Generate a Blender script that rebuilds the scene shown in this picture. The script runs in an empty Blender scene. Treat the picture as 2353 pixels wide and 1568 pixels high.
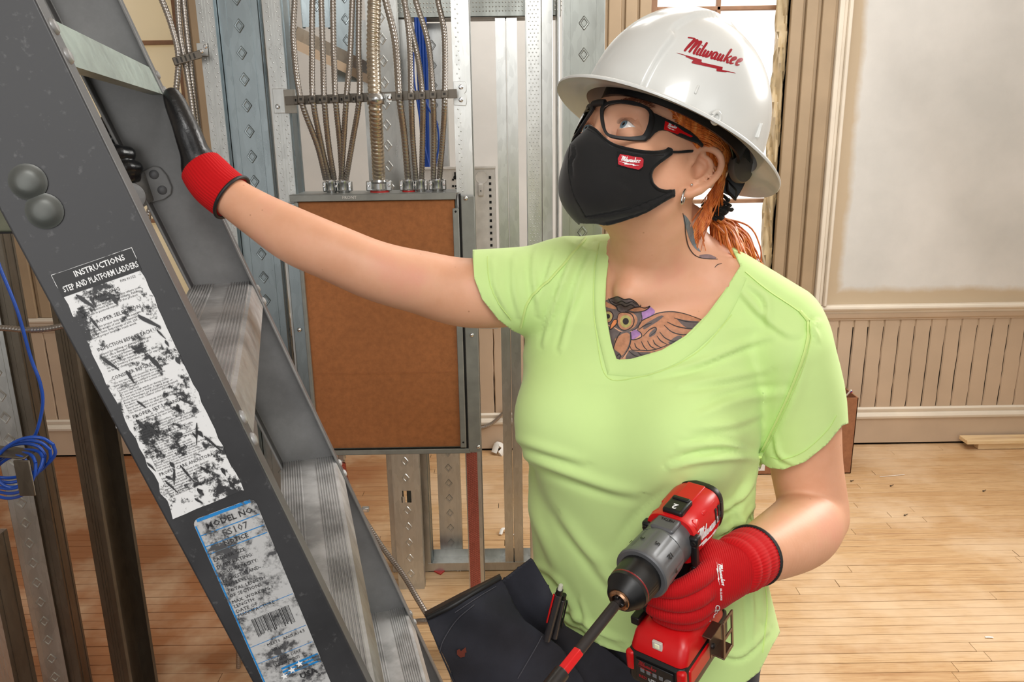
import bpy, bmesh, math, random
import numpy as np
from mathutils import Vector, Matrix
from mathutils.bvhtree import BVHTree
random.seed(4); RNG = np.random.default_rng(4)
SC = bpy.context.scene
COL = SC.collection
PI = math.pi
# ------------------------------------------------------------------ camera
PITCH, ROLL, FPX, CAMH = math.radians(15.1), -0.0154, 1828.0, 1.55
FV = np.array([0, math.cos(PITCH), -math.sin(PITCH)])
_U0 = np.array([0, math.sin(PITCH), math.cos(PITCH)]); _R0 = np.array([1.0, 0, 0])
RV = math.cos(ROLL) * _R0 + math.sin(ROLL) * _U0
UV = -math.sin(ROLL) * _R0 + math.cos(ROLL) * _U0
CAM = np.array([0, 0, CAMH])
cd = bpy.data.cameras.new('camera'); cam = bpy.data.objects.new('camera', cd); COL.objects.link(cam)
cd.sensor_width = 36.0; cd.sensor_fit = 'HORIZONTAL'; cd.lens = 36.0 * FPX / 2353.0; cd.clip_start = 0.02
cam.matrix_world = Matrix(((RV[0], UV[0], -FV[0], 0), (RV[1], UV[1], -FV[1], 0), (RV[2], UV[2], -FV[2], CAMH), (0, 0, 0, 1)))
SC.camera = cam
# ------------------------------------------------------------------ light
W = bpy.data.worlds.new('world'); SC.world = W; W.use_nodes = True
W.node_tree.nodes['Background'].inputs[0].default_value = (1.0, 0.97, 0.93, 1)
W.node_tree.nodes['Background'].inputs[1].default_value = 0.55
SC.view_settings.view_transform = 'Standard'; SC.view_settings.look = 'None'
SC.view_settings.exposure = 0.12; SC.view_settings.gamma = 1.0; SC.view_settings.use_curve_mapping = False
def area(name, loc, target, size, power, color=(1, 1, 1), sy=None):
    l = bpy.data.lights.new(name, 'AREA'); l.energy = power; l.color = color; l.size = size
    if sy: l.shape = 'RECTANGLE'; l.size_y = sy
    o = bpy.data.objects.new(name, l); COL.objects.link(o); o.location = loc
    o.rotation_euler = (Vector(target) - Vector(loc)).to_track_quat('-Z', 'Y').to_euler()
    return o
area('softbox_key', (0.1, -0.75, 2.85), (0.3, 1.1, 1.1), 0.95, 34, (1.0, 0.99, 0.97))
area('softbox_left', (-0.55, -0.8, 1.6), (0.2, 1.05, 1.4), 1.0, 7, (1.0, 0.99, 0.97))
area('softbox_right', (1.5, -0.9, 1.9), (0.3, 1.1, 1.1), 1.0, 5, (1.0, 0.99, 0.97))
area('ceiling_fill', (0.9, 2.7, 2.92), (0.9, 2.7, 0.0), 2.2, 36, (1.0, 0.97, 0.93), 1.4)  # unseen lamp lighting the closed room from under its ceiling
area('rim_fill', (2.2, 2.1, 2.3), (0.5, 1.2, 1.2), 0.9, 46, (1.0, 0.98, 0.94))  # lamp added inside the room to strengthen the window's rim light

# ------------------------------------------------------------------ helpers
def A(*v): return np.array(v, float)
def unit(v): v = np.asarray(v, float); return v / np.linalg.norm(v)
def proj(q):
    v = np.asarray(q, float) - CAM; z = v @ FV
    return np.stack([1176.5 + FPX * (v @ RV) / z, 784 - FPX * (v @ UV) / z, z], -1)
def ray(px, py): return FV + RV * (px - 1176.5) / FPX - UV * (py - 784) / FPX
def P(px, py, Y): d = ray(px, py); return CAM + d * (Y / d[1])      # point of the scene on the plane y = Y
def PZ(px, py, z=0.0): d = ray(px, py); return CAM + d * ((z - CAMH) / d[2])
def catmull(pts, n=6):
    pts = [np.asarray(p, float) for p in pts]
    q = [2 * pts[0] - pts[1]] + pts + [2 * pts[-1] - pts[-2]]
    out = []
    for i in range(1, len(q) - 2):
        a, b, c, d = q[i - 1], q[i], q[i + 1], q[i + 2]
        for k in range(n):
            t = k / n
            out.append(.5 * ((2 * b) + (c - a) * t + (2 * a - 5 * b + 4 * c - d) * t * t + (3 * b - a - 3 * c + d) * t ** 3))
    out.append(pts[-1]); return np.array(out)
class MB:
    def __init__(s): s.v = []; s.f = []; s.m = []
    def add(s, V, F, m=0):
        o = len(s.v); s.v.extend([tuple(map(float, p)) for p in V]); s.f.extend([tuple(int(i) + o for i in f) for f in F]); s.m.extend([m] * len(F)); return s
    def box(s, c, size, X=(1, 0, 0), Y=(0, 1, 0), Z=(0, 0, 1), m=0):
        c, X, Y, Z = map(lambda a: np.asarray(a, float), (c, X, Y, Z)); h = np.asarray(size, float) / 2
        V = [c + X * h[0] * a + Y * h[1] * b + Z * h[2] * d for d in (-1, 1) for b in (-1, 1) for a in (-1, 1)]
        return s.add(V, [(0, 2, 3, 1), (4, 5, 7, 6), (0, 1, 5, 4), (2, 6, 7, 3), (0, 4, 6, 2), (1, 3, 7, 5)], m)
    def ab(s, lo, hi, m=0):
        lo, hi = np.asarray(lo, float), np.asarray(hi, float); return s.box((lo + hi) / 2, hi - lo, m=m)
    def rings(s, R, closed=False, cap=True, m=0):
        n = len(R[0]); k = len(R); V = [p for r in R for p in r]; F = []
        for i in range(k - (0 if closed else 1)):
            for j in range(n):
                a, b = i * n + j, i * n + (j + 1) % n; c, d = ((i + 1) % k) * n + (j + 1) % n, ((i + 1) % k) * n + j
                F.append((a, b, c, d))
        if cap and not closed: F.append(tuple(range(n - 1, -1, -1))); F.append(tuple((k - 1) * n + j for j in range(n)))
        return s.add(V, F, m)
    def tube(s, path, r, n=8, cap=True, m=0, squash=None):
        path = np.asarray(path, float); k = len(path); rr = np.broadcast_to(r, (k,)) if np.ndim(r) < 2 else r
        T = np.gradient(path, axis=0); T /= np.linalg.norm(T, axis=1)[:, None] + 1e-12
        u = np.cross(T[0], (0, 0, 1)); u = np.cross(T[0], (0, 1, 0)) if np.linalg.norm(u) < .1 else u; u = unit(u)
        R = []; an = np.arange(n) * 2 * PI / n
        for i in range(k):
            u = unit(u - T[i] * (u @ T[i])); w = np.cross(T[i], u)
            a, b = (rr[i], rr[i]) if squash is None else (rr[i], rr[i] * squash)
            R.append(path[i] + np.outer(np.cos(an) * a, u) + np.outer(np.sin(an) * b, w))
        return s.rings(R, cap=cap, m=m)
    def cyl(s, a, b, r0, r1=None, n=20, m=0): return s.tube([a, b], np.array([r0, r0 if r1 is None else r1]), n, m=m)
    def lathe(s, prof, o, ax, n=32, m=0, cap=True, ref=(0, 0, 1)):
        ax = unit(ax); u = np.cross(ax, ref); u = np.cross(ax, (0, 1, 0)) if np.linalg.norm(u) < .1 else u; u = unit(u); w = np.cross(ax, u)
        an = np.arange(n) * 2 * PI / n; o = np.asarray(o, float)
        return s.rings([o + ax * h + np.outer(np.cos(an) * r, u) + np.outer(np.sin(an) * r, w) for h, r in prof], cap=cap, m=m)
    def prism(s, poly, o, X, Y, Z, d, m=0):
        o, X, Y, Z = map(lambda a: np.asarray(a, float), (o, X, Y, Z))
        lo = [o + X * a + Y * b for a, b in poly]; hi = [p + Z * d for p in lo]; n = len(poly)
        F = [tuple(range(n - 1, -1, -1)), tuple(range(n, 2 * n))] + [(i, (i + 1) % n, n + (i + 1) % n, n + i) for i in range(n)]
        return s.add(lo + hi, F, m)
def finish(me, smooth):
    if smooth is not None:
        me.polygons.foreach_set('use_smooth', np.ones(len(me.polygons), bool))
        if smooth < 180: me.set_sharp_from_angle(angle=math.radians(smooth))
    me.validate(); me.update()
ROOTLOC = {}
def obj(name, mb, mat, parent=None, smooth=35, bevel=0, label=None, seg=2, fix=True, solid=0, offset=1):
    """one mesh object; vertices are given in world space and stored relative to the root's base"""
    loc = Vector((0, 0, 0))
    if parent is not None: loc = ROOTLOC[parent.name]
    me = bpy.data.meshes.new(name)
    if isinstance(mb, MB): V = np.array(mb.v, float).reshape(-1, 3); F = mb.f
    else: V, F = mb
    V = np.asarray(V, float) - np.array(loc)
    me.from_pydata(V.tolist(), [], [tuple(map(int, f)) for f in F] if not isinstance(F, np.ndarray) else F.tolist())
    mats = mat if isinstance(mat, (list, tuple)) else [mat]
    for q in mats: me.materials.append(q)
    if isinstance(mb, MB) and len(mats) > 1: me.polygons.foreach_set('material_index', np.array(mb.m, np.int32))
    if fix:
        bm = bmesh.new(); bm.from_mesh(me); bmesh.ops.recalc_face_normals(bm, faces=bm.faces); bm.to_mesh(me); bm.free()
    finish(me, smooth)
    o = bpy.data.objects.new(name, me); COL.objects.link(o)
    if parent is not None: o.parent = parent
    ROOTLOC[o.name] = loc
    if solid:
        m = o.modifiers.new('solid', 'SOLIDIFY'); m.thickness = solid; m.offset = offset; m.use_rim = True
    if bevel:
        m = o.modifiers.new('bevel', 'BEVEL'); m.width = bevel; m.segments = seg; m.limit_method = 'ANGLE'; m.angle_limit = math.radians(40)
    if label: o['label'] = label
    return o
def thing(name, label, cat, loc, group=None):
    o = bpy.data.objects.new(name, None); COL.objects.link(o); o.location = tuple(map(float, loc)); o.empty_display_size = .05
    ROOTLOC[o.name] = Vector(tuple(map(float, loc))); o['label'] = label; o['category'] = cat
    if group: o['group'] = group
    return o
def tag(o, label, cat, group=None):
    o['label'] = label; o['category'] = cat
    if group: o['group'] = group
    return o
def struct(o): o['kind'] = 'structure'; return o
def sroot(name):
    o = bpy.data.objects.new(name, None); COL.objects.link(o); ROOTLOC[o.name] = Vector((0, 0, 0)); o['kind'] = 'structure'; return o
def share(src, name, parent, loc, rot=(0, 0, 0), scale=(1, 1, 1)):
    o = bpy.data.objects.new(name, src.data if hasattr(src, 'data') else src); COL.objects.link(o); o.parent = parent; o.location = loc; o.rotation_euler = rot; o.scale = scale
    ROOTLOC[o.name] = Vector((0, 0, 0)); return o
# ------------------------------------------------------------------ materials
class NT:
    def __init__(s, name):
        s.mat = bpy.data.materials.new(name); s.mat.use_nodes = True; s.t = s.mat.node_tree; s.b = s.t.nodes['Principled BSDF']
    def n(s, typ, **kw):
        q = s.t.nodes.new(typ)
        for k, v in kw.items():
            if k.startswith('i_'):
                key = k[2:]; key = int(key) if key.isdigit() else key.replace('_', ' ')
                q.inputs[key].default_value = v
            else: setattr(q, k, v)
        return q
    def l(s, a, b): s.t.links.new(a, b)
    def coord(s, scale=(1, 1, 1), kind='Object', rot=(0, 0, 0)):
        c = s.n('ShaderNodeTexCoord'); m = s.n('ShaderNodeMapping'); m.inputs['Scale'].default_value = scale; m.inputs['Rotation'].default_value = rot
        s.l(c.outputs[kind], m.inputs[0]); return m.outputs[0]
    def noise(s, vec, scale, detail=4, rough=.5, dist=0):
        q = s.n('ShaderNodeTexNoise'); q.inputs['Scale'].default_value = scale; q.inputs['Detail'].default_value = detail; q.inputs['Roughness'].default_value = rough; q.inputs['Distortion'].default_value = dist
        s.l(vec, q.inputs['Vector']); return q.outputs['Fac']
    def ramp(s, fac, stops):
        q = s.n('ShaderNodeValToRGB'); e = q.color_ramp.elements
        while len(e) < len(stops): e.new(.5)
        for i, (p, c) in enumerate(stops):
            e[i].position = p; e[i].color = (c, c, c, 1) if isinstance(c, (int, float)) else tuple(c) + (1,)
        s.l(fac, q.inputs[0]); return q.outputs[0]
    def mix(s, fac, a, b, mode='MIX'):
        q = s.n('ShaderNodeMix', data_type='RGBA', blend_type=mode)
        for k, v in ((0, fac), (6, a), (7, b)):
            if hasattr(v, 'is_output'): s.l(v, q.inputs[k])
            elif k == 0: q.inputs[0].default_value = v
            else: q.inputs[k].default_value = tuple(v) + (1,) if len(v) == 3 else v
        return q.outputs[2]
    def math(s, op, a, b=0.0):
        q = s.n('ShaderNodeMath', operation=op)
        for i, v in enumerate((a, b)):
            if hasattr(v, 'is_output'): s.l(v, q.inputs[i])
            else: q.inputs[i].default_value = v
        return q.outputs[0]
    def bump(s, h, strength=.3, dist=.002):
        q = s.n('ShaderNodeBump'); q.inputs['Strength'].default_value = strength; q.inputs['Distance'].default_value = dist
        s.l(h, q.inputs['Height']); s.l(q.outputs[0], s.b.inputs['Normal']); return q
    def set(s, **kw):
        for k, v in kw.items():
            k = k.replace('_', ' ')
            if hasattr(v, 'is_output'): s.l(v, s.b.inputs[k])
            else: s.b.inputs[k].default_value = tuple(v) + (1,) if isinstance(v, tuple) and len(v) == 3 and s.b.inputs[k].type == 'RGBA' else v
        return s
def S(r, g, b):
    f = lambda c: ((c / 255 + .055) / 1.055) ** 2.4 if c / 255 > .04045 else c / 255 / 12.92
    return (f(r), f(g), f(b))
def plain(name, col, rough=.5, metal=0.0, var=.12, scale=30, bump=0.0, bscale=400, spec=.5, **kw):
    t = NT(name); v = t.coord(); n = t.noise(v, scale, 5)
    lo = tuple(c * (1 - var) for c in col); hi = tuple(min(1, c * (1 + var)) for c in col)
    t.set(Base_Color=t.ramp(n, [(.3, lo), (.7, hi)]), Roughness=rough, Metallic=metal)
    t.b.inputs['Specular IOR Level'].default_value = spec
    if bump: t.bump(t.noise(v, bscale, 3), bump, .001)
    for k, q in kw.items(): t.b.inputs[k.replace('_', ' ')].default_value = q
    return t.mat
def galv(name, col, rough=.33, dimple=False, grime=0.0, metal=.9):
    t = NT(name); v = t.coord((1, 1, .35)); vo = t.n('ShaderNodeTexVoronoi'); vo.inputs['Scale'].default_value = 90; t.l(v, vo.inputs['Vector'])
    sp = t.n('ShaderNodeSeparateColor'); t.l(vo.outputs['Color'], sp.inputs[0])
    n = t.noise(v, 14, 6, .6)
    c = t.mix(.6, tuple(q * .8 for q in col), tuple(min(1, q * 1.15) for q in col)); 
    mixn = t.mix(t.math('MULTIPLY_ADD', sp.outputs[0], .5) if 0 else t.math('ADD', t.math('MULTIPLY', sp.outputs[0], .35), t.math('MULTIPLY', n, .65)), tuple(q * .78 for q in col), tuple(min(1, q * 1.15) for q in col))
    t.set(Base_Color=mixn, Metallic=metal, Roughness=t.ramp(n, [(.3, rough * .8), (.7, rough * 1.35)]))
    if dimple:
        c2 = t.n('ShaderNodeTexCoord'); s2 = t.n('ShaderNodeSeparateXYZ'); t.l(c2.outputs['Object'], s2.inputs[0])
        a = t.math('SINE', t.math('MULTIPLY', s2.outputs[2], 2 * PI / .0068)); b = t.math('SINE', t.math('MULTIPLY', s2.outputs[0], 2 * PI / .0105))
        h = t.math('MAXIMUM', t.math('MULTIPLY', a, b), 0.0)
        t.bump(t.math('POWER', h, 1.5), .9, .0014)
    else: t.bump(t.noise(v, 60, 3), .06, .002)
    return t.mat
# ================================================================== materials of the place
M = {}
def plaster():
    t = NT('plaster'); v = t.coord(); n = t.noise(v, 2.2, 6, .6); n2 = t.noise(v, 9, 5)
    base = t.ramp(n, [(.35, S(208, 208, 205)), (.7, S(226, 225, 222))])
    # ragged unpainted border along the rail and beside the casing: a mark of its own shape
    c = t.n('ShaderNodeTexCoord'); s = t.n('ShaderNodeSeparateXYZ'); t.l(c.outputs['Object'], s.inputs[0])
    wob = t.math('MULTIPLY', t.math('SUBTRACT', t.noise(v, 6, 5, .6), .5), .06)
    ez = t.math('SUBTRACT', t.math('ADD', s.outputs[2], wob), .775)
    ex = t.math('SUBTRACT', t.math('ADD', s.outputs[0], wob), 1.545)
    near = t.math('MINIMUM', ez, t.math('ABSOLUTE', ex) if 0 else ex)
    # only the stretch right of the casing carries the vertical border
    left = t.math('LESS_THAN', s.outputs[0], 1.3)
    nearx = t.math('ADD', ex, t.math('MULTIPLY', left, 10.0))
    m = t.math('MINIMUM', ez, nearx)
    f = t.n('ShaderNodeMapRange'); f.inputs[1].default_value = -.012; f.inputs[2].default_value = .022; t.l(m, f.inputs[0])
    t.set(Base_Color=t.mix(f.outputs[0], S(196, 178, 152), base), Roughness=.75)
    t.bump(n2, .15, .003); return t.mat
M['plaster'] = plaster()
M['paint'] = plain('beige_paint', S(198, 176, 152), .5, var=.07, scale=5, bump=.25, bscale=45)
M['paint_light'] = plain('cream_paint', S(226, 216, 200), .45, var=.06, scale=5, bump=.25, bscale=60)
M['casing'] = plain('casing_paint', S(168, 146, 118), .5, var=.08, scale=5, bump=.25, bscale=45)
M['gap'] = plain('dark_gap', (.01, .008, .006), .9)
def boardmat(name, c0, c1, c2):
    t = NT(name); oi = t.n('ShaderNodeObjectInfo'); v = t.coord((.9, 14, 14))
    add = t.n('ShaderNodeVectorMath', operation='ADD'); t.l(v, add.inputs[0])
    cmb = t.n('ShaderNodeCombineXYZ'); t.l(t.math('MULTIPLY', oi.outputs['Random'], 57.0), cmb.inputs[0]); t.l(t.math('MULTIPLY', oi.outputs['Random'], 31.0), cmb.inputs[1]); t.l(cmb.outputs[0], add.inputs[1])
    g = t.noise(add.outputs[0], 11, 9, .68, .5); w = t.noise(add.outputs[0], 1.8, 4, .5)
    col = t.ramp(g, [(.28, c0), (.5, c1), (.75, c2)])
    dark = t.mix(t.ramp(w, [(.58, 0.0), (.78, .55)]), col, S(150, 96, 48)) 
    geo = t.n('ShaderNodeNewGeometry'); pale = t.noise(geo.outputs['Position'], 2.1, 5, .6)
    tone = t.mix(t.math('MULTIPLY', oi.outputs['Random'], .5), dark, t.mix(.55, dark, S(168, 118, 66)))
    # varnish worn through to pale wood and plaster dust in patches
    px = t.n('ShaderNodeSeparateXYZ'); t.l(geo.outputs['Position'], px.inputs[0])
    lft = t.n('ShaderNodeMapRange'); lft.inputs[1].default_value = -.95; lft.inputs[2].default_value = -.4; t.l(t.math('ADD', px.outputs[0], t.math('MULTIPLY', t.math('SUBTRACT', pale, .5), 1.2)), lft.inputs[0])
    varn = t.mix(lft.outputs[0], t.mix(.72, tone, S(146, 76, 34)), tone)
    worn = t.mix(t.ramp(pale, [(.46, 0.0), (.62, .55)]), varn, S(226, 200, 168))
    t.set(Base_Color=worn, Roughness=t.ramp(g, [(.3, .38), (.7, .55)]))
    t.bump(g, .12, .001); return t.mat
M['board'] = boardmat('floor_board', S(170, 128, 86), S(204, 168, 124), S(218, 186, 144))
M['steel'] = galv('galvanised_steel', S(202, 203, 200))
M['steel_d'] = galv('galvanised_steel_dimpled', S(212, 212, 209), dimple=True)
M['steel_blue'] = galv('galvanised_web', S(160, 171, 175), .3)
M['steel_mid'] = galv('greyer_galvanised_steel', S(150, 153, 148), .36)
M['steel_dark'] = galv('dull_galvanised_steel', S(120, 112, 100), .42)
M['steel_red'] = galv('reddish_steel', S(172, 96, 84), .4, dimple=True, metal=.5)
M['conduit'] = plain('conduit_steel', S(172, 166, 160), .3, .9, var=.1, scale=60)
M['conduit_gold'] = plain('conduit_steel_warm', S(190, 178, 160), .3, .9, var=.18, scale=40)
M['conduit_red'] = plain('conduit_steel_red', S(178, 84, 70), .35, .6)
M['zinc'] = plain('zinc_casting', S(190, 192, 192), .25, .95, var=.1)
M['clip'] = plain('clip_spring_steel', S(104, 97, 88), .4, .6)
M['chrome'] = plain('bright_screw', S(220, 220, 220), .15, 1.0)
M['panel_grey'] = plain('panel_grey_paint', S(140, 142, 138), .38, .2)
M['cardboard'] = None
def cardboard(name, col):
    t = NT(name); v = t.coord((1, 1, 1)); n = t.noise(v, 55, 8, .7); n2 = t.noise(t.coord((60, 60, 2)), 6, 4)
    big = t.noise(v, 4, 4)
    c = t.mix(t.ramp(n, [(.35, 0.0), (.7, 1.0)]), tuple(q * .82 for q in col), tuple(min(1, q * 1.15) for q in col))
    t.set(Base_Color=t.mix(t.ramp(big, [(.35, .25), (.65, 0.0)]), c, tuple(q * .6 for q in col)), Roughness=.8)
    t.bump(n2, .08, .001); return t.mat
M['cardboard'] = cardboard('cardboard', S(176, 112, 66))
M['cabinet'] = plain('white_cabinet_paint', S(226, 222, 218), .35)
M['black'] = plain('black_hole', (.004, .004, .004), .8)
M['blue'] = plain('blue_cable', S(24, 74, 168), .35, var=.1)
M['rubber'] = plain('black_rubber', (.012, .012, .013), .5)
M['white'] = plain('white_paper', S(236, 234, 228), .6, var=.04)
M['red'] = plain('red_plastic_bit', S(190, 40, 36), .4)
M['pine'] = boardmat('pine_lumber', S(214, 182, 130), S(236, 208, 160), S(244, 222, 182))
def emit(name, col, st, tint=None):
    t = NT(name); v = t.coord(); n = t.noise(v, 3.0, 5, .6, .8)
    c = t.ramp(n, [(.3, tuple(q * .86 for q in col)), (.62, col)])
    t.set(Base_Color=(.6, .58, .52), Roughness=.7, Emission_Color=c, Emission_Strength=st); return t.mat
M['film'] = emit('backlit_film', (1.0, .985, .95), 1.0)
M['film_warm'] = emit('backlit_yellowed_film', S(206, 178, 122), .42)
M['sheet'] = plain('plastic_sheet', S(214, 192, 152), .35, var=.15, scale=20, Transmission_Weight=.25)

# ================================================================== the room
WY = 3.68
RAILZ = .705
def floor():
    fl = sroot('floor')
    m = MB(); m.ab((-3.6, -2.6, -.03), (3.6, 3.75, -.004)); obj('subfloor', m, M['gap'], fl, None)
    src = {}
    bw = .0447; rows = int((WY - .45) / bw)
    k = 0
    for i in range(rows):
        y1 = WY - .004 - i * bw; y0 = y1 - bw
        x = -3.55 + RNG.uniform(0, 1.2)
        cuts = [-3.58]
        while x < 3.5: cuts.append(x); x += RNG.uniform(1.5, 2.6)
        if 3.58 - cuts[-1] < .5: cuts.pop()
        cuts.append(3.58)
        for a, b in zip(cuts[:-1], cuts[1:]):
            hz = RNG.uniform(-.0006, .0006); g = .0011
            mm = MB(); V = []
            for xx in (a + g, b - g):
                V += [(xx, y0 + g, -.02), (xx, y1 - g, -.02), (xx, y1 - g, -.0012 + hz), (xx, y1 - g - .0012, hz), (xx, y0 + g + .0012, hz), (xx, y0 + g, -.0012 + hz)]
            F = [tuple(range(6)), tuple(range(11, 5, -1))] + [(j, (j + 1) % 6, 6 + (j + 1) % 6, 6 + j) for j in range(6)]
            mm.add(V, F); obj('floor_board', mm, M['board'], fl, None); k += 1
    return k
floor()
# back wall: plaster above, matchboard wainscot below
wb = sroot('wall_back')
holes = [(-2.10, -1.42, .74, 2.75), (.62, 1.222, .74, 2.75)]
m = MB()
xs = [-3.6, -2.10, -1.42, .62, 1.222, 3.6]
for a, b in ((xs[0], xs[1]), (xs[2], xs[3]), (xs[4], xs[5])): m.ab((a, WY, .6), (b, WY + .12, 3.0))
for a, b in ((xs[1], xs[2]), (xs[3], xs[4])): m.ab((a, WY, .6), (b, WY + .12, .74)); m.ab((a, WY, 2.75), (b, WY + .12, 3.0))
obj('plaster', m, M['plaster'], wb, None)
m = MB(); m.ab((-3.6, WY + .004, 0), (3.6, WY + .12, .64)); obj('wainscot_backing', m, M['gap'], wb, None)
x = -3.58; pw = .0745
while x < 3.5:
    g = .0013; w = pw + RNG.uniform(-.004, .004); e = .004
    mm = MB(); V = []; zs = np.linspace(.135, .64, 12)
    for z in zs:
        j = RNG.uniform(-.0016, .0016, 2)
        V += [(x + g + j[0], WY + .006, z), (x + w - g + j[1], WY + .006, z), (x + w - g + j[1], WY - .004 + e, z), (x + w - g - e + j[1], WY - .007, z), (x + g + e + j[0], WY - .007, z), (x + g + j[0], WY - .004 + e, z)]
    F = []
    for q in range(len(zs) - 1): F += [(q * 6 + j, q * 6 + (j + 1) % 6, q * 6 + 6 + (j + 1) % 6, q * 6 + 6 + j) for j in range(2, 5)]
    mm.add(V, F); obj('wainscot_plank', mm, M['paint'], wb, None); x += w
def molding(name, prof, x0, x1, mat, parent=None):
    """profile (y out of the wall, z) run along x"""
    m = MB(); m.prism([(-a, b) for a, b in prof], (x0, WY, 0), (0, 1, 0), (0, 0, 1), (1, 0, 0), x1 - x0)
    return obj(name, m, mat, parent, 25, .0015)
tr = sroot('trim_1')
molding('rail_cap', [(0, .672), (0, .712), (.030, .712), (.038, .707), (.040, .698), (.036, .690), (.024, .684), (.02, .672)], -3.6, 3.6, M['paint_light'], tr)
molding('rail_cove', [(0, .636), (0, .672), (.020, .672), (.021, .66), (.018, .648), (.012, .643), (.012, .636)], -3.6, 3.6, M['paint'], tr)
bb = sroot('baseboard_back')
molding('board', [(0, .012), (0, .138), (.019, .138), (.019, .012)], -3.6, 3.6, M['paint'], bb)
molding('cap', [(0, .138), (0, .195), (.010, .195), (.018, .188), (.016, .176), (.012, .170), (.024, .164), (.03, .154), (.027, .142), (.02, .138)], -3.6, 3.6, M['paint_light'], bb)
# windows
def window(name, x0, x1, mz, rail, vert, film, frame):
    w = sroot(name); zt = 2.75; z0 = .74
    m = MB(); m.ab((x0, WY + .085, z0), (x1, WY + .088, zt)); obj('pane', m, film, w, None)
    m = MB(); t = .034
    m.ab((x0, WY + .03, z0), (x0 + t, WY + .08, zt)); m.ab((x1 - t, WY + .03, z0), (x1, WY + .08, zt)); m.ab((x0, WY + .03, z0), (x1, WY + .08, z0 + .05))
    obj('sash', m, frame, w, None, .003)
    for z in mz: m = MB(); m.ab((x0 + t, WY + .045, z - .009), (x1 - t, WY + .075, z + .009)); obj('muntin', m, frame, w, None, .003)
    for xv in vert: m = MB(); m.ab((xv - .009, WY + .045, rail), (xv + .009, WY + .074, zt)); obj('muntin', m, frame, w, None, .003)
    m = MB(); m.ab((x0 + t, WY + .02, rail - .022), (x1 - t, WY + .082, rail + .022)); obj('meeting_rail', m, frame, w, None, .003)
    return w
M['sash'] = plain('sash_paint', S(150, 112, 84), .5)
window('window_1', .62, 1.222, (1.20, 2.035), 1.63, (.925,), M['film'], M['sash'])
window('window_2', -2.10, -1.42, (1.93, 1.53, 1.15), 1.53, (-1.765,), M['film_warm'], M['sash'])
def casing(name, x0, sgn, z0, z1):
    """stepped casing, profile along x from the window outwards"""
    c = sroot(name)
    steps = [(0, .05, .022, 'casing'), (.05, .062, .012, 'casing'), (.062, .112, .03, 'casing'), (.112, .13, .018, 'casing'), (.13, .185, .034, 'casing'), (.185, .2, .022, 'casing'), (.2, .222, .04, 'paint_light'), (.222, .24, .03, 'paint_light'), (.24, .256, .046, 'paint_light')]
    for a, b, d, mk in steps:
        m = MB(); xa, xb = x0 + sgn * a, x0 + sgn * b
        m.ab((min(xa, xb), WY - d, z0), (max(xa, xb), WY + .03, z1)); obj('casing_strip', m, M[mk], c, 30, .004)
    return c
casing('trim_2', 1.222, 1, .712, 2.9); casing('trim_3', .62, -1, .712, 2.9); casing('trim_4', -1.42, 1, .712, 2.9); casing('trim_5', -2.10, -1, .712, 2.9)
# gathered plastic sheeting taped round the bright window
m = MB(); n = 60; V = []; F = []
for i in range(n + 1):
    z = .76 + 1.95 * i / n
    for j in range(9):
        u = j / 8; wob = .012 * math.sin(z * 21 + j * 1.3) + .008 * math.sin(z * 47 + j * 2.1) + RNG.normal(0, .0025)
        V.append((1.168 + .055 * u + .5 * wob * (1 - u), WY + .02 - .03 * math.sin(u * PI) + wob * .8, z))
F = [(i * 9 + j, i * 9 + j + 1, i * 9 + j + 10, i * 9 + j + 9) for i in range(n) for j in range(8)]
m.add(V, F)
o = obj('plastic_sheeting', m, M['sheet'], None, 60, solid=.0015); tag(o, 'crumpled translucent plastic sheeting gathered along the right jamb of the bright window', 'sheeting')
for nm, lo, hi, mat in (('wall_left', (-3.72, -2.6, 0), (-3.6, 3.8, 3.0), 'plaster'), ('wall_right', (3.6, -2.6, 0), (3.72, 3.8, 3.0), 'plaster'), ('ceiling', (-3.72, -2.6, 3.0), (3.72, 3.8, 3.12), 'plaster')):
    m = MB(); m.ab(lo, hi); struct(obj(nm, m, plain(nm + '_paint', S(222, 216, 206), .8), None, None))
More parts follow.
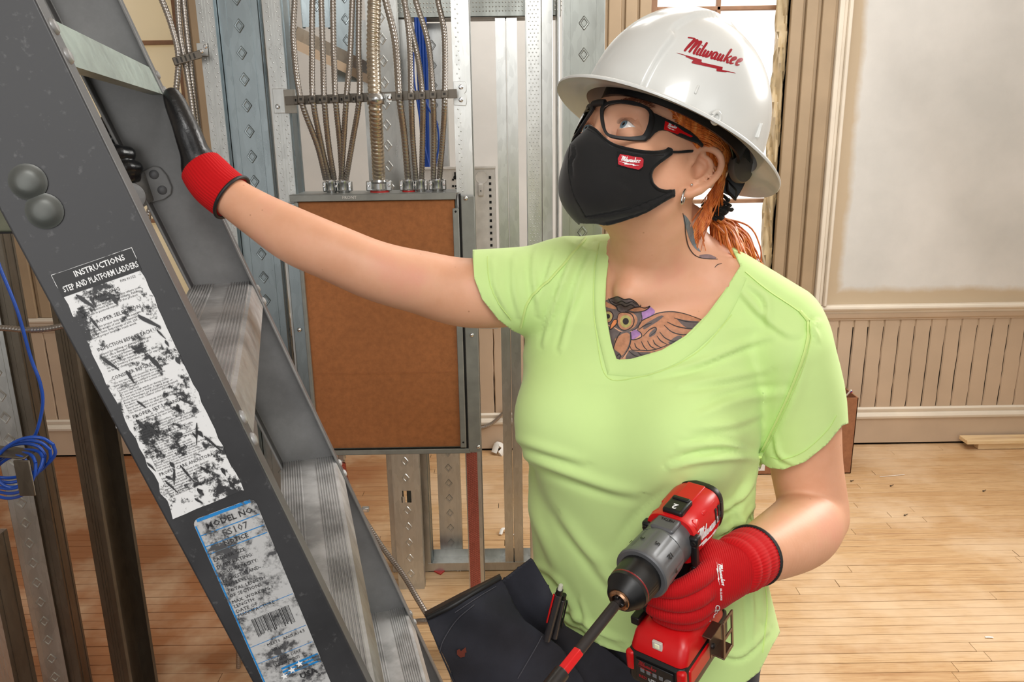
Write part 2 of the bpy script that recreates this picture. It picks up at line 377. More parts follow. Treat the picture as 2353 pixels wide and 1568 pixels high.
# ================================================================== steel framing
def diamond(m, c, X, Z, N, w, h, d=.0022):
    """embossed diamond: raised rim with a shallow dish"""
    c, X, Z, N = map(lambda a: np.asarray(a, float), (c, X, Z, N)); V = []
    for s, dd in ((1.0, 0), (.86, d), (.62, d * .9), (.5, .0003)):
        V += [c + X * w / 2 * s * a + Z * h / 2 * s * b + N * dd for a, b in ((1, 0), (.93, .12), (.12, .93), (0, 1), (-.12, .93), (-.93, .12), (-1, 0), (-.93, -.12), (-.12, -.93), (0, -1), (.12, -.93), (.93, -.12))]
    F = [(i * 12 + j, i * 12 + (j + 1) % 12, i * 12 + 12 + (j + 1) % 12, i * 12 + 12 + j) for i in range(3) for j in range(12)] + [tuple(36 + j for j in range(12))]
    m.add(V, F)
def stud(label, base, z0, z1, rz, web=.092, fl=.041, lip=.009, side=1, dia=0.0, mats=('steel', 'steel_d', 'steel'), group=None, knock=(), name='steel_stud'):
    """C-stud standing at base: local x runs along the web, flanges reach to local +y (side=1) or -y"""
    c, s = math.cos(rz), math.sin(rz); X = A(c, s, 0); Y = A(-s, c, 0) * side; Z = A(0, 0, 1); b = A(base[0], base[1], 0); t = .0014
    o = thing(name, label, 'stud', (base[0], base[1], z0), group)
    zc, zh = (z0 + z1) / 2, z1 - z0
    m = MB()
    if knock:
        zz = z0
        for kz in knock:
            m.box(b + Z * (zz + kz) / 2, (web, t, kz - zz), X, Y)
            for q in (-1, 1): m.box(b + X * q * (web / 4 + .0075) + Z * (kz + .022), (web / 2 - .015, t, .044), X, Y)
            m.box(b - X * .012 + Z * (kz + .011), (.012, t, .022), X, Y); zz = kz + .044
        m.box(b + Z * (zz + z1) / 2, (web, t, z1 - zz), X, Y)
    else: m.box(b + Z * zc, (web, t, zh), X, Y)
    for q in (-1, 1): m.box(b + X * q * web * .31 - Y * .0012 + Z * zc, (.0035, .002, zh), X, Y)
    if dia:
        z = z0 + .06
        while z < z1 - .05:
            if not any(abs(z - k - .02) < .05 for k in knock): diamond(m, b + Z * z - Y * .0008, X, Z, -Y, .026, .034)
            z += dia
    obj('web', m, M[mats[0]], o, 40)
    for q in (-1, 1):
        m = MB(); f0 = b + X * q * (web / 2)
        m.box(f0 + Y * fl / 2 + Z * zc, (t, fl, zh), X, Y)
        for u in (.33, .5, .67): m.box(f0 + X * q * .0008 + Y * fl * u + Z * zc, (.0016, .0018, zh), X, Y)
        m.box(f0 - X * q * lip / 2 + Y * fl + Z * zc, (lip, t, zh), X, Y)
        me = obj('flange', m, M[mats[1]], o, 40)
    return o
# dimples are laid out in each stud's own space: flanges seen face-on
def dimple_strip(parent, c, X, N, w, z0, z1, px=.0105, pz=.0105):
    """rows of small pressed dimples, real geometry joined in one part"""
    m = MB(); X = unit(X); N = unit(N); r = .0022; nx = max(1, int(w / px))
    z = z0; k = 0
    while z < z1:
        for i in range(nx):
            p = np.asarray(c, float) + X * ((i - (nx - 1) / 2 + (.25 if k % 2 else -.25)) * px) + A(0, 0, z)
            m.add([p + X * r, p + A(0, 0, r), p - X * r, p - A(0, 0, r), p + N * .0012], [(0, 1, 4), (1, 2, 4), (2, 3, 4), (3, 0, 4)])
        z += pz; k += 1
    o = obj('dimples', m, M['steel'], parent, 60); o['kind'] = 'stuff'; return o
ROWY = 2.05
M['metal_shadow'] = plain('clip_hollow', S(52, 48, 44), .5, .3)
def xat(px, py, Y): return P(px, py, Y)[0]
ZT = 2.75
# the stretch of wall with the electrical panel
xL = xat(449, 0, ROWY); S1 = stud('narrow dimpled stud beside the hanging trio of conduits', (xL + .041, ROWY + .046), 0, ZT, PI / 2, side=1, mats=('steel_blue', 'steel', 'steel'))
dimple_strip(S1, (xL + .010, ROWY - .0015, 0), (1, 0, 0), (0, -1, 0), .016, .9, 2.2); dimple_strip(S1, (xL + .033, ROWY - .0015, 0), (1, 0, 0), (0, -1, 0), .012, .9, 2.2)
xm = (xat(500, 0, ROWY + .02) + xat(588, 0, ROWY + .02)) / 2
S2 = stud('broad bluish stud with a column of embossed diamonds, left of the panel', (xm, ROWY + .02), 0, ZT, 0, side=1, dia=.062, web=.094, mats=('steel_blue', 'steel_blue', 'steel'))
x3 = xat(603, 0, ROWY); S3 = stud('dimpled stud holding the left end of the conduit bracket', (x3 + .041, ROWY + .046), 0, ZT, PI / 2, side=1, mats=('steel_blue', 'steel', 'steel'))
dimple_strip(S3, (x3 + .010, ROWY - .0015, 0), (1, 0, 0), (0, -1, 0), .016, .9, 2.2); dimple_strip(S3, (x3 + .033, ROWY - .0015, 0), (1, 0, 0), (0, -1, 0), .012, .9, 2.2)
x4 = xat(1036, 0, ROWY); S4 = stud('dimpled stud at the right edge of the panel, reddish towards its foot', (x4, ROWY + .046), 0, ZT, PI / 2, side=-1, mats=('steel', 'steel', 'steel'))
dimple_strip(S4, (x4 + .012, ROWY - .0015, 0), (1, 0, 0), (0, -1, 0), .02, .9, 2.2)
m = MB(); m.ab((x4 + .002, ROWY - .003, .02), (x4 + .032, ROWY - .0012, P(1090, 1040, ROWY)[2])); obj('reddish_strip', m, M['steel_red'], S4, label='reddish strip on the lower stud face')  # reddish strip laid over the lower part of the flange
x7 = (xat(1300, 0, ROWY) + xat(1385, 0, ROWY)) / 2
S7 = stud('wide stud with embossed diamonds just left of the white hard hat', (x7, ROWY), 0, ZT, 0, side=1, dia=.072, web=.1, mats=('steel_mid', 'steel', 'steel'))
# back row
BY = 2.56
HZ = P(1150, 38, BY)[2]
SY6 = BY - .12; x6 = xat(1209, 0, SY6); S6 = stud('bright dimpled stud just left of the diamond stud by the hard hat', (x6, SY6 + .046), 0, ZT, PI / 2, side=-1, mats=('steel', 'steel', 'steel'))
dimple_strip(S6, (x6 + .02, SY6 - .0015, 0), (1, 0, 0), (0, -1, 0), .032, 1.0, 2.3)
m = MB(); m.ab((x6 + .042, SY6 - .004, 0), (x6 + .075, SY6 + .09, ZT)); m.ab((x6 + .088, SY6, 0), (x6 + .095, SY6 + .09, ZT)); obj('stiffener', m, M['steel'], S6, 30, .002)
x5 = xat(1136, 20, BY); S5 = stud('thin stud of the back row standing behind the white cabinet', (x5 + .03, BY + .046), 0, HZ - .004, PI / 2, side=1, web=.09, fl=.028, mats=('steel', 'steel', 'steel'))
x8 = xat(960, 1200, BY); S8 = stud('back row stud at the left end of the floor track', (x8 + .04, BY + .046), 0, HZ - .004, PI / 2, side=1, fl=.036, mats=('steel_blue', 'steel', 'steel'))
x9 = P(938, 1200, 2.45)[0]; S9 = stud('floor standing stud with a keyhole knockout, seen below the panel', (x9, 2.45), 0, 2.6, 0, side=1, dia=.06, web=.088, knock=(.33,), mats=('steel', 'steel', 'steel'))
x10 = xat(1182, 1200, BY); S10 = stud('back row stud seen between the panel and the lime shirt', (x10, BY + .046), 0, HZ - .004, PI / 2, side=-1, fl=.03, web=.09, mats=('steel', 'steel', 'steel'))
xa = xat(842, 300, BY); S11 = stud('bright narrow stud behind the thick conduit', (xa, BY + .046), 0, HZ - .004, PI / 2, side=-1, fl=.04, web=.09, mats=('steel_blue', 'steel', 'steel'))
xb = xat(912, 300, BY); S12 = stud('shadowed bluish stud behind the right bundle of conduits', (xb, BY + .02), 0, HZ - .004, .2, side=1, fl=.036, web=.06, dia=.06, mats=('steel_blue', 'steel_blue', 'steel'))
xc = xat(1000, 300, BY + .1); S13 = stud('stud with diamonds behind the blue cables', (xc, BY + .1), 0, HZ - .004, 0, side=1, dia=.06, web=.08, mats=('steel', 'steel', 'steel'))
# left foreground studs
def near_stud(label, px, py, Y, rz, side, dia, mats, fl=.05, web=.092):
    p = P(px, py, Y); return stud(label, (p[0], p[1]), 0, ZT if Y < 2.1 else ZT, rz, side=side, dia=dia, web=web, fl=fl, mats=mats)
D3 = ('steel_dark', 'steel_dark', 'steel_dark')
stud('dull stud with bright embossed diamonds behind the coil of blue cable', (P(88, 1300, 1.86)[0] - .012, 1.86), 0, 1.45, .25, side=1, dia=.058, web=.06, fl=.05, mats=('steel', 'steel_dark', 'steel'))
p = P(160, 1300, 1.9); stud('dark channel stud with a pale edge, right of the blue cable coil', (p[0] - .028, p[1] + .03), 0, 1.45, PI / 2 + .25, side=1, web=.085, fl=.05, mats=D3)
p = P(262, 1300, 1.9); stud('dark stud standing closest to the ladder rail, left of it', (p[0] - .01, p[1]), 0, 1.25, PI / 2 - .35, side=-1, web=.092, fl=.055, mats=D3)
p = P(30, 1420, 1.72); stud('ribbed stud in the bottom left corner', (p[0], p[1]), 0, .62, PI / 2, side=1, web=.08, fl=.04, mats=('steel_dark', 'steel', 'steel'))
def track(label, x0, x1, y, z, up, depth=.095, h=.032, mat='steel'):
    o = thing('steel_track', label, 'track', ((x0 + x1) / 2, y + depth / 2, z)); t = .0015
    m = MB(); m.ab((x0, y, z), (x1, y + depth, z + t)); obj('web', m, M[mat], o)
    s = 1 if up else -1
    obj('underside', MB().ab((x0, y + .002, z - .0012), (x1, y + depth - .002, z - .0004)), M['steel_dark'], o) if h > .05 else None  # dark sheet below the web: shade of the header's underside put into colour
    for yy in (y, y + depth - t): m = MB(); m.ab((x0, yy, min(z, z + s * h)), (x1, yy + t, max(z, z + s * h))); obj('flange', m, M[mat], o)
    return o
track('galvanised floor track below the panel, between back row studs', x8 + .03, .62, BY - .002, .002, True, .1)
hz = P(1150, 38, BY)[2]
T2 = track('header track over the back row studs', xat(905, 20, BY), xat(1288, 20, BY), BY - .002, hz, True, .1, .06, 'steel_mid')
m = MB()
for i in range(60):
    for k in range(3):
        q = A(xat(905, 20, BY) + .012 + i * .0098, BY - .0022, hz + .016 + k * .012); r = .0026
        m.add([q + A(r, 0, 0), q + A(0, 0, r), q - A(r, 0, 0), q - A(0, 0, r), q + A(0, -.0012, 0)], [(0, 1, 4), (1, 2, 4), (2, 3, 4), (3, 0, 4)])
o = obj('dimples', m, M['steel'], T2); o['kind'] = 'stuff'
# slanting brace behind the conduits
a, b = P(690, 92, 2.3), P(890, 190, 2.62)
o = thing('steel_brace', 'pale angle brace running back behind the left bundle of conduits', 'brace', b)
X = unit(b - a); Zp = unit(np.cross(X, (0, 1, 0))); Zp = Zp if Zp[2] > 0 else -Zp; Yp = np.cross(Zp, X)
m = MB(); m.box((a + b) / 2 + Zp * .012, (np.linalg.norm(b - a) + .05, .003, .034), X, Yp, Zp); obj('face', m, M['steel'], o)
m = MB(); m.box((a + b) / 2 - Zp * .016, (np.linalg.norm(b - a) + .05, .004, .024), X, Yp, Zp); obj('underside', m, M['paint'], o)
for q in (.12, .3): m = MB(); m.lathe([(0, .004), (.003, .004), (.004, .002)], a + X * q - Yp * .002 + Zp * .01, -Yp, 10); obj('screw', m, M['chrome'], o)
for i, (px, py) in enumerate(((728, 30), (795, 60))):
    q = P(px, py, 2.56); s_ = stud(('left', 'right')[i] + ' bluish cripple stud hanging above the brace', (q[0], 2.56), q[2] - .04 - .12 * i, ZT, .3, side=1, web=.085, fl=.035, dia=.06, mats=('steel_blue', 'steel_blue', 'steel_blue'), name='cripple_stud')

# ================================================================== electrical panel
PY = ROWY - .012
tl, trr, bl, br = P(684, 462, PY), P(1040, 458, PY), P(752, 1028, PY), P(1066, 1030, PY)
pz1, pz0 = (tl[2] + trr[2]) / 2, (bl[2] + br[2]) / 2; px0, px1 = tl[0], (trr[0] + br[0]) / 2
EP = thing('electrical_panel', 'recessed electrical panel box with its opening covered by brown cardboard', 'panel', ((px0 + px1) / 2, PY + .05, pz0))
m = MB()
m.ab((px0 + .001, PY + .004, pz0), (px0 + .005, PY + .1, pz1)); m.ab((px1 + .002, PY + .004, pz0), (px1 + .006, PY + .1, pz1))
m.ab((px0 + .001, PY + .004, pz1), (px1 + .006, PY + .1, pz1 + .004)); m.ab((px0 + .001, PY + .004, pz0 - .004), (px1 + .006, PY + .1, pz0)); m.ab((px0 + .001, PY + .09, pz0), (px1 + .006, PY + .1, pz1))
obj('box', m, M['panel_grey'], EP, 30, .0015)
m = MB(); m.ab((px0 - .002, PY - .004, pz0 + .002), (px1 + .001, PY + .002, pz1 - .002)); CB = obj('cardboard_cover', m, M['cardboard'], EP, 30, .001)
zc = P(860, 858, PY)[2]
m = MB(); m.ab((px0 + .004, PY - .0052, zc - .0012), (px1 - .03, PY - .003, zc + .0012)); obj('fold_crease', m, M['cardboard'], CB)
h = .017
m = MB(); m.ab((px0 - .016, PY - .016, pz1), (px1 + .006, PY - .013, pz1 + h)); m.ab((px0 - .016, PY - .016, pz1 + h - .002), (px1 + .012, PY + .1, pz1 + h)); TOPLIP = obj('top_lip', m, M['panel_grey'], EP, 30, .002)
m = MB(); m.ab((px0 - .016, PY - .016, pz0 - .014), (px1 + .022, PY - .012, pz0)); m.ab((px0 - .016, PY - .016, pz0 - .014), (px1 + .022, PY + .09, pz0 - .011)); obj('bottom_lip', m, M['panel_grey'], EP, 30, .002)
m = MB(); m.ab((px0 - .036, PY - .014, pz0 - .004), (px0, PY - .010, pz1 - .004)); obj('side_flange', m, M['steel_blue'], EP, 30, .002)
m = MB(); m.ab((px0 - .006, PY - .017, pz0 + .01), (px0 + .004, PY - .0055, pz1 - .002)); obj('side_trim', m, M['panel_grey'], EP, 30, .002)
m = MB(); m.ab((px1 - .004, PY - .019, pz0 + .004), (px1 + .012, PY - .014, pz1 - .022)); sd = obj('side_trim', m, M['panel_grey'], EP, 30, .002)
for zz in (pz1 - .03, pz0 + .02): m = MB(); m.lathe([(0, .0028), (.0006, .0028)], (px1 + .004, PY - .019, zz), (0, -1, 0), 10); obj('screw_hole', m, M['black'], sd)
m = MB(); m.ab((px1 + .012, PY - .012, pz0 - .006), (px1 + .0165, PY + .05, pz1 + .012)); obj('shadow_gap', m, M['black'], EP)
m = MB(); m.ab((px1 + .018, PY - .016, pz0 - .01), (px1 + .052, PY - .0125, pz1 + .008)); fr = obj('side_flange', m, M['panel_grey'], EP, 30, .002)
for px, py, par in ((688, 758, EP), (1070, 456, EP), (1084, 770, EP), (1099, 1027, EP)):
    q = P(px, py, PY - .016); m = MB(); m.lathe([(0, .006), (.002, .0058), (.0042, .004), (.005, 0.0015)], q, (0, -1, 0), 14); obj('screw', m, M['chrome'], EP)
def text_obj(name, body, size, o, X, Y, mat, parent, align='LEFT', extrude=.0, shear=0, spacing=1.0, fit=None, bold=0.0, N=None, res=2):
    cu = bpy.data.curves.new(name or 'text', 'FONT'); cu.body = body; cu.size = size; cu.align_x = align; cu.align_y = 'CENTER'; cu.shear = shear; cu.space_character = spacing; cu.extrude = extrude; cu.resolution_u = res; cu.offset = bold
    t = bpy.data.objects.new(name or 'text', cu); COL.objects.link(t); dg = bpy.context.evaluated_depsgraph_get(); me = t.evaluated_get(dg).to_mesh()
    V = np.array([v.co[:] for v in me.vertices]).reshape(-1, 3); F = [tuple(p.vertices) for p in me.polygons]
    t.evaluated_get(dg).to_mesh_clear(); bpy.data.objects.remove(t); bpy.data.curves.remove(cu)
    X, Y = unit(X), unit(Y); Z = np.cross(X, Y) if N is None else N
    sx = 1.0
    if fit and len(V): w = V[:, 0].max() - V[:, 0].min(); sx = fit / w if w > fit else 1.0
    if callable(o): return o(V * A(sx, 1, 1)), F
    W_ = np.asarray(o, float) + np.outer(V[:, 0] * sx, X) + np.outer(V[:, 1], Y) + np.outer(V[:, 2], Z)
    if name is None or parent is None: return W_, F
    return obj(name, (W_, F), mat, parent, None, fix=False)
text_obj('stamped_lettering', 'FRONT', .011, ((px0 * .66 + px1 * .34), PY - .0166, pz1 + h / 2), (1, 0, 0), (0, 0, 1), M['cabinet'], EP, 'CENTER', .0004)
# white cabinet behind
a, b = P(1040, 386, 2.50), P(1145, 770, 2.50)
cx0, cx1, cz1, cz0 = a[0] - .1, b[0], a[2], b[2] + .02
WC = thing('white_cabinet', 'white sheet steel cabinet with a column of square knockouts, behind the panel', 'cabinet', ((cx0 + cx1) / 2, 2.5, cz0))
m = MB(); m.ab((cx0, 2.5, cz0), (cx1, 2.555, cz1)); obj('body', m, M['cabinet'], WC, 30, .003)
m = MB(); m.ab((cx0, 2.494, cz1 - .004), (cx1 + .002, 2.5, cz1 + .004)); obj('top_edge', m, M['cabinet'], WC, 30, .001)
for i in range(24):
    q = P(1131 + i * .25, 408 + i * 14.2, 2.498); m = MB(); m.ab((cx1 - .0195, 2.4985, q[2] - .004), (cx1 - .0125, 2.5005, q[2] + .004)); obj('knockout', m, M['black'], WC)
for px, py in ((1041, 413), (1047, 428), (1049, 434), (1041, 428)): q = P(px, py, 2.499); m = MB(); m.ab((q[0] - .003, 2.4985, q[2] - .003), (q[0] + .003, 2.5005, q[2] + .003)); obj('knockout', m, M['black'], WC)
q = P(1046, 408, 2.499); m = MB(); m.lathe([(0, .006), (.001, .006)], q, (0, -1, 0), 14); m.box(q + A(0, -.0006, .009), (.005, .001, .014)); obj('keyhole', m, M['black'], WC)
q = P(1107, 408, 2.499); m = MB(); m.lathe([(0, .02), (.0012, .0195), (.0012, .0175), (.0004, .017)], q, (0, -1, 0), 28); obj('round_knockout', m, M['cabinet'], WC)
q = P(1105, 436, 2.499); m = MB(); m.box(q - A(0, .005, 0), (.017, .012, .038)); lt = obj('latch', m, M['cabinet'], WC, 30, .004, seg=3); m = MB(); m.lathe([(0, .002), (.001, .002)], q - A(0, .0112, .003), (0, -1, 0), 8); obj('pin', m, M['black'], lt)

# ================================================================== flexible conduits
def conduit(label, pts, r, mat='conduit', group=None, pitch=None, n=10, name='flexible_conduit', red=None):
    path = catmull(pts, 14); seg = np.linalg.norm(np.diff(path, axis=0), axis=1); L = np.concatenate([[0], np.cumsum(seg)])
    pitch = pitch or r * 1.0; k = max(8, int(L[-1] / pitch * 5)); s = np.linspace(0, L[-1], k)
    Q = np.stack([np.interp(s, L, path[:, i]) for i in range(3)], 1)
    for _ in range(3): Q[1:-1] = Q[1:-1] * .5 + (Q[:-2] + Q[2:]) * .25
    an = np.arange(n) * 2 * PI / n; T = np.gradient(Q, axis=0); T /= np.linalg.norm(T, axis=1)[:, None]
    u = unit(np.cross(T[0], (0.3, 1, 0.1))); m = MB(); R = []
    for i in range(k):
        u = unit(u - T[i] * (u @ T[i])); w = np.cross(T[i], u); ph = (s[i] / pitch + an / (2 * PI)) % 1.0
        rr = r * (.86 + .16 * np.sin(ph * PI) ** .8)
        R.append(Q[i] + (np.cos(an) * rr)[:, None] * u + (np.sin(an) * rr)[:, None] * w)
    m.rings(R)
    o = obj(name, m, M[mat], None, 60, fix=False)
    return tag(o, label, 'conduit', group)
CY = ROWY - .004
BYr = PY - .028
def cpath(pts, ys): return [P(x, y, Y) for (x, y), Y in zip(pts, ys)]
R0 = .0072
CON = [
 ('leftmost conduit of the six on the left, bowing out to the left', [(676, -60), (677, 0), (674, 92), (690, 222), (730, 337), (748, 412)]),
 ('second conduit from the left over the panel', [(722, -60), (718, 0), (717, 110), (719, 226), (738, 330), (757, 412)]),
 ('third conduit from the left over the panel', [(735, -60), (738, 0), (742, 122), (745, 226), (755, 330), (768, 412)]),
 ('fourth conduit from the left over the panel', [(764, -60), (765, 0), (767, 122), (771, 226), (781, 330), (786, 412)]),
 ('fifth conduit from the left over the panel', [(815, -60), (810, 0), (805, 122), (796, 226), (790, 320), (784, 414)]),
 ('sixth conduit from the left, next to the thick one', [(826, -60), (825, 0), (824, 122), (826, 222), (810, 325), (795, 414)])]
for i, (lb, pts) in enumerate(CON): conduit(lb, cpath(pts, [CY + .02, CY + .01, CY - .01, BYr - .012, CY - .012 + .006 * (i % 2), CY + .03]), R0, 'conduit', 'conduits above the panel')
conduit('thick brassy conduit at the middle of the panel top', cpath([(861, -60), (860, 0), (858, 120), (862, 232), (867, 330), (871, 410)], [CY, CY, CY - .01, BYr - .018, CY - .01, CY + .03]), .0165, 'conduit_gold', 'conduits above the panel', pitch=.0105, n=16)
CON2 = [
 ('first conduit right of the thick one, thicker than its neighbours', [(876, -60), (886, 0), (908, 95), (918, 222), (929, 310), (938, 412)], .0088),
 ('second conduit right of the thick one, nearly straight', [(925, -60), (930, 0), (941, 95), (945, 222), (948, 310), (956, 412)], R0),
 ('third conduit right of the thick one, crossing in front of the blue cables', [(918, -60), (928, 0), (958, 122), (971, 222), (971, 310), (969, 412)], R0),
 ('second conduit from the right end of the bracket', [(945, -60), (955, 0), (984, 100), (995, 222), (997, 310), (996, 412)], R0),
 ('rightmost conduit of the bracket, dark in its upper half', [(998, -60), (1006, 0), (1021, 80), (1022, 222), (1018, 310), (1010, 412)], R0)]
for i, (lb, pts, r) in enumerate(CON2): conduit(lb, cpath(pts, [CY + .03, CY + .02, CY, BYr - .012, CY - .01 + .005 * (i % 2), CY + .03]), r, 'conduit', 'conduits above the panel')
# connectors on the panel top (each a thing)
def connector(label, px, py0, py1, w, screws=True, red=False):
    a, b = P(px, py0, CY + .03), P(px, py1, CY + .03); zb = pz1 + h; ww = w
    o = thing('conduit_connector', label, 'connector', (a[0], CY + .03, zb), 'connectors on the panel top')
    zt = zb + .028
    m = MB(); m.lathe([(0, ww * .42), (.006, ww * .46), (.008, ww * .40), (.022, ww * .40), (.026, ww * .46), (.031, ww * .44), (.031, ww * .34)], (a[0], CY + .03, zb), (0, 0, 1), 22); obj('body', m, M['zinc'], o)
    for s in (-1, 1):
        m = MB(); m.box((a[0] + s * ww * .5, CY + .026, zb + .016), (ww * .32, .016, .026)); e = obj('ear', m, M['zinc'], o, 30, .003)
        m = MB(); m.lathe([(0, .0036), (.002, .0034), (.003, .002)], (a[0] + s * ww * .52, CY + .018, zb + .017), (0, -1, 0), 10); obj('screw', m, M['chrome'], e)
    if red: m = MB(); m.lathe([(-.001, ww * .5), (.003, ww * .5)], (a[0], CY + .03, zb), (0, 0, 1), 22); obj('red_bushing', m, M['red'], o, label='red plastic bushing')
    return o
connector('cast connector of the leftmost conduits', 760, 412, 442, .03); connector('cast double connector beside the leftmost one', 789, 412, 442, .034)
connector('large cast connector under the thick conduit', 871, 405, 440, .05, red=True)
connector('connector with red bushing right of the large one', 938, 410, 440, .034, red=True); connector('middle connector of the right bundle', 966, 410, 440, .028); connector('rightmost connector on the panel top', 1005, 408, 438, .034)
# bracket
BK = thing('conduit_bracket', 'steel strap bracket with spring clips, carrying the conduits between the two dimpled studs', 'bracket', P(850, 226, BYr))
a, b = P(655, 232, BYr), P(1050, 215, BYr); X = unit(b - a)
m = MB(); m.box((a + b) / 2, (np.linalg.norm(b - a), .0025, .021), X, (0, 1, 0), np.cross(X, (0, 1, 0))); obj('strap', m, M['clip'], BK, 30, .0008)
m = MB(); q = P(644, 232, ROWY - .004); m.box(q, (.034, .002, .058)); t1 = obj('end_plate', m, M['steel'], BK, 30, .0008)
q2 = P(667, 233, ROWY - .014); m = MB(); m.box(q2, (.034, .0025, .056), unit((1, -.35, 0)), unit((.35, 1, 0))); obj('angle_tab', m, M['steel'], BK, 30, .0008)
m = MB(); q3 = P(1058, 215, ROWY - .004)
m.prism([(-.017, -.027), (.012, -.029), (.015, -.022), (.015, -.006), (.01, 0), (.015, .006), (.015, .022), (.012, .028), (-.017, .028)], q3 + A(0, -.001, 0), (1, 0, 0), (0, 0, 1), (0, 1, 0), .002); t3 = obj('end_plate', m, M['steel'], BK, 30, .0006)
for px, py in ((638, 245), (1059, 200), (1059, 229), (895, 225)):
    q = P(px, py, (ROWY - .006) if px != 895 else BYr - .003); m = MB(); m.lathe([(0, .006), (.002, .0058), (.004, .004), (.0045, .0012)], q, (0, -1, 0), 14); obj('screw', m, M['chrome'], BK)
m = MB(); q = P(890, 225, BYr - .0018); m.box(q, (.02, .0015, .019)); obj('bright_tab', m, M['steel'], BK)
for px, py in ((677, 231), (692, 229), (708, 230), (718, 228), (733, 230), (746, 228), (759, 229), (771, 227), (783, 229), (797, 226), (811, 228), (827, 225), (917, 222), (945, 221), (970, 220), (995, 218), (1021, 217)):
    q = P(px, py, BYr - .02); big = px not in (677, 708, 733, 759, 783, 811); m = MB(); w = .0155 if big else .009
    dy = -.002 if big else .012
    m.box(q + A(0, dy, 0), (w, .004, .0165)); m.box(q + A(-w / 2 + .001, .008 + dy, 0), (.002, .018, .0165)); c = obj('clip', m, M['clip'], BK, 30, .0015)
    m = MB(); m.box(q + A(0, dy - .0022, .001), (w * .42, .001, .006)); obj('clip_tongue', m, M['metal_shadow'] if big else M['black'], c)
q = P(863, 228, BYr - .024); m = MB(); m.tube([q + A(.021 * math.cos(t) , -.021 * math.sin(t) + .018, 0) for t in np.linspace(0, PI, 16)], .0012, 4)
m = MB(); n = 18
R = [q + A(.0195 * math.cos(t), -.0195 * math.sin(t) + .006, 0) for t in np.linspace(0, PI, n)]
V = []
for pnt in R: V += [pnt + A(0, 0, -.0125), pnt + A(0, 0, .0125)]
m.add(V, [(2 * i, 2 * i + 1, 2 * i + 3, 2 * i + 2) for i in range(n - 1)]); obj('pipe_strap', m, M['zinc'], BK, 60, solid=.002)
# trio on the left with its clip
TR = [('left conduit of the trio beside the ladder, slanting', [(345, -60), (372, 0), (395, 62), (410, 130), (404, 215), (396, 285), (366, 420), (340, 512), (366, 640), (455, 790), (529, 905), (546, 1060), (550, 1300), (548, 1535)]), ('middle conduit of the trio beside the ladder', [(408, -60), (408, 0), (414, 80), (425, 140), (440, 230), (452, 330)]), ('right conduit of the trio beside the ladder', [(418, -60), (422, 0), (430, 80), (437, 140), (447, 230), (461, 340)])]
for i, (lb, pts) in enumerate(TR): conduit(lb, cpath(pts, [ROWY - .02 + .012 * i] * len(pts)), R0, 'conduit', 'conduits beside the ladder')
o = thing('cable_clip', 'stamped steel clip holding the trio of conduits to the left stud', 'clip', P(435, 134, ROWY - .04))
a, b = P(399, 142, ROWY - .045), P(462, 124, ROWY - .035); X = unit(b - a); Zp = np.cross(X, (0, 1, 0))
m = MB(); m.box((a + b) / 2, (np.linalg.norm(b - a), .003, .019), X, (0, 1, 0), Zp); m.box(a + A(0, .02, 0), (.003, .04, .019), X, (0, 1, 0), Zp); bar = obj('bar', m, M['clip'], o, 30, .0015)
for i in range(5): m = MB(); m.box(a + (b - a) * (.14 + .155 * i) + A(0, -.002, 0), (.0035, .002, .012), X, (0, 1, 0), Zp); obj('tooth', m, M['metal_shadow'], bar)
m = MB(); m.box(P(465, 114, ROWY - .006), (.026, .002, .03)); obj('tab', m, M['steel'], o, 30, .0006)
for px, py in ((472, 107), (463, 118)): m = MB(); m.lathe([(0, .005), (.002, .0048), (.004, .003)], P(px, py, ROWY - .007), (0, -1, 0), 12); obj('screw', m, M['chrome'], o)
# conduit below the panel
o = thing('conduit_connector', 'small connector under the panel bottom', 'connector', P(785, 1048, CY + .03)); q = P(785, 1044, CY + .02)
m = MB(); m.box(q + A(0, 0, -.006), (.018, .018, .02)); m.lathe([(0, .008), (.014, .008)], q + A(0, 0, -.03), (0, 0, 1), 14); obj('body', m, M['zinc'], o, 30, .002)
conduit('conduit snaking from the panel bottom down to the floor', cpath([(786, 1056), (791, 1095), (812, 1150), (840, 1198), (880, 1260), (925, 1320), (958, 1375), (985, 1420), (1012, 1470), (1032, 1520), (1050, 1600)], [CY + .02, CY + .015, CY, CY - .05, CY - .12, CY - .2, CY - .28, CY - .33, CY - .36, CY - .38, CY - .4]), .0072, 'conduit')
conduit('red dyed upper end of the conduit under the panel', cpath([(788, 1064), (790, 1080), (794, 1100), (801, 1122)], [CY + .012, CY + .01, CY + .005, CY - .002]), .0076, 'conduit_red')
conduit('short horizontal length of conduit beside the tool pouch', cpath([(945, 1431), (965, 1428), (1000, 1428), (1040, 1430)], [1.72, 1.7, 1.68, 1.66]), .0068, 'conduit')
o = thing('cable_clip', 'small steel clip on the falling conduit', 'clip', P(838, 1172, CY - .04)); q = P(840, 1171, CY - .045); m = MB(); m.box(q, (.02, .012, .014)); obj('body', m, M['zinc'], o, 30, .002); m = MB(); m.box(q + A(0, -.0065, -.001), (.01, .001, .005)); obj('slot', m, M['chrome'], o)
conduit('conduit running level behind the ladder at rail height', cpath([(-160, 752), (0, 754), (50, 758), (100, 757), (150, 748), (190, 738)], [1.62] * 6), .0066, 'conduit')
conduit('bit of conduit on the wainscot between panel and shirt', cpath([(1100, 985), (1118, 980), (1135, 970), (1148, 958), (1170, 935)], [3.645] * 5), .009, 'conduit')
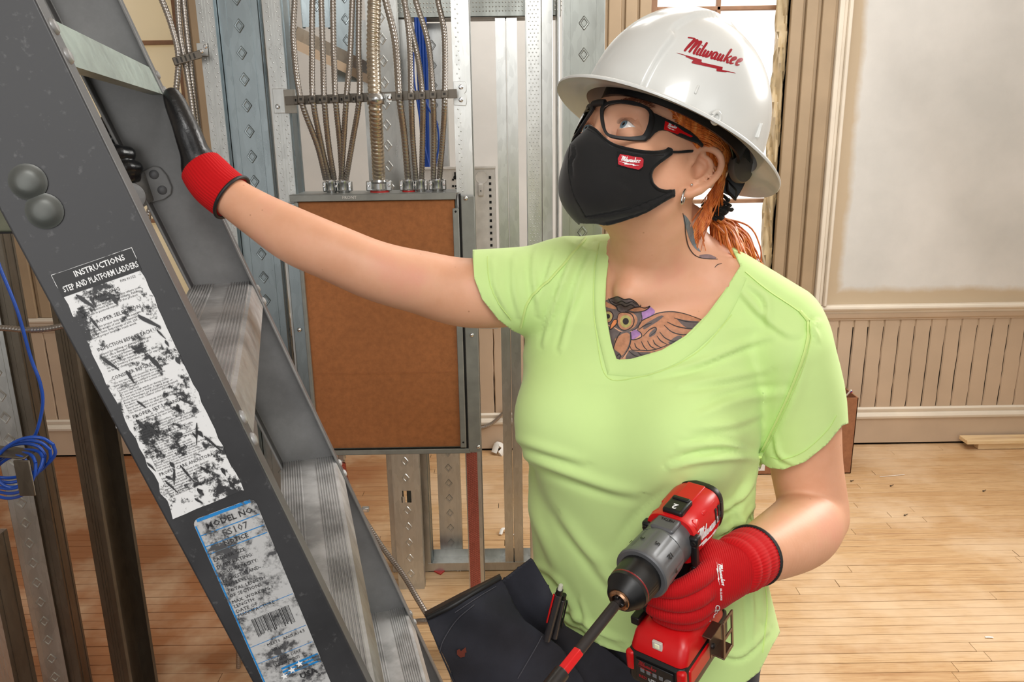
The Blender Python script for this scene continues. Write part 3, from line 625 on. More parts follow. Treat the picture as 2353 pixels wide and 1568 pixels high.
# cables
def cable(label, pts, ys, r=.0035, mat='blue', group=None):
    m = MB(); m.tube(catmull(cpath(pts, ys), 8), r, 8); o = obj('blue_cable', m, M[mat], None, 60); return tag(o, label, 'cable', group)
for i in range(4):
    cable(('leftmost', 'second from the left', 'third from the left', 'rightmost')[i] + ' of the four straight blue cables behind the right conduits', [(955 + 7 * i, 40), (958 + 7 * i, 110), (963 + 6 * i, 200), (968 + 5 * i, 300), (976 + 3 * i, 395)], [BY - .03] * 5, .005, group='blue cables behind the panel')
cable('loose blue cable bowed left of the hanging bundle', [(950, 120), (951, 180), (960, 240), (972, 320), (988, 390)], [BY - .05] * 5, .003)
cable('loose blue cable bowed right of the hanging bundle', [(975, 220), (985, 250), (1003, 280), (1008, 330), (1000, 385)], [BY - .05] * 5, .003)
cable('blue cable dropping in a slack curve at the left edge', [(-20, 560), (2, 620), (40, 715), (70, 820), (92, 880), (98, 930), (85, 990), (72, 1010)], [1.6] * 8, .0036)
for i in range(6):
    t = np.linspace(0, 2 * PI, 13); cx, cy = 52 - 5 * i, 1052 + 9 * i; rx, ry = 72 - 4 * (i % 3) - 3 * i, 36 + 4 * (i % 3)
    cable(['outermost', 'second', 'third', 'fourth', 'fifth', 'innermost'][i] + ' loop of the blue cable coil at the left edge', [(cx + rx * math.cos(a_ - .25) + 6 * math.sin(2 * a_ + i), cy + ry * math.sin(a_) - .42 * rx * math.cos(a_)) for a_ in t], 1.58 + .02 * np.sin(t + i), .0036, group='loops of the blue cable coil')
# hook that carries the coil
o = thing('cable_hook', 'bent steel bracket the blue cable coil hangs from', 'bracket', P(40, 1100, 1.62))
q = P(58, 1085, 1.55); m = MB(); m.box(q - A(.005, -.002, .015), (.034, .004, .082)); obj('plate', m, M['steel_dark'], o, 30, .003)
q = P(25, 1040, 1.58); m = MB(); m.box(q, (.085, .05, .004), unit((1, 0, -.12))); obj('shelf', m, M['steel_dark'], o, 30, .001)
q = P(8, 515, 1.75); o = thing('junction_box', 'grey green junction box at the left edge behind the ladder', 'box', q)
m = MB(); m.box(q + A(0, .02, .008), (.06, .06, .05)); obj('body', m, plain('olive_grey_paint', S(122, 126, 108), .5), o, 30, .006, seg=3); m = MB(); m.box(q + A(0, .02, -.018), (.064, .064, .004)); obj('rim', m, M['rubber'], o)

# ================================================================== things on the floor
BXY = 3.335
xr, xl = PZ(1945, 1090)[0] + .022, PZ(1735, 1092)[0]; zt = P(1948, 915, BXY)[2]
BX = thing('cardboard_box', 'open brown cardboard box on the floor behind the bent arm', 'box', ((xl + xr) / 2, BXY + .15, 0))
w = .005
m = MB(); m.ab((xl, BXY, .001), (xr, BXY + w, zt)); m.ab((xl, BXY + .28, .001), (xr, BXY + .28 + w, zt)); m.ab((xl, BXY, .001), (xl + w, BXY + .28, zt)); m.ab((xr - w, BXY, .001), (xr, BXY + .28, zt)); m.ab((xl, BXY, .001), (xr, BXY + .28, .006))
obj('carton', m, cardboard('box_board', S(158, 106, 74)), BX, 30, .001)
m = MB(); m.box(((xl + xr) / 2, BXY + .29 + .03, zt + .03), (xr - xl, .1, .004), (1, 0, 0), unit((0, 1, .9)), unit((0, -.9, 1))); obj('flap', m, M['cardboard'], BX)
q = P(1745, 1073, BXY - .001); m = MB(); m.ab((q[0] - .03, BXY - .0015, q[2] - .02), (q[0] + .025, BXY - .0005, q[2] + .04)); lb = obj('paper_label', m, M['white'], BX, label='white shipping label')
_l = text_obj('lettering', '09', .022, (q[0] - .004, BXY - .002, q[2] - .008), (1, 0, 0), (0, 0, 1), M['rubber'], lb, 'CENTER'); _l['kind'] = 'stuff'
q = P(1772, 1073, BXY - .001); m = MB(); m.ab((q[0], BXY - .0015, q[2] - .018), (q[0] + .05, BXY - .0005, q[2] + .012)); obj('paper_label', m, M['white'], BX)
for i, c in enumerate(('white', 'blue', 'red')):
    m = MB(); m.tube(catmull([P(1925 - 4 * i, 935, BXY + .06), P(1938 + i, 918 - i, BXY + .03), P(1946 + 2 * i, 908 - 2 * i, BXY + .01), P(1956 + i, 897 + 2 * i, BXY - .01)], 4), .0035, 6); o = obj('wire_offcut', m, M[c], None, 60)
    tag(o, ('white', 'blue', 'red')[i] + ' wire offcut sticking out of the cardboard box', 'wire')
lx = PZ(2175, 1008)[0]
for i, (y0, y1, z0, z1, xx, lb) in enumerate(((3.585, 3.625, 0, .032, lx + .075, 'front'), (3.57, 3.645, .032, .052, lx + .01, 'upper'))):
    m = MB(); m.ab((xx, y0, z0 + .0008), (3.3, y1, z1)); o = obj('lumber_board', m, M['pine'], None, 30, .002); tag(o, lb + ' pine board lying along the foot of the back wall at the right', 'board')
def scrap(name, label, px, py, pts, mat, r=.003, cat='scrap'):
    b = PZ(px, py); m = MB(); m.tube(catmull([b + A(*p) for p in pts], 5), r, 6, squash=.4); o = obj(name, m, M[mat], None, 60); tag(o, label, cat)
scrap('paper_curl', 'white paper curl on the floor under the panel wall', 1150, 1232, [(0, 0, .006), (.01, .02, .02), (.035, .02, .012), (.05, 0, .005), (.075, .01, .004)], 'white', .007)
scrap('paper_curl', 'white paper curl at the foot of the back wall', 1135, 1046, [(0, 0, .012), (.02, .02, .05), (.05, .01, .03), (.03, -.02, .01)], 'white', .018)
b = PZ(1012, 1312); m = MB(); m.prism([(-.03, 0), (-.008, -.022), (.004, -.03), (.018, -.004), (.03, .014), (.0, .006)], b + A(0, 0, .001), (1, 0, 0), (0, 1, 0), (0, 0, 1), .004); tag(obj('red_scrap', m, M['red'], None), 'torn red scrap on the floor in front of the track', 'scrap')
scrap('green_scrap', 'tiny green scrap beside the red one', 1055, 1314, [(-.006, 0, .002), (0, .003, .004), (.006, 0, .002)], 'cabinet', .002)
scrap('plastic_plug', 'pale wall plug lying on the boards at the right', 2272, 1467, [(-.012, 0, .004), (0, 0, .004), (.012, -.002, .004)], 'white', .003, 'plug')
scrap('wood_splinter', 'pale splinter on the worn boards at the right', 2050, 1095, [(-.06, -.008, .003), (0, 0, .003), (.06, .01, .003)], 'white', .0018)
for px, py, lb in ((2046, 1119, 'screw on the floor right of the elbow'), (1955, 1108, 'screw on the floor beside the cardboard box'), (2259, 1131, 'screw lying alone on the worn boards'), (2078, 1187, 'dark screw nearest the elbow on the boards')):
    b = PZ(px, py); m = MB(); m.lathe([(0, .004), (.002, .0038), (.004, .0018), (.022, .001)], b + A(0, 0, .004), (1, .6, 0), 8); tag(obj('loose_screw', m, M['clip'], None), 'small ' + lb, 'screw')
# ================================================================== step ladder
LA, LPHI, LS, LK, WR = .3198, .2747, .600, .0626, .09
LP0 = A(-.2264, .6335, 1.3); LG = A(math.cos(LPHI), math.sin(LPHI), 0); LE = A(-math.sin(LPHI), math.cos(LPHI), 0)
LD = math.sin(LA) * LG - math.cos(LA) * A(0, 0, 1); LB = -math.cos(LA) * LG - math.sin(LA) * A(0, 0, 1)
DN, DF = LD - LE * LK, LD + LE * LK
LN = unit(np.cross(DN, LB)); LN = LN if LN @ LE < 0 else -LN          # outward normal of the near web
def near_pt(t, s, o=0.0): return LP0 + DN * t + LB * s + LN * o
def far_pt(t, s, o=0.0): return LP0 + LE * (LS + .0) + DF * t + LB * s - LE * o
def rail_uv(px, py):
    d = ray(px, py); q = CAM + d * (((LP0 - CAM) @ LN) / (d @ LN)) - LP0
    t = (q @ LE * 0 + q @ unit(DN)) ; u = unit(DN); s = q @ LB; q2 = q - LB * s
    return (q2 @ u) / np.linalg.norm(DN), s
def fibre(name, c, sc=1.0):
    t = NT(name); v = t.coord(); n = t.noise(v, 7, 7, .65); n2 = t.noise(v, 140, 4, .6); n3 = t.noise(t.coord((1, 1, .15), rot=(0, .3, 0)), 64, 6, .75)
    base = t.mix(t.ramp(n, [(.35, 0.0), (.7, 1.0)]), tuple(q * .72 for q in c), tuple(q * 1.25 for q in c))
    sc1 = t.mix(t.ramp(n2, [(.62, 0.0), (.75, .22)]), base, S(140, 140, 140))
    sc2 = t.mix(t.ramp(n3, [(.68, 0.0), (.74, .3)]), sc1, S(120, 120, 122))
    t.set(Base_Color=sc2, Roughness=t.ramp(n, [(.3, .34), (.7, .52)])); t.bump(n2, .1, .0006); return t.mat
M['fibre'] = fibre('grey_fibreglass', S(46, 46, 48))
M['fibre_worn'] = fibre('scuffed_fibreglass_edge', S(92, 92, 94))
def alu(name, c, stain=.5):
    t = NT(name); v = t.coord((1, 1, 1)); n = t.noise(v, 9, 8, .65); n2 = t.noise(v, 60, 5)
    col = t.mix(t.ramp(n, [(.42, 0.0), (.62, stain)]), c, S(86, 84, 82))
    t.set(Base_Color=col, Metallic=.35, Roughness=t.ramp(n2, [(.3, .32), (.7, .5)])); t.bump(n2, .08, .0008); return t.mat
M['alu'] = alu('worn_aluminium', S(190, 190, 190), .55); M['alu_green'] = alu('greenish_aluminium', S(160, 174, 166), .35)
M['fibre_far'] = fibre('grey_fibreglass_stained', S(122, 122, 122))
T0, T1 = -.95, (1.3 - .035) / -LD[2]
LAD = thing('step_ladder', 'grey fibreglass stepladder with aluminium steps and worn labels, nearest the camera', 'ladder', (LP0 + DN * T1)[:2].tolist() + [0])
def channel(name, pt, dirn, sign, mat):
    """C rail: web in the rail plane, flanges turned inwards"""
    w, fl, t = WR, .03, .004; I = LE * sign
    m = MB(); a0, a1 = pt(T0, 0), pt(T1, 0)
    prof = [(0, 0), (w, 0), (w, fl), (w - t, fl), (w - t, t), (t, t), (t, fl), (0, fl)]
    V = [a + LB * x + I * y for a in (a0, a1) for x, y in prof]
    m.add(V, [tuple(range(7, -1, -1)), tuple(range(8, 16))] + [(i, (i + 1) % 8, 8 + (i + 1) % 8, 8 + i) for i in range(8)])
    r = obj(name, m, [mat, M['fibre_worn']], LAD, 30, .0022, seg=3)
    for p in r.data.polygons:
        if Vector(p.normal).dot(Vector(-LB)) > .9: p.material_index = 1                # scuffed outer flange
    m = MB(); c = a1 + LB * w / 2 + I * fl / 2
    m.box(c + DN * .012, (w + .014, fl + .014, .045), -LB, I, -unit(LD)); obj('rubber_foot', m, M['rubber'], LAD, 30, .004)
    return r
NR = channel('side_rail', near_pt, DN, 1, M['fibre'])
FR = channel('side_rail', lambda t, s, o=0: far_pt(t, s) + LE * .03, DF, -1, M['fibre_far'])
def t_far(py):
    lo, hi = -1.2, 1.0
    for _ in range(40):
        mid = (lo + hi) / 2
        if proj(far_pt(mid, 0))[1] < py: lo = mid
        else: hi = mid
    return lo
TS = [t_far(150), t_far(652), t_far(1060), t_far(1412)]
dT = (TS[3] - TS[1]) / 2; TS.append(TS[3] + dT)
def rivet(par, q, nrm, r=.0065, mat=None):
    m = MB(); m.lathe([(-.0005, r), (.001, r * .98), (.0028, r * .75), (.0036, r * .3)], q, nrm, 14); return obj('rivet', m, mat or M['alu'], par)
for k, t in enumerate(TS):
    hz = WR / math.cos(LA)
    # tread profile along g (0 at the front nosing, backwards) and up
    prof = [(0.006, -.0015), (.003, -.006)]
    top = []; x = .006
    def rib(x0, n, w):
        out = []
        for i in range(n): a = x0 + i * w; out += [(a, -.0018), (a + w * .18, 0), (a + w * .55, 0), (a + w * .73, -.0018)]
        return out
    top += rib(.007, 8, .0038) + [(.039, -.0012), (.058, -.0012)] + rib(.0605, 8, .0038) + [(hz - .001, -.0018)]
    A_ = math.tan(LA); ap = .04 * math.cos(LA)
    lower = [(hz - .001 , -.006), (.012, -.006), (.0125 - (ap - .002) * A_ + .004, -ap + .002), (.0125 - ap * A_ + .008, -ap), (.003 - ap * A_, -ap), (.001, -.007), (.003, -.0025)]
    poly = [(-a, b) for a, b in top + lower]
    a0 = near_pt(t, 0) + LE * .004; L = LS + .03 + 2 * LK * t - .008
    m = MB(); m.prism(poly, a0, LG, (0, 0, 1), LE, L)
    o = obj('step', m, M['alu'] if k else M['alu_green'], LAD, 30)
    for par, base, q in ((NR, near_pt, 1), (FR, lambda t_, s_, o_=0: far_pt(t_, s_) + LE * .018, -1)):
        for dt in (.012, .034): rivet(par, base(t + dt, 0) + LE * (.015 if q == 1 else 0) - LB * .0, -LB)
# carriage bolts on the near web
for px, py in ((65, 418), (103, 485)):
    t, s = rail_uv(px, py); q = near_pt(t, s)
    m = MB(); m.lathe([(0, .0132), (.0012, .0135), (.002, .0115), (.004, .0095), (.0052, .006), (.0056, .002)], q, LN, 28); obj('bolt_head', m, alu('dull_bolt', S(84, 88, 84), .7), NR)
# spreader bracket on the inner face of the far web
def far_in(px, py, off=.0):
    n = LE; q0 = far_pt(0, 0) + LE * (.026 - off); d = ray(px, py); nn = unit(np.cross(DF, LB)); return CAM + d * (((q0 - CAM) @ nn) / (d @ nn))
FN = unit(np.cross(DF, LB)); FN = FN if FN @ LE < 0 else -FN
pl = [(318, 398), (352, 381), (368, 384), (384, 402), (396, 430), (394, 446), (378, 458), (346, 467), (330, 462)]
V = [far_in(x, y, .001) for x, y in pl]; m = MB(); n = len(pl); m.add(V + [v + FN * .004 for v in V], [tuple(range(n)), tuple(range(n, 2 * n))] + [(i, (i + 1) % n, n + (i + 1) % n, n + i) for i in range(n)])
BR = obj('spreader_bracket', m, M['fibre_far'], LAD, 30, .0015)
for px, py in ((354, 401), (373, 437)): rivet(BR, far_in(px, py, .004), FN, .007, M['fibre_worn'])
V = []
for px, py, off in ((332, 394, .005), (322, 400, .020), (306, 412, .036)): V += [far_in(px, py, off), far_in(px + 22, py + 66, off)]
m = MB(); m.add(V, [(0, 1, 3, 2), (2, 3, 5, 4)]); obj('hinge_plate', m, M['alu'], BR, 60, solid=.003)
m = MB(); m.lathe([(0, .019), (.004, .019), (.005, .016)], far_in(302, 450, .037), FN, 26); m.lathe([(.004, .008), (.009, .007), (.01, .003)], far_in(302, 450, .037), FN, 16); obj('hinge_disc', m, M['alu'], BR)
q = far_in(302, 450, .034); m = MB(); m.box(q - LG * .2, (.42, .004, .024), LG, LE); obj('spreader_bar', m, M['alu'], LAD, 30, .001)
# ---- labels on the near web
def labelmat(name, paper, dark, lo, hi, blue=False):
    t = NT(name); v = t.coord((1, 1, 1), rot=(0, -.32, 0)); big = t.noise(v, 26, 8, .7, .3); fine = t.noise(v, 150, 6, .7)
    f = t.math('ADD', t.math('MULTIPLY', big, .62), t.math('MULTIPLY', fine, .38))
    col = t.ramp(f, [(lo, dark), (lo + .025, tuple(q * .55 for q in paper)), (hi, paper)])
    t.set(Base_Color=col, Roughness=.45); t.bump(f, .15, .0006); return t.mat
M['label1'] = labelmat('worn_white_label', S(214, 214, 214), S(44, 44, 46), .445, .485)
M['label2'] = labelmat('worn_grey_label', S(176, 176, 176), S(70, 70, 72), .44, .52)
M['label_black'] = labelmat('label_black_band', (.012, .012, .013), S(70, 70, 72), .40, .44)
M['label_blue'] = labelmat('label_blue_print', S(20, 120, 186), S(90, 100, 106), .43, .46)
M['ink'] = plain('label_ink', (.02, .02, .022), .5)
M['inkw'] = plain('label_white_ink', S(222, 222, 222), .5)
XL, YL = -LB, -unit(DN - LB * (DN @ LB))
def plate(name, corners, mat, par, off=.0006, rnd=0):
    V = [near_pt(*rail_uv(x, y)[:2], off) for x, y in corners]; m = MB(); n = len(V)
    m.add(V + [v - LN * .0004 for v in V], [tuple(range(n)), tuple(range(2 * n - 1, n - 1, -1))] + [(i, (i + 1) % n, n + (i + 1) % n, n + i) for i in range(n)])
    return obj(name, m, mat, par, None)
# a frame on the web: u runs along the text, v down the label; (0,0) the label's top left, in metres
def lab_frame(tl, tr, bl):
    a, b, c = (near_pt(*rail_uv(*q), .0) for q in (tl, tr, bl)); X = unit(b - a); Yd = unit((c - a) - X * ((c - a) @ X)); return a, X, Yd, np.linalg.norm(b - a), (c - a) @ Yd
o1, X1, Y1, w1, h1 = lab_frame((117, 632), (303, 568), (400, 1192))
def quad_on(o, X, Yd, u0, v0, u1, v1, off): 
    return [o + X * a + Yd * b + LN * off for a, b in ((u0, v0), (u0, v1), (u1, v1), (u1, v0))]
def flat(name, polys, mat, par):
    m = MB()
    for p in polys: m.add(p, [tuple(range(len(p)))])
    return obj(name, m, mat, par, None, fix=False)
def ragged(u0, v0, u1, v1, amp, n=26):
    pts = []
    for i in range(n): pts.append((u0 + amp * RNG.random(), v0 + (v1 - v0) * i / n))
    for i in range(6): pts.append((u0 + (u1 - u0) * i / 6, v1 - amp * .3 * RNG.random()))
    for i in range(n): pts.append((u1 - amp * .7 * RNG.random(), v1 + (v0 - v1) * i / n))
    for i in range(6): pts.append((u1 + (u0 - u1) * i / 6, v0 + amp * .2 * RNG.random()))
    return pts
m = MB(); pts = ragged(0, 0, w1, h1, .003); V = [o1 + X1 * a + Y1 * b + LN * .0006 for a, b in pts]; m.add(V, [tuple(range(len(V)))]); L1 = obj('instruction_label', m, M['label1'], NR, None, fix=False, label='peeling white instruction label with black heading')
flat('heading_band', [quad_on(o1, X1, Y1, .0005, .0005, w1 - .0005, .019, .0008)], M['label_black'], L1)
def txt(o, X, Yd, u, v, body, size, mat, par_V, align='CENTER', fit=None, bold=0.0, spacing=1.0, off=.0011):
    r = text_obj(None, body, size, o + X * u + Yd * v + LN * off, X, -Yd, mat, None, align, fit=fit, bold=bold, N=LN, spacing=spacing, res=1)
    par_V.append(r)
def merge(name, lst, mat, par, lab=None):
    m = MB()
    for V, F in lst: m.add(V, F)
    return obj(name, m, mat, par, None, fix=False, label=lab)
wt, bk, sm = [], [], []
txt(o1, X1, Y1, w1 * .56, .0055, 'INSTRUCTIONS', .0066, None, wt, fit=w1 * .62, bold=.00012)
txt(o1, X1, Y1, w1 * .52, .0138, 'STEP AND PLATFORM LADDERS', .0066, None, wt, fit=w1 * .93, bold=.00012)
merge('heading_text', wt, M['inkw'], L1)
def paras():
    H = [(.0265, 'WARNING'), (.0445, 'PROPER SELECTION'), (.0655, 'INSPECTION BEFORE EACH USE'), (.0905, 'CONSIDER BEFORE EACH USE'), (.1255, 'PROPER SET-UP AND USE'), (.1785, 'PROPER CARE AND STORAGE')]
    B = {0: ['Metal conducts electricity, do not use where con-', 'tact may be made with electrical circuits. Failure', 'to read instructions in the use of this product', 'may result in personal injury.'],
         1: ['Choose the proper duty rating to support', 'combined weight of user and materials.', 'Ladders have duty ratings of 200, 225, 250.', 'Select proper length to reach work.'],
         2: ['Inspect for missing or damaged parts and', 'never use a damaged ladder. Check all', 'rivets, steps and fasteners; must be', 'secure and in good working order.', 'Clean off foreign material (wet paint, mud,', 'oil, etc.) Destroy if broken, worn, or exposed', 'to fire or chemicals.'],
         3: ['Do not use around electricity. Keep away from', 'wires. Not for use in chemical or other', 'corrosive areas as outlined in instructions.', 'Ladder is designed for one person only.', 'Do not overload.', 'Do not use in high winds or during storm.', 'Do not use in poor health, if taking drugs or', 'alcoholic beverages, or if physically handicapped.', 'Keep shoes clean. Leather soles should not', 'be worn.', 'Never leave ladder set up and unattended.', 'Pay close attention to what you are doing.', 'Use this product at your own risk.'],
         4: ['Use help in setting up ladder if possible.', 'Make sure ladder is fully open and', 'locked.', 'Set all feet on firm level surface. Do not', 'unstable, loose, or slippery surfaces. Place ladder', 'where access is not obstructed. Do not place in', 'front of unlocked doors. Ladders are not intended', 'to be used on scaffolds.', 'Secure ladder from movement where possible.', 'Make sure spreaders are locked and ladder is', 'stable before climbing.', 'Climb only front side of ladder. Face ladder when', 'climbing up or down. Maintain a firm grip. Use', 'both hands in climbing. Do not', 'keep body centered between side rails.', 'overreach. Get down and move ladder.', 'Do not climb, stand or sit above second step from', 'top on stepladders or above the platform', 'ladders. Do not climb, stand or sit on rear', 'braces, ladder top or pail rack. Do not climb', 'from one ladder onto another, to side of ladder. Do', 'not pushing or pulling while on it.'],
         5: ['Hang ladder on wall every 6 for support.', 'Never drop ladder or put weight', 'Securely support ladder in transit.', 'Never paint ladder or coat with wood', 'preservative on wood ladders.', 'cements, but do not. Keep away', 'heat and moisture.', 'SEE ADDITIONAL INSTRUCTIONS']}
    return H, B
H_, B_ = paras(); sc = h1 / .2185
for i, (v, hd) in enumerate(H_):
    v *= sc; nx = (H_[i + 1][0] * sc if i < 5 else h1 - .006)
    txt(o1, X1, Y1, w1 * .5, v, hd, .0042, None, bk, fit=w1 * .8)
    step = min(.0024, (nx - v - .006) / max(1, len(B_[i])))
    for j, ln in enumerate(B_[i]): txt(o1, X1, Y1, w1 * .1, v + .0042 + step * j, ln, step * 1.02, None, sm, 'LEFT', fit=w1 * .82)
txt(o1, X1, Y1, w1 * .8, .0215 * sc, 'P/N 91122', .0028, None, sm, fit=w1 * .3)
merge('section_headings', bk, M['ink'], L1); o = merge('small_print', sm, M['ink'], L1); o['kind'] = 'stuff'
# deep scrapes that tore through the paper
m = MB()
for _ in range(34):
    u, v, L, a, w = RNG.uniform(.05, .95) * w1, RNG.uniform(.12, .97) * h1, RNG.uniform(.006, .02), RNG.normal(.25, .25), RNG.uniform(.0008, .0022)
    dx, dy = math.sin(a), math.cos(a); pts = []
    for s_ in (0, .25, .5, .75, 1): pts.append((u + dx * L * (s_ - .5) - dy * w * math.sin(PI * min(.95, s_ + .08)) * RNG.uniform(.6, 1.2), v + dy * L * (s_ - .5) + dx * w))
    for s_ in (1, .75, .5, .25, 0): pts.append((u + dx * L * (s_ - .5) + dy * w * math.sin(PI * min(.95, s_ + .08)) * RNG.uniform(.6, 1.2), v + dy * L * (s_ - .5) - dx * w))
    pts = [(min(max(p_, .0015), w1 - .0015), min(max(q_, .02), h1 - .001)) for p_, q_ in pts]
    m.add([o1 + X1 * p_ + Y1 * q_ + LN * .0014 for p_, q_ in pts], [tuple(range(10))])
o = obj('scrapes', m, M['fibre'], L1, None, fix=False); o['kind'] = 'stuff'
# second label
o2, X2, Y2, w2, h2 = lab_frame((441, 1196), (584, 1143), (640, 1620))
r = .006; arc = lambda cx, cy, a0: [(cx + r * math.cos(a0 + k * PI / 10), cy - r * math.sin(a0 + k * PI / 10)) for k in range(6)]
pts = arc(w2 - r, r, 0) + arc(r, r, PI / 2) + [(0, h2), (w2, h2)]
m = MB(); m.add([o2 + X2 * a + Y2 * b + LN * .0006 for a, b in pts], [tuple(range(len(pts)))]); L2 = obj('rating_label', m, M['label2'], NR, None, fix=False, label='scuffed grey rating label edged in blue')
bl_ = [quad_on(o2, X2, Y2, r * .6, .0003, w2 - r * .6, .0032, .0009), quad_on(o2, X2, Y2, .0003, r, .0016, h2, .0009)]
for vv in (.0155, .0265, .034): bl_.append(quad_on(o2, X2, Y2, .001, vv, w2 - .001, vv + .0008, .0009))
for vv in (.098, .132, .150): bl_.append(quad_on(o2, X2, Y2, .001, vv, w2 - .001, vv + .0005, .0009))
for i in range(3): bl_.append(quad_on(o2, X2, Y2, w2 * .35 + i * .0, .163 + i * .0036, w2 - .001, .165 + i * .0036, .0009))
flat('blue_lines', bl_, M['label_blue'], L2)
bk = []; k = h2 / .19
for u, v, b_, s_ in ((.55, .0098, 'MODEL NO.', .0078), (.5, .0302, 'NOTICE', .0058)): txt(o2, X2, Y2, w2 * u, v, b_, s_, None, bk, fit=w2 * .78, bold=.0001)
for v, b_ in ((.0415, 'LADDER SIZE:'), (.0485, 'DUTY RATING:'), (.0555, 'LOAD CAPACITY:'), (.0625, 'HIGHEST STAND-'), (.0675, 'ING LEVEL:'), (.0735, 'TOTAL LENGTH'), (.0785, 'OF SECTIONS:'), (.0848, 'MAX. WORKING'), (.0893, 'LENGTH:'), (.0945, 'DATE OF'), (.0990, 'MANUFACTURE:')): txt(o2, X2, Y2, .003, v, b_, .0047, None, bk, 'LEFT', fit=w2 * .62)
for u, v, b_ in ((.4, .1365, 'MEETS'), (.75, .1365, 'ANSI A14.5'), (.4, .143, 'OSHA'), (.55, .154, 'MECH. DEPT'), (.5, .159, 'REQUIREMENTS')): txt(o2, X2, Y2, w2 * u, v, b_, .0042, None, bk, fit=w2 * .4)
txt(o2, X2, Y2, w2 * .72, .179, 'USA', .0085, None, bk, bold=.0002)
_l = merge('lettering', bk, M['ink'], L2); _l['kind'] = 'stuff'
fd = []; txt(o2, X2, Y2, w2 * .55, .0212, 'FS107', .0088, None, fd, spacing=1.05); merge('faded_stamp', fd, plain('faded_ink', S(58, 58, 60), .6), L2)
bars = []; u = w2 * .22
while u < w2 * .85:
    ww = RNG.choice([.0003, .0005, .0009]); bars.append(quad_on(o2, X2, Y2, u, .107, u + ww, .124 + RNG.uniform(-.002, .002), .001)); u += ww + RNG.choice([.0004, .0007])
o = flat('barcode', bars, M['ink'], L2); o['kind'] = 'stuff'
st = []
for cu_, cv_ in ((w2 * .35, .172), (w2 * .5, .169), (w2 * .65, .166)):
    p = []
    for i in range(10): rr = .0036 if i % 2 == 0 else .0015; p.append(o2 + X2 * (cu_ + rr * math.sin(i * PI / 5)) + Y2 * (cv_ - rr * math.cos(i * PI / 5)) + LN * .0013)
    st.append(p)
m = MB()
for p in st: m.add(p + [sum(p) / 10], [(i, (i + 1) % 10, 10) for i in range(10)])
obj('stars', m, M['inkw'], L2, None, fix=False)
# ================================================================== implicit surfaces
def sdf_mesh(f, lo, hi, h, proj_it=2):
    """surface net of f = 0, evaluated only in blocks near the surface"""
    lo = np.asarray(lo, float); hi = np.asarray(hi, float); B = 8
    nb = np.ceil((hi - lo) / (h * B)).astype(int); g = np.stack(np.meshgrid(*[np.arange(k) for k in nb], indexing='ij'), -1).reshape(-1, 3)
    c = lo + (g + .5) * B * h; d = f(c); keep = g[np.abs(d) < B * h * 1.25]
    N = nb * B + 2; r = np.arange(B + 1); off = np.stack(np.meshgrid(r, r, r, indexing='ij'), -1).reshape(-1, 3)
    vals = np.empty((len(keep), B + 1, B + 1, B + 1))
    for s in range(0, len(keep), 400):
        k = keep[s:s + 400]; idx = (k[:, None, :] * B + off[None]).reshape(-1, 3); vals[s:s + 400] = f(lo + idx * h).reshape(-1, B + 1, B + 1, B + 1)
    sg = vals < 0
    cor = [sg[:, a:B + a, b:B + b, e:B + e] for a in (0, 1) for b in (0, 1) for e in (0, 1)]
    cnt = sum(q.astype(int) for q in cor); act = np.argwhere((cnt > 0) & (cnt < 8))
    cell = keep[act[:, 0]] * B + act[:, 1:]; cid = (cell[:, 0] * N[1] + cell[:, 1]) * N[2] + cell[:, 2]
    cv = np.stack([vals[act[:, 0], act[:, 1] + a, act[:, 2] + b, act[:, 3] + e] for a in (0, 1) for b in (0, 1) for e in (0, 1)], 1)
    co = np.array([(a, b, e) for a in (0, 1) for b in (0, 1) for e in (0, 1)], float); acc = np.zeros((len(cell), 3)); n = np.zeros(len(cell))
    for i in range(8):
        for j in range(i + 1, 8):
            if np.abs(co[i] - co[j]).sum() != 1: continue
            a, b = cv[:, i], cv[:, j]; x = (a < 0) != (b < 0); t = np.where(x, a / np.where(x, a - b, 1), 0)
            acc += x[:, None] * (co[i] + (co[j] - co[i]) * t[:, None]); n += x
    V = lo + (cell + acc / n[:, None]) * h
    o = np.argsort(cid); cs = cid[o]; F = []
    st = np.array([N[1] * N[2], N[2], 1])
    for ax in range(3):
        sl = [slice(0, B)] * 3; sl2 = list(sl); sl2[ax] = slice(1, B + 1)
        A0, A1 = sg[(slice(None),) + tuple(sl)], sg[(slice(None),) + tuple(sl2)]
        e = np.argwhere(A0 != A1); flip = A0[tuple(e.T)]
        gi = keep[e[:, 0]] * B + e[:, 1:]; b, c2 = (ax + 1) % 3, (ax + 2) % 3
        base = gi @ st; q = np.stack([base, base - st[b], base - st[b] - st[c2], base - st[c2]], 1)
        p = np.clip(np.searchsorted(cs, q), 0, len(cs) - 1); ok = (cs[p] == q).all(1); q = o[p][ok]; fl = flip[ok]
        q[~fl] = q[~fl][:, ::-1]; F.append(q)
    F = np.concatenate(F)
    nn = np.cross(V[F[:, 1]] - V[F[:, 0]], V[F[:, 2]] - V[F[:, 0]]); k = np.arange(0, len(F), max(1, len(F) // 400)); c_ = V[F[k]].mean(1); e = h * .5; u_ = nn[k] / (np.linalg.norm(nn[k], axis=1)[:, None] + 1e-12)
    if np.median(f(c_ + u_ * e) - f(c_ - u_ * e)) < 0: F = F[:, ::-1].copy()
    for _ in range(proj_it):
        e = h * .3; d = f(V); G = np.stack([f(V + A(*(e * (np.arange(3) == i)))) - d for i in range(3)], 1) / e
        g2 = (G ** 2).sum(1); V = V - G * (d / np.maximum(g2, .25))[:, None]
    return V, F
def tri(F): return np.concatenate([F[:, [0, 1, 2]], F[:, [0, 2, 3]]]) if F.shape[1] == 4 else F
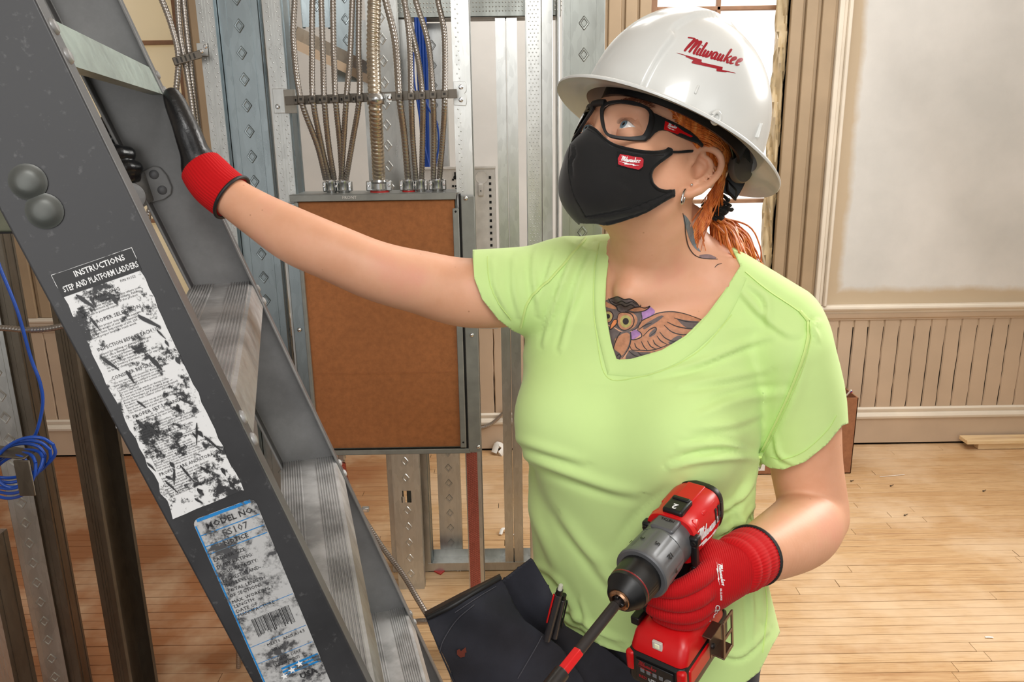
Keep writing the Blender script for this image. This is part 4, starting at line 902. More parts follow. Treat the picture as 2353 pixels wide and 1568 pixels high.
def clip(V, F, s):
    """keep the part of a triangle mesh where s > 0, cutting the triangles at s = 0"""
    F = tri(F); V = list(map(np.array, V)) if not isinstance(V, list) else V
    pos = s > 0; k = pos[F].sum(1); out = [F[k == 3]]; V = np.array(V); newv = []; cache = {}; T = []
    def cut(a, b):
        key = (a, b) if a < b else (b, a)
        if key not in cache:
            t = s[a] / (s[a] - s[b]); cache[key] = len(V) + len(newv); newv.append(V[a] + (V[b] - V[a]) * t)
        return cache[key]
    for f in F[(k == 1) | (k == 2)]:
        f = [int(q) for q in f]
        while not (pos[f[0]] and not pos[f[2]]): f = f[1:] + f[:1]
        a, b, c = f
        if pos[b]: x, y = cut(b, c), cut(a, c); T += [(a, b, x), (a, x, y)]
        else: T += [(a, cut(a, b), cut(a, c))]
    V = np.concatenate([V, np.array(newv).reshape(-1, 3)]); F = np.concatenate(out + [np.array(T, int).reshape(-1, 3)])
    u, inv = np.unique(F, return_inverse=True); return V[u], inv.reshape(-1, 3)
def smin(a, b, k): h = np.clip(.5 + .5 * (b - a) / k, 0, 1); return b + (a - b) * h - k * h * (1 - h)
def smax(a, b, k): return -smin(-a, -b, k)
def ell(p, c, r):
    q = p - np.asarray(c, float); r = np.asarray(r, float); k0 = np.linalg.norm(q / r, axis=1); k1 = np.linalg.norm(q / r ** 2, axis=1); return k0 * (k0 - 1) / np.maximum(k1, 1e-9)
def cap(p, a, b, ra, rb):
    a, b = np.asarray(a, float), np.asarray(b, float); ab = b - a; t = np.clip(((p - a) @ ab) / max(ab @ ab, 1e-12), 0, 1); v = p - a - t[:, None] * ab; return np.sqrt(np.einsum('ij,ij->i', v, v)) - (ra + (rb - ra) * t)
def chain(p, pts, rad, n=5, k=0):
    Q = catmull([np.append(np.asarray(a, float), r) for a, r in zip(pts, rad)], n); c = Q[:, :3].mean(0); R = (np.linalg.norm(Q[:, :3] - c, axis=1) + Q[:, 3]).max()
    far = np.sqrt(((p - c) ** 2).sum(1)) - R; d = np.maximum(far, .06); near = far < .06; pn = p[near]
    if len(pn):
        e = None
        for a, b in zip(Q[:-1], Q[1:]): g = cap(pn, a[:3], b[:3], a[3], b[3]); e = g if e is None else np.minimum(e, g)
        d[near] = e
    return d
def polyd(pts, poly):
    """signed distance to a 2-D polygon, positive inside"""
    poly = np.asarray(poly, float); n = len(poly); d = np.full(len(pts), 1e9); ins = np.zeros(len(pts), bool)
    for i in range(n):
        a, b = poly[i], poly[(i + 1) % n]; e = b - a; w = pts - a; t = np.clip((w @ e) / max(e @ e, 1e-12), 0, 1); d = np.minimum(d, ((w - t[:, None] * e) ** 2).sum(1))
        c = (a[1] > pts[:, 1]) != (b[1] > pts[:, 1]); xx = a[0] + (pts[:, 1] - a[1]) * (b[0] - a[0]) / (b[1] - a[1] if b[1] != a[1] else 1e-9); ins ^= c & (pts[:, 0] < xx)
    return np.where(ins, 1, -1) * np.sqrt(d)
def lined(pts, line):
    """distance to a polyline and the position 0..1 along it"""
    line = np.asarray(line, float); L = np.concatenate([[0], np.cumsum(np.linalg.norm(np.diff(line, axis=0), axis=1))]); d = np.full(len(pts), 1e9); u = np.zeros(len(pts))
    for i in range(len(line) - 1):
        a, b = line[i], line[i + 1]; e = b - a; t = np.clip(((pts - a) @ e) / (e @ e), 0, 1); q = np.linalg.norm(pts - a - t[:, None] * e, axis=1); m = q < d; d[m] = q[m]; u[m] = (L[i] + t[m] * (L[i + 1] - L[i])) / L[-1]
    return d, u
def largest(V, F):
    """keep the biggest connected piece"""
    lab = np.arange(len(V))
    for _ in range(400):
        m = lab[F].min(1); new = lab.copy()
        for i in range(3): np.minimum.at(new, F[:, i], m)
        new = new[new]
        if (new == lab).all(): break
        lab = new
    k = np.bincount(lab).argmax(); F = F[(lab[F] == k).all(1)]; u, inv = np.unique(F, return_inverse=True); return V[u], inv.reshape(-1, 3)
def vnormals(V, F):
    n = np.cross(V[F[:, 1]] - V[F[:, 0]], V[F[:, 2]] - V[F[:, 0]]); N = np.zeros_like(V)
    for i in range(F.shape[1]): np.add.at(N, F[:, i], n)
    return N / np.maximum(np.linalg.norm(N, axis=1), 1e-12)[:, None]
def folds(V, F, lst, k=1.0):
    """press soft folds into a mesh along lines drawn on its camera side: a ridge with a hollow below it (line, width px, height m)"""
    N = vnormals(V, F); q = proj(V)[:, :2]; facing = np.clip(-(N @ FV) * 3 + .6, 0, 1); D = np.zeros(len(V))
    for line, w, hgt in lst:
        C = catmull([A(*p) for p in line], 5); d, u = lined(q, C); T = np.gradient(C, axis=0); T /= np.linalg.norm(T, axis=1)[:, None]; i = np.clip((u * (len(C) - 1)).round().astype(int), 0, len(C) - 1)
        s = np.sign((q - C[i])[:, 1] * T[i, 0] - (q - C[i])[:, 0] * T[i, 1]) * d; tp = np.sin(np.clip(u, .0, 1) * PI * .9 + .16) ** .7
        D += k * hgt * (np.exp(-(s / w) ** 2) - .8 * np.exp(-((s - 1.5 * w) / (.8 * w)) ** 2)) * tp * facing
    return V + N * D[:, None]
class Drape:
    """finds points on a built surface along lines of sight or along a given direction"""
    def __init__(s, V, F): s.t = BVHTree.FromPolygons([tuple(v) for v in V], [tuple(map(int, f)) for f in F])
    def px(s, x, y, off=0.0):
        r = s.t.ray_cast(Vector(CAM), Vector(unit(ray(x, y))))
        if r[0] is None:
            return None
        n = np.array(r[1]); n = n if n @ ray(x, y) < 0 else -n
        return np.array(r[0]) + n * off
    def near(s, p, off=0.0):
        r = s.t.find_nearest(Vector(p)); n = np.array(r[1]); return np.array(r[0]) + n * off
    def dir(s, p, d, off=0.0):
        r = s.t.ray_cast(Vector(p), Vector(d)); 
        if r[0] is None: return None
        n = np.array(r[1]); n = n if n @ np.asarray(d) < 0 else -n
        return np.array(r[0]) + n * off
def drape_line(D, line, r, n=8, smooth=8, off=0.0, squash=None):
    pts = [D.px(x, y, off) for x, y in catmull([A(*p) for p in line], smooth)]; pts = [p for p in pts if p is not None]
    if len(pts) < 2: return None
    m = MB(); m.tube(pts, r, n, squash=squash); return m
def grid_poly(poly, step):
    """points and triangles filling a 2-D polygon"""
    poly = np.asarray(poly, float); lo, hi = poly.min(0) - step, poly.max(0) + step
    nx, ny = int((hi[0] - lo[0]) / step) + 2, int((hi[1] - lo[1]) / step) + 2
    X, Y = np.meshgrid(lo[0] + np.arange(nx) * step, lo[1] + np.arange(ny) * step, indexing='ij'); V = np.stack([X.ravel(), Y.ravel()], 1)
    i, j = np.meshgrid(np.arange(nx - 1), np.arange(ny - 1), indexing='ij'); a = (i * ny + j).ravel(); F = np.stack([a, a + ny, a + ny + 1, a + 1], 1)
    V3, F3 = clip(np.c_[V, np.zeros(len(V))], F, polyd(V, poly)); return V3[:, :2], F3
def drape_poly(D, poly, step, off):
    V, F = grid_poly(poly, step); W_ = []; ok = np.ones(len(V), bool)
    for i, (x, y) in enumerate(V):
        p = D.px(x, y, off)
        if p is None: ok[i] = False; p = np.zeros(3)
        W_.append(p)
    F = F[ok[F].all(1)]; u, inv = np.unique(F, return_inverse=True); return np.array(W_)[u], inv.reshape(-1, 3)
# ---- the script logo lettering: strokes with a broad slanted pen, in a box 0..1 wide
def stroke(pts, w, out, ang=.6):
    P_ = catmull([A(*p) for p in pts], 5); c, s = math.cos(ang) * w / 2, math.sin(ang) * w / 2; T = np.gradient(P_, axis=0); T /= np.linalg.norm(T, axis=1)[:, None] + 1e-9
    N = np.stack([-T[:, 1], T[:, 0]], 1); L, R_ = [], []
    for i, p in enumerate(P_):
        ww = w * (.42 + .58 * abs(N[i] @ A(math.cos(.35), math.sin(.35)))) / 2; e = .75 if i in (0, len(P_) - 1) else 1
        L.append(p + N[i] * ww * e); R_.append(p - N[i] * ww * e)
    for i in range(len(P_) - 1): out.append([L[i], R_[i], R_[i + 1], L[i + 1]])
def logo():
    """quads of the brush-script word and its jagged underline; x 0..1, y about -.12..0.38"""
    q = []; w = .043; sl = .20
    def S_(pts, ww=w): stroke([(x + sl * y, y) for x, y in pts], ww, q)
    # M
    S_([(-.035, .335), (.03, .345), (.075, .335), (.045, .2), (.022, .06)], .046); S_([(.04, .13), (.085, .29), (.115, .335), (.13, .3), (.112, .17), (.1, .06)], .046); S_([(.115, .15), (.16, .3), (.185, .325), (.195, .29), (.178, .16), (.178, .075), (.2, .06)], .046)
    S_([(.235, .2), (.225, .1), (.235, .06), (.255, .075)]); S_([(.245, .262), (.243, .25)], .046)
    S_([(.29, .34), (.278, .2), (.277, .09), (.29, .06), (.308, .075)])
    S_([(.33, .2), (.325, .1), (.34, .06), (.365, .09), (.38, .19)]); S_([(.38, .19), (.377, .1), (.392, .06), (.42, .1), (.432, .205)])
    S_([(.52, .19), (.49, .2), (.468, .15), (.47, .08), (.49, .06), (.515, .1), (.53, .195)]); S_([(.53, .195), (.525, .1), (.535, .06), (.555, .08)])
    S_([(.58, .2), (.574, .1), (.588, .06), (.615, .09), (.63, .195)]); S_([(.63, .195), (.627, .1), (.637, .06), (.655, .08)])
    S_([(.70, .34), (.688, .2), (.68, .06)]); S_([(.76, .21), (.72, .16), (.693, .14)]); S_([(.70, .145), (.73, .1), (.745, .06), (.77, .07)])
    for x in (.79, .89): S_([(x, .12), (x + .035, .15), (x + .045, .185), (x + .025, .205), (x, .17), (x - .005, .1), (x + .015, .06), (x + .05, .085)])
    z = [(-.13, .0), (.36, -.012), (.33, -.062), (.72, -.045), (.69, -.10), (1.01, -.085), (.60, -.158), (.63, -.105), (.18, -.128), (.215, -.062)]
    return q, z
LOGOQ, LOGOZ = logo()
def logo_mesh(mapf, sub=3):
    """conform the logo to a surface: mapf(u, v) -> point"""
    m = MB()
    for qd in LOGOQ:
        V = [mapf(float(x), float(y)) for x, y in qd]
        if all(v is not None for v in V): m.add(V, [(0, 1, 2, 3)])
    gv, gf = grid_poly(LOGOZ, .03); V = [mapf(float(x), float(y)) for x, y in gv]; ok = [v is not None for v in V]; V = [v if v is not None else np.zeros(3) for v in V]
    m.add(V, [f for f in gf if all(ok[i] for i in f)]); return m
def orient_cam(o): return o
# ================================================================== the worker
def skinmat():
    t = NT('skin'); v = t.coord(); n = t.noise(v, 9, 5, .6); n2 = t.noise(v, 420, 3); vo = t.n('ShaderNodeTexVoronoi'); vo.inputs['Scale'].default_value = 62; t.l(v, vo.inputs['Vector'])
    base = t.ramp(n, [(.3, S(216, 156, 122)), (.55, S(228, 172, 140)), (.75, S(228, 160, 136))])
    sp = t.n('ShaderNodeSeparateColor'); t.l(vo.outputs['Color'], sp.inputs[0])
    fr = t.math('MULTIPLY', t.ramp(vo.outputs['Distance'], [(.045, 1.0), (.10, 0.0)]), t.ramp(sp.outputs[0], [(.8, 0.0), (.86, .55)]))
    col = t.mix(fr, base, S(150, 92, 62))
    t.set(Base_Color=col, Roughness=.47, Subsurface_Weight=.12, Subsurface_Radius=(.012, .005, .003), Subsurface_Scale=.5); t.b.inputs['Specular IOR Level'].default_value = .4
    t.bump(n2, .12, .0006); return t.mat
def fabric(name, col, rough=.8, weave=900, st=.12, sheen=.2, var=.06):
    t = NT(name); v = t.coord(); n = t.noise(v, 12, 4); w = t.noise(v, weave, 2)
    t.set(Base_Color=t.ramp(n, [(.3, tuple(q * (1 - var) for q in col)), (.7, tuple(min(1, q * (1 + var)) for q in col))]), Roughness=rough, Sheen_Weight=sheen)
    t.b.inputs['Specular IOR Level'].default_value = .25; t.bump(w, st, .0006); return t.mat
M['skin'] = skinmat()
M['lime'] = fabric('lime_jersey', S(206, 235, 154), .75, 1400, .08, .15, .03)
M['lime_seam'] = fabric('lime_stitching', S(206, 232, 142), .7, 900, .1)
M['navy'] = fabric('navy_canvas', S(34, 36, 46), .85, 700, .25, .1, .18)
M['maskcloth'] = fabric('black_mask_knit', S(25, 24, 24), .82, 1500, .1, .25, .1)
M['maskedge'] = fabric('black_mask_binding', S(18, 18, 18), .8, 1500, .1, .1)
def knit(name, col, axis=0, per=.0026):
    t = NT(name); c = t.n('ShaderNodeTexCoord'); v = t.coord(); w = t.n('ShaderNodeTexWave'); w.inputs['Scale'].default_value = 2 * PI / per / 20 * 1.0; w.inputs['Distortion'].default_value = .6; w.inputs['Detail Scale'].default_value = 3
    t.l(v, w.inputs['Vector']); n = t.noise(v, 420, 3)
    t.set(Base_Color=t.mix(t.ramp(w.outputs['Fac'], [(.2, .0), (.8, .16)]), col, tuple(q * .5 for q in col)), Roughness=.8, Sheen_Weight=.05); t.b.inputs['Specular IOR Level'].default_value = .25
    t.bump(t.math('ADD', w.outputs['Fac'], n), .4, .0009); return t.mat
M['redknit'] = knit('red_glove_knit', S(188, 8, 16)); M['cuffknit'] = fabric('red_cuff_knit', S(192, 8, 16), .8, 700, .2, .05)
M['nitrile'] = plain('black_nitrile', S(22, 22, 24), .32, bump=.35, bscale=260)
M['blackpl'] = plain('black_plastic', S(20, 20, 21), .38, bump=.05)
M['blackmatte'] = plain('matt_black_frame', S(26, 26, 28), .5)
M['redpl'] = plain('red_tool_plastic', S(206, 20, 24), .33, var=.04)
M['redlogo'] = plain('red_print', S(154, 12, 32), .4, var=.03)
M['whiteprint'] = plain('white_print', S(240, 240, 240), .5, var=.02)
M['shell'] = plain('white_hat_shell', S(212, 213, 210), .24, var=.015, Coat_Weight=.3)
M['greypl'] = plain('grey_clutch_collar', S(100, 101, 104), .4, .35, var=.06)
M['metal_dk'] = plain('dark_steel', S(66, 64, 64), .35, .8); M['copper'] = plain('bronzed_steel', S(170, 132, 104), .22, .95); M['clipmetal'] = plain('belt_clip_steel', S(122, 106, 90), .35, .85)
M['hair'] = None
def hairmat():
    t = NT('red_hair'); v = t.coord((40, 40, 6)); n = t.noise(v, 6, 4); oi = t.n('ShaderNodeTexCoord'); g = t.noise(t.coord(), 10, 3)
    t.set(Base_Color=t.ramp(n, [(.25, S(150, 66, 20)), (.5, S(214, 112, 42)), (.75, S(238, 164, 90))]), Roughness=.4, Specular_IOR_Level=.5); return t.mat
M['hair'] = hairmat()
# ---- head frame (l: her left, f: forwards, u: up)
HO = P(1468.5, 398, 1.045)
def hbasis(yaw, pit, rol):
    s, c = math.sin(yaw), math.cos(yaw); f0 = A(-s, -c, 0); l0 = A(c, -s, 0); z = A(0, 0, 1); f = f0 * math.cos(pit) + z * math.sin(pit); u = z * math.cos(pit) - f0 * math.sin(pit)
    return l0 * math.cos(rol) - u * math.sin(rol), f, u * math.cos(rol) + l0 * math.sin(rol)
HL, HF, HU = hbasis(math.radians(52), math.radians(25), math.radians(-4)); HB = np.stack([HL, HF, HU], 1)
def hw(l, f, u): return HO + HL * l + HF * f + HU * u
def hloc(p): return (np.asarray(p, float) - HO) @ HB
# ---- ear outline, laid on a plane that flares from the head
EARO = hw(.074, -.014, 0.0); EARN = unit(HL * .86 + HF * .42 + HU * .05)
def earpt(px, py, o=0.0): d = ray(px, py); return CAM + d * (((EARO - CAM) @ EARN) / (d @ EARN)) + EARN * o
HELIX = [(1586, 384), (1592, 362), (1603, 348), (1619, 343), (1637, 348), (1650, 360), (1654, 376), (1650, 394), (1639, 411), (1622, 427), (1604, 438)]
ANTI = [(1612, 358), (1627, 368), (1632, 384), (1625, 400), (1608, 409), (1590, 410)]
helix = [earpt(x, y, .004) for x, y in HELIX]; anti = [earpt(x, y, .001) for x, y in ANTI]
lobe = [earpt(1604, 436, .001), earpt(1586, 445, -.001), earpt(1569, 443, -.003), earpt(1560, 430, -.005)]; tragus = [earpt(1561, 424, -.004), earpt(1568, 400, -.001), earpt(1580, 386, -.002)]
earc = earpt(1606, 394, -.004); EX = unit(earpt(1650, 365) - earpt(1565, 425)); EY = unit(np.cross(EARN, EX))
# ---- joints
NECK0, NECK1 = hw(.005, -.035, -.045), P(1505, 655, 1.115)
TY = math.radians(25); TF = A(-math.sin(TY), -math.cos(TY), 0); TL = A(math.cos(TY), -math.sin(TY), 0)
LV = np.array([(1.37, .160, 1.115, .060, .040, .05), (1.335, .165, 1.11, .115, .055, .07), (1.29, .172, 1.10, .150, .078, .085), (1.22, .178, 1.095, .166, .10, .095), (1.14, .182, 1.09, .166, .108, .10), (1.067, .184, 1.09, .165, .108, .10),
               (.967, .188, 1.09, .168, .112, .10), (.87, .205, 1.09, .178, .118, .105), (.76, .225, 1.09, .19, .122, .115), (.62, .235, 1.10, .195, .12, .12)])
def torso(p, g=0.0, zmin=.62):
    z = p[:, 2]; zz = LV[::-1, 0]; I = lambda k: np.interp(z, zz, LV[::-1, k])
    cx, cy, a, bf, bb = (I(k) for k in range(1, 6)); x = (p[:, 0] - cx) * TL[0] + (p[:, 1] - cy) * TL[1]; y = (p[:, 0] - cx) * TF[0] + (p[:, 1] - cy) * TF[1]
    b = np.where(y > 0, bf, bb) + g; a = a + g; k0 = np.sqrt((x / a) ** 2 + (y / b) ** 2 + 1e-12); k1 = np.sqrt((x / a ** 2) ** 2 + (y / b ** 2) ** 2 + 1e-12)
    d = k0 * (k0 - 1) / k1; return np.maximum(np.maximum(d, z - LV[0, 0] - g), zmin - z)
RSH, LSH = P(1285, 655, 1.13), P(1808, 800, 1.05)
RARM = [(RSH, .053), (P(1090, 674, 1.125), .0505), (P(960, 648, 1.105), .0445), (P(862, 622, 1.09), .0415), (P(762, 580, 1.09), .0395), (P(680, 544, 1.10), .0385), (P(600, 498, 1.115), .0325), (P(536, 456, 1.125), .0285), (P(500, 425, 1.13), .029)]
LARM = [(LSH, .056), (P(1838, 930, 1.06), .053), (P(1851, 1060, 1.065), .0505), (P(1866, 1150, 1.06), .049)]
LFORE = [(P(1868, 1185, 1.055), .050), (P(1838, 1222, 1.00), .0505), (P(1780, 1256, .945), .0425), (P(1715, 1286, .895), .0315), (P(1697, 1296, .88), .027)]
def bust(s): 
    c = A(.182, 1.09, 1.145 if s > 0 else 1.15) + TL * .078 * s + TF * .083; return c
def head_sdf(p):
    far = np.linalg.norm(p - HO, axis=1); near = far < .2; d = far - .13
    if not near.any(): return d
    q = hloc(p[near]); m = np.abs(q[:, 0]); h = np.c_[m, q[:, 1:]]
    e = ell(h, (0, -.014, .052), (.0735, .096, .086)); e = smin(e, ell(h, (0, .012, -.004), (.063, .061, .078)), .03)
    e = smin(e, cap(h, (0, .050, -.063), (.043, .004, -.042), .018, .017), .02); e = smin(e, cap(h, (.043, .004, -.042), (.058, -.012, -.008), .018, .018), .02)
    e = smin(e, ell(h, (0, .070, .047), (.049, .0175, .014)), .018); e = smin(e, ell(h, (.045, .055, -.004), (.022, .02, .018)), .018)
    e = smin(e, cap(h, (0, .083, .034), (0, .091, -.010), .0075, .0105), .012); e = smin(e, ell(h, (.011, .082, -.014), (.009, .011, .009)), .008)
    e = smin(e, ell(h, (0, .070, -.043), (.024, .0095, .006)), .006); e = smin(e, ell(h, (0, .067, -.054), (.021, .010, .0065)), .006)
    e = smax(e, -ell(h, (.0325, .093, .027), (.0155, .0165, .0115)), .009)
    e = smin(e, np.maximum(np.linalg.norm(h - A(.0315, .0695, .0265), axis=1) - .0130, h[:, 1] - .0735), .003)
    d[near] = e; return d
def ear_sdf(p):
    d = chain(p, helix, [.003, .0036, .004, .0042, .0044, .0044, .0043, .0042, .0042, .0044, .005], 3)
    d = smin(d, chain(p, anti, [.0028, .0036, .004, .004, .0036, .0036], 3), .004); d = smin(d, chain(p, lobe, [.0052, .0062, .0056, .0035], 3), .006); d = smin(d, chain(p, tragus, [.0032, .0044, .0030], 3), .005)
    q = p - earc; e = np.c_[q @ EX, q @ EY, q @ EARN]; d = smin(d, ell(e, (0, 0, -.001), (.030, .020, .0026)), .004)
    d = smin(d, cap(p, earc - EARN * .002 - EX * .006, earc - EARN * .02 - EX * .012, .013, .017), .008)
    con = earpt(1598, 394, .003); d = smax(d, -ell(np.c_[(p - con) @ EX, (p - con) @ EY, (p - con) @ EARN], (0, 0, 0), (.0145, .0095, .0085)), .003)
    return d
def body_sdf(p):
    d = head_sdf(p); n = np.linalg.norm(p - EARO, axis=1); k = n < .09
    if k.any(): d[k] = smin(d[k], ear_sdf(p[k]), .004)
    nk = chain(p, [NECK0, (NECK0 + NECK1) / 2 + A(-.002, -.003, 0), NECK1], [.054, .0535, .063], 4); nk = smin(nk, cap(p, P(1590, 500, 1.08), P(1440, 668, 1.045), .016, .012), .02)
    d = smin(d, nk, .022)
    t = torso(p, -.004, .87)
    for a, b, ra, rb in ((P(1560, 585, 1.10), P(1790, 742, 1.065), .045, .047), (P(1460, 610, 1.13), P(1310, 640, 1.13), .045, .05)): t = smin(t, cap(p, a, b, ra, rb), .035)
    # collar bones
    t = smin(t, cap(p, P(1450, 682, 1.035), P(1660, 664, 1.06), .010, .011), .022)
    for s in (-1, 1): t = smin(t, ell(np.c_[(p - bust(s)) @ TL, (p - bust(s)) @ TF, p[:, 2] - bust(s)[2]], (0, 0, 0), (.068, .062, .072)), .04)
    d = smin(d, t, .03)
    d = smin(d, chain(p, *zip(*RARM), 10), .02); d = smin(d, chain(p, *zip(*LARM), 10), .02)
    fo = chain(p, *zip(*LFORE), 12); d = smin(d, fo, .006)
    return d
V, F = sdf_mesh(body_sdf, (-.52, .78, .63), (.56, 1.30, 1.72), .0032)
PB = A(.2, 1.1, 0)
PERSON = thing('person', 'person in lime V-neck shirt and red gloves, reaching to ladder, holding drill', 'person', PB)
SKV, SKF = V, F
BODY = obj('body', (V, F), M['skin'], PERSON, 180, fix=False)
SKD = Drape(V, F)
# eyes
def eyeball(s):
    c = hw(.0315 * s, .0695, .0265); g = unit(HF * .96 + HU * .16 + HL * -.06); m = MB()
    prof = [(-.0122, .0005), (-.009, .0083), (-.004, .0116), (.002, .0121), (.006, .0107), (.0096, .0076), (.0109, .0056)]; m.lathe(prof, c, g, 24, 0, cap=False)
    e = obj('eyeball', m, plain('eye_white' + str(s), S(240, 237, 234), .06, var=.02, Coat_Weight=.6), BODY, 180, label='eye looking up at the ladder')
    m = MB(); m.lathe([(.0108, .0057), (.0112, .004), (.0112, .0022)], c, g, 24, 0, cap=False); obj_ = obj('iris', m, plain('blue_grey_iris' + str(s), S(116, 142, 156), .1, var=.25, scale=300), BODY, 180)
    m = MB(); m.lathe([(.0111, .0023), (.01125, .0005)], c, g, 16); obj('pupil', m, M['black'], BODY, 180)
for s in (1, -1): eyeball(s)
# brows and lashes, rooted in the skin
def brow(s):
    m = MB()
    for i in range(170):
        t = RNG.random(); b = hw((.014 + .036 * t) * s, .15, .050 + .010 * math.sin(t * 2.4) + RNG.normal(0, .0018)); p = SKD.dir(b, -HF, .0003)
        if p is None: continue
        e = p + HL * s * (.004 + .002 * t) + HU * .0022 * (1 - 1.6 * t) + HF * .0008; m.tube([p, (p + e) / 2 + HF * .0006, e], np.array([.00035, .0003, .0001]), 4)
    o = obj('eyebrow', m, plain('brow_hair' + str(s), S(122, 66, 40), .6), BODY, None); o['kind'] = 'stuff'
for s in (1, -1): brow(s)
def lid_edge(x, up): return (.0056 if up > 0 else -.0042) * (1 - (x / .0128) ** 2) + .0004 - .05 * x
def lids(s):
    m = MB(); r = .0139; c = A(.0315, .0695, .0265)
    for up, ymax in ((1, .0128), (-1, -.0122)):
        V = []; nx, ny = 24, 9
        for i in range(nx):
            x = -.0122 + .0244 * (i - 1) / (nx - 3); end = i in (0, nx - 1)
            if end: x = math.copysign(.0142, x)
            for j in range(ny):
                t = j / (ny - 1); y0 = lid_edge(max(-.0122, min(.0122, x)), up); y = y0 + (ymax - y0) * t; rr = r + .0006 * math.sin(min(1, t * 4) * PI) * (1 if up > 0 else .6); zz = rr * rr - x * x - y * y
                z = math.sqrt(max(zz, 1.6e-5))
                if j == 0: z -= .0016
                if end: z = -.006
                V.append(hw(s * (c[0] + x), c[1] + z, c[2] + y))
        m.add(V, [(i * ny + j, (i + 1) * ny + j, (i + 1) * ny + j + 1, i * ny + j + 1) for i in range(nx - 1) for j in range(ny - 1)])
    obj('eyelids', m, M['skin'], BODY, 180)
    m = MB()
    for up in (1,):
        for i in range(24):
            x = -.0112 + .0224 * i / 23; y = lid_edge(x, up); z = math.sqrt(max(1e-7, r * r - x * x - y * y)); b = hw(s * (c[0] + x), c[1] + z - .0006, c[2] + y); L = .0042 if up > 0 else .0018
            e = b + HF * L * .75 + HU * L * .6 * up + HL * s * x * .3; m.tube([b, (b + e) / 2 + HF * .0006 - HU * .0004 * up, e], np.array([.0002, .00016, .00005]), 3)
    o = obj('eyelashes', m, M['blackmatte'], BODY, None); o['kind'] = 'stuff'
for s in (1, -1): lids(s)
# ================================================================== shirt
def shirt_sdf(p):
    t = torso(p, .006)
    for a, b, ra, rb in ((P(1585, 600, 1.105), P(1795, 745, 1.06), .048, .056), (P(1455, 612, 1.13), P(1300, 640, 1.13), .049, .056)): t = smin(t, cap(p, a, b, ra, rb), .035)
    for s in (-1, 1): t = smin(t, ell(np.c_[(p - bust(s)) @ TL, (p - bust(s)) @ TF, p[:, 2] - bust(s)[2]], (0, 0, 0), (.075, .070, .080)), .05)
    # cloth spans the hollow between and hangs from the bust
    c = A(.184, 1.09, 1.08) + TF * .075; t = smin(t, ell(np.c_[(p - c) @ TL, (p - c) @ TF, p[:, 2] - c[2]], (0, 0, 0), (.10, .052, .10)), .05)
    rs = chain(p, [RSH, P(1190, 668, 1.13), P(1060, 672, 1.125)], [.060, .0625, .060], 4); ls = chain(p, [LSH, P(1835, 930, 1.06), P(1846, 1085, 1.06)], [.061, .0635, .060], 4)
    return smin(smin(t, rs, .022), ls, .016)
V, F = sdf_mesh(shirt_sdf, (-.16, .84, .64), (.56, 1.32, 1.44), .0036)
F = tri(F)
q = proj(V); front = np.ones(len(V))
NECKP = [(1409, 540), (1400, 590), (1393, 640), (1390, 700), (1396, 745), (1404, 790), (1417, 827), (1450, 825), (1520, 805), (1575, 772), (1625, 722), (1660, 675), (1688, 632), (1702, 610), (1640, 480), (1450, 480)]
s = -polyd(q[:, :2], NECKP); cut = -np.abs(1e3) * np.ones(len(V)); s = np.where(V[:, 2] > 1.16, s, 1e3)
# behind the neck the collar is cut level
V_, F_ = clip(V, F, s); V, F = V_, F_; q = proj(V)
HEMP = [(1100, 1270), (1200, 1280), (1213, 1325), (1240, 1385), (1285, 1440), (1340, 1474), (1400, 1492), (1470, 1510), (1560, 1555), (1640, 1600), (1700, 1580), (1745, 1545), (1772, 1490), (1800, 1440), (2000, 1420), (2000, 2400), (1000, 2400)]
V, F = clip(V, F, -polyd(q[:, :2], HEMP)); q = proj(V)
RSL = [(700, 300), (1086, 560), (1086, 590), (1090, 640), (1108, 688), (1145, 735), (1180, 762), (1196, 768), (1170, 800), (700, 900)]
s = -polyd(q[:, :2], RSL); V, F = clip(V, F, s); q = proj(V)
LSL = [(1752, 1066), (1768, 1076), (1800, 1080), (1850, 1062), (1900, 1022), (1936, 978), (2200, 900), (2200, 1300), (1752, 1300), (1732, 1190), (1741, 1090), (1747, 1068)]
s = -polyd(q[:, :2], LSL); V, F = clip(V, F, s); V, F = largest(V, F)
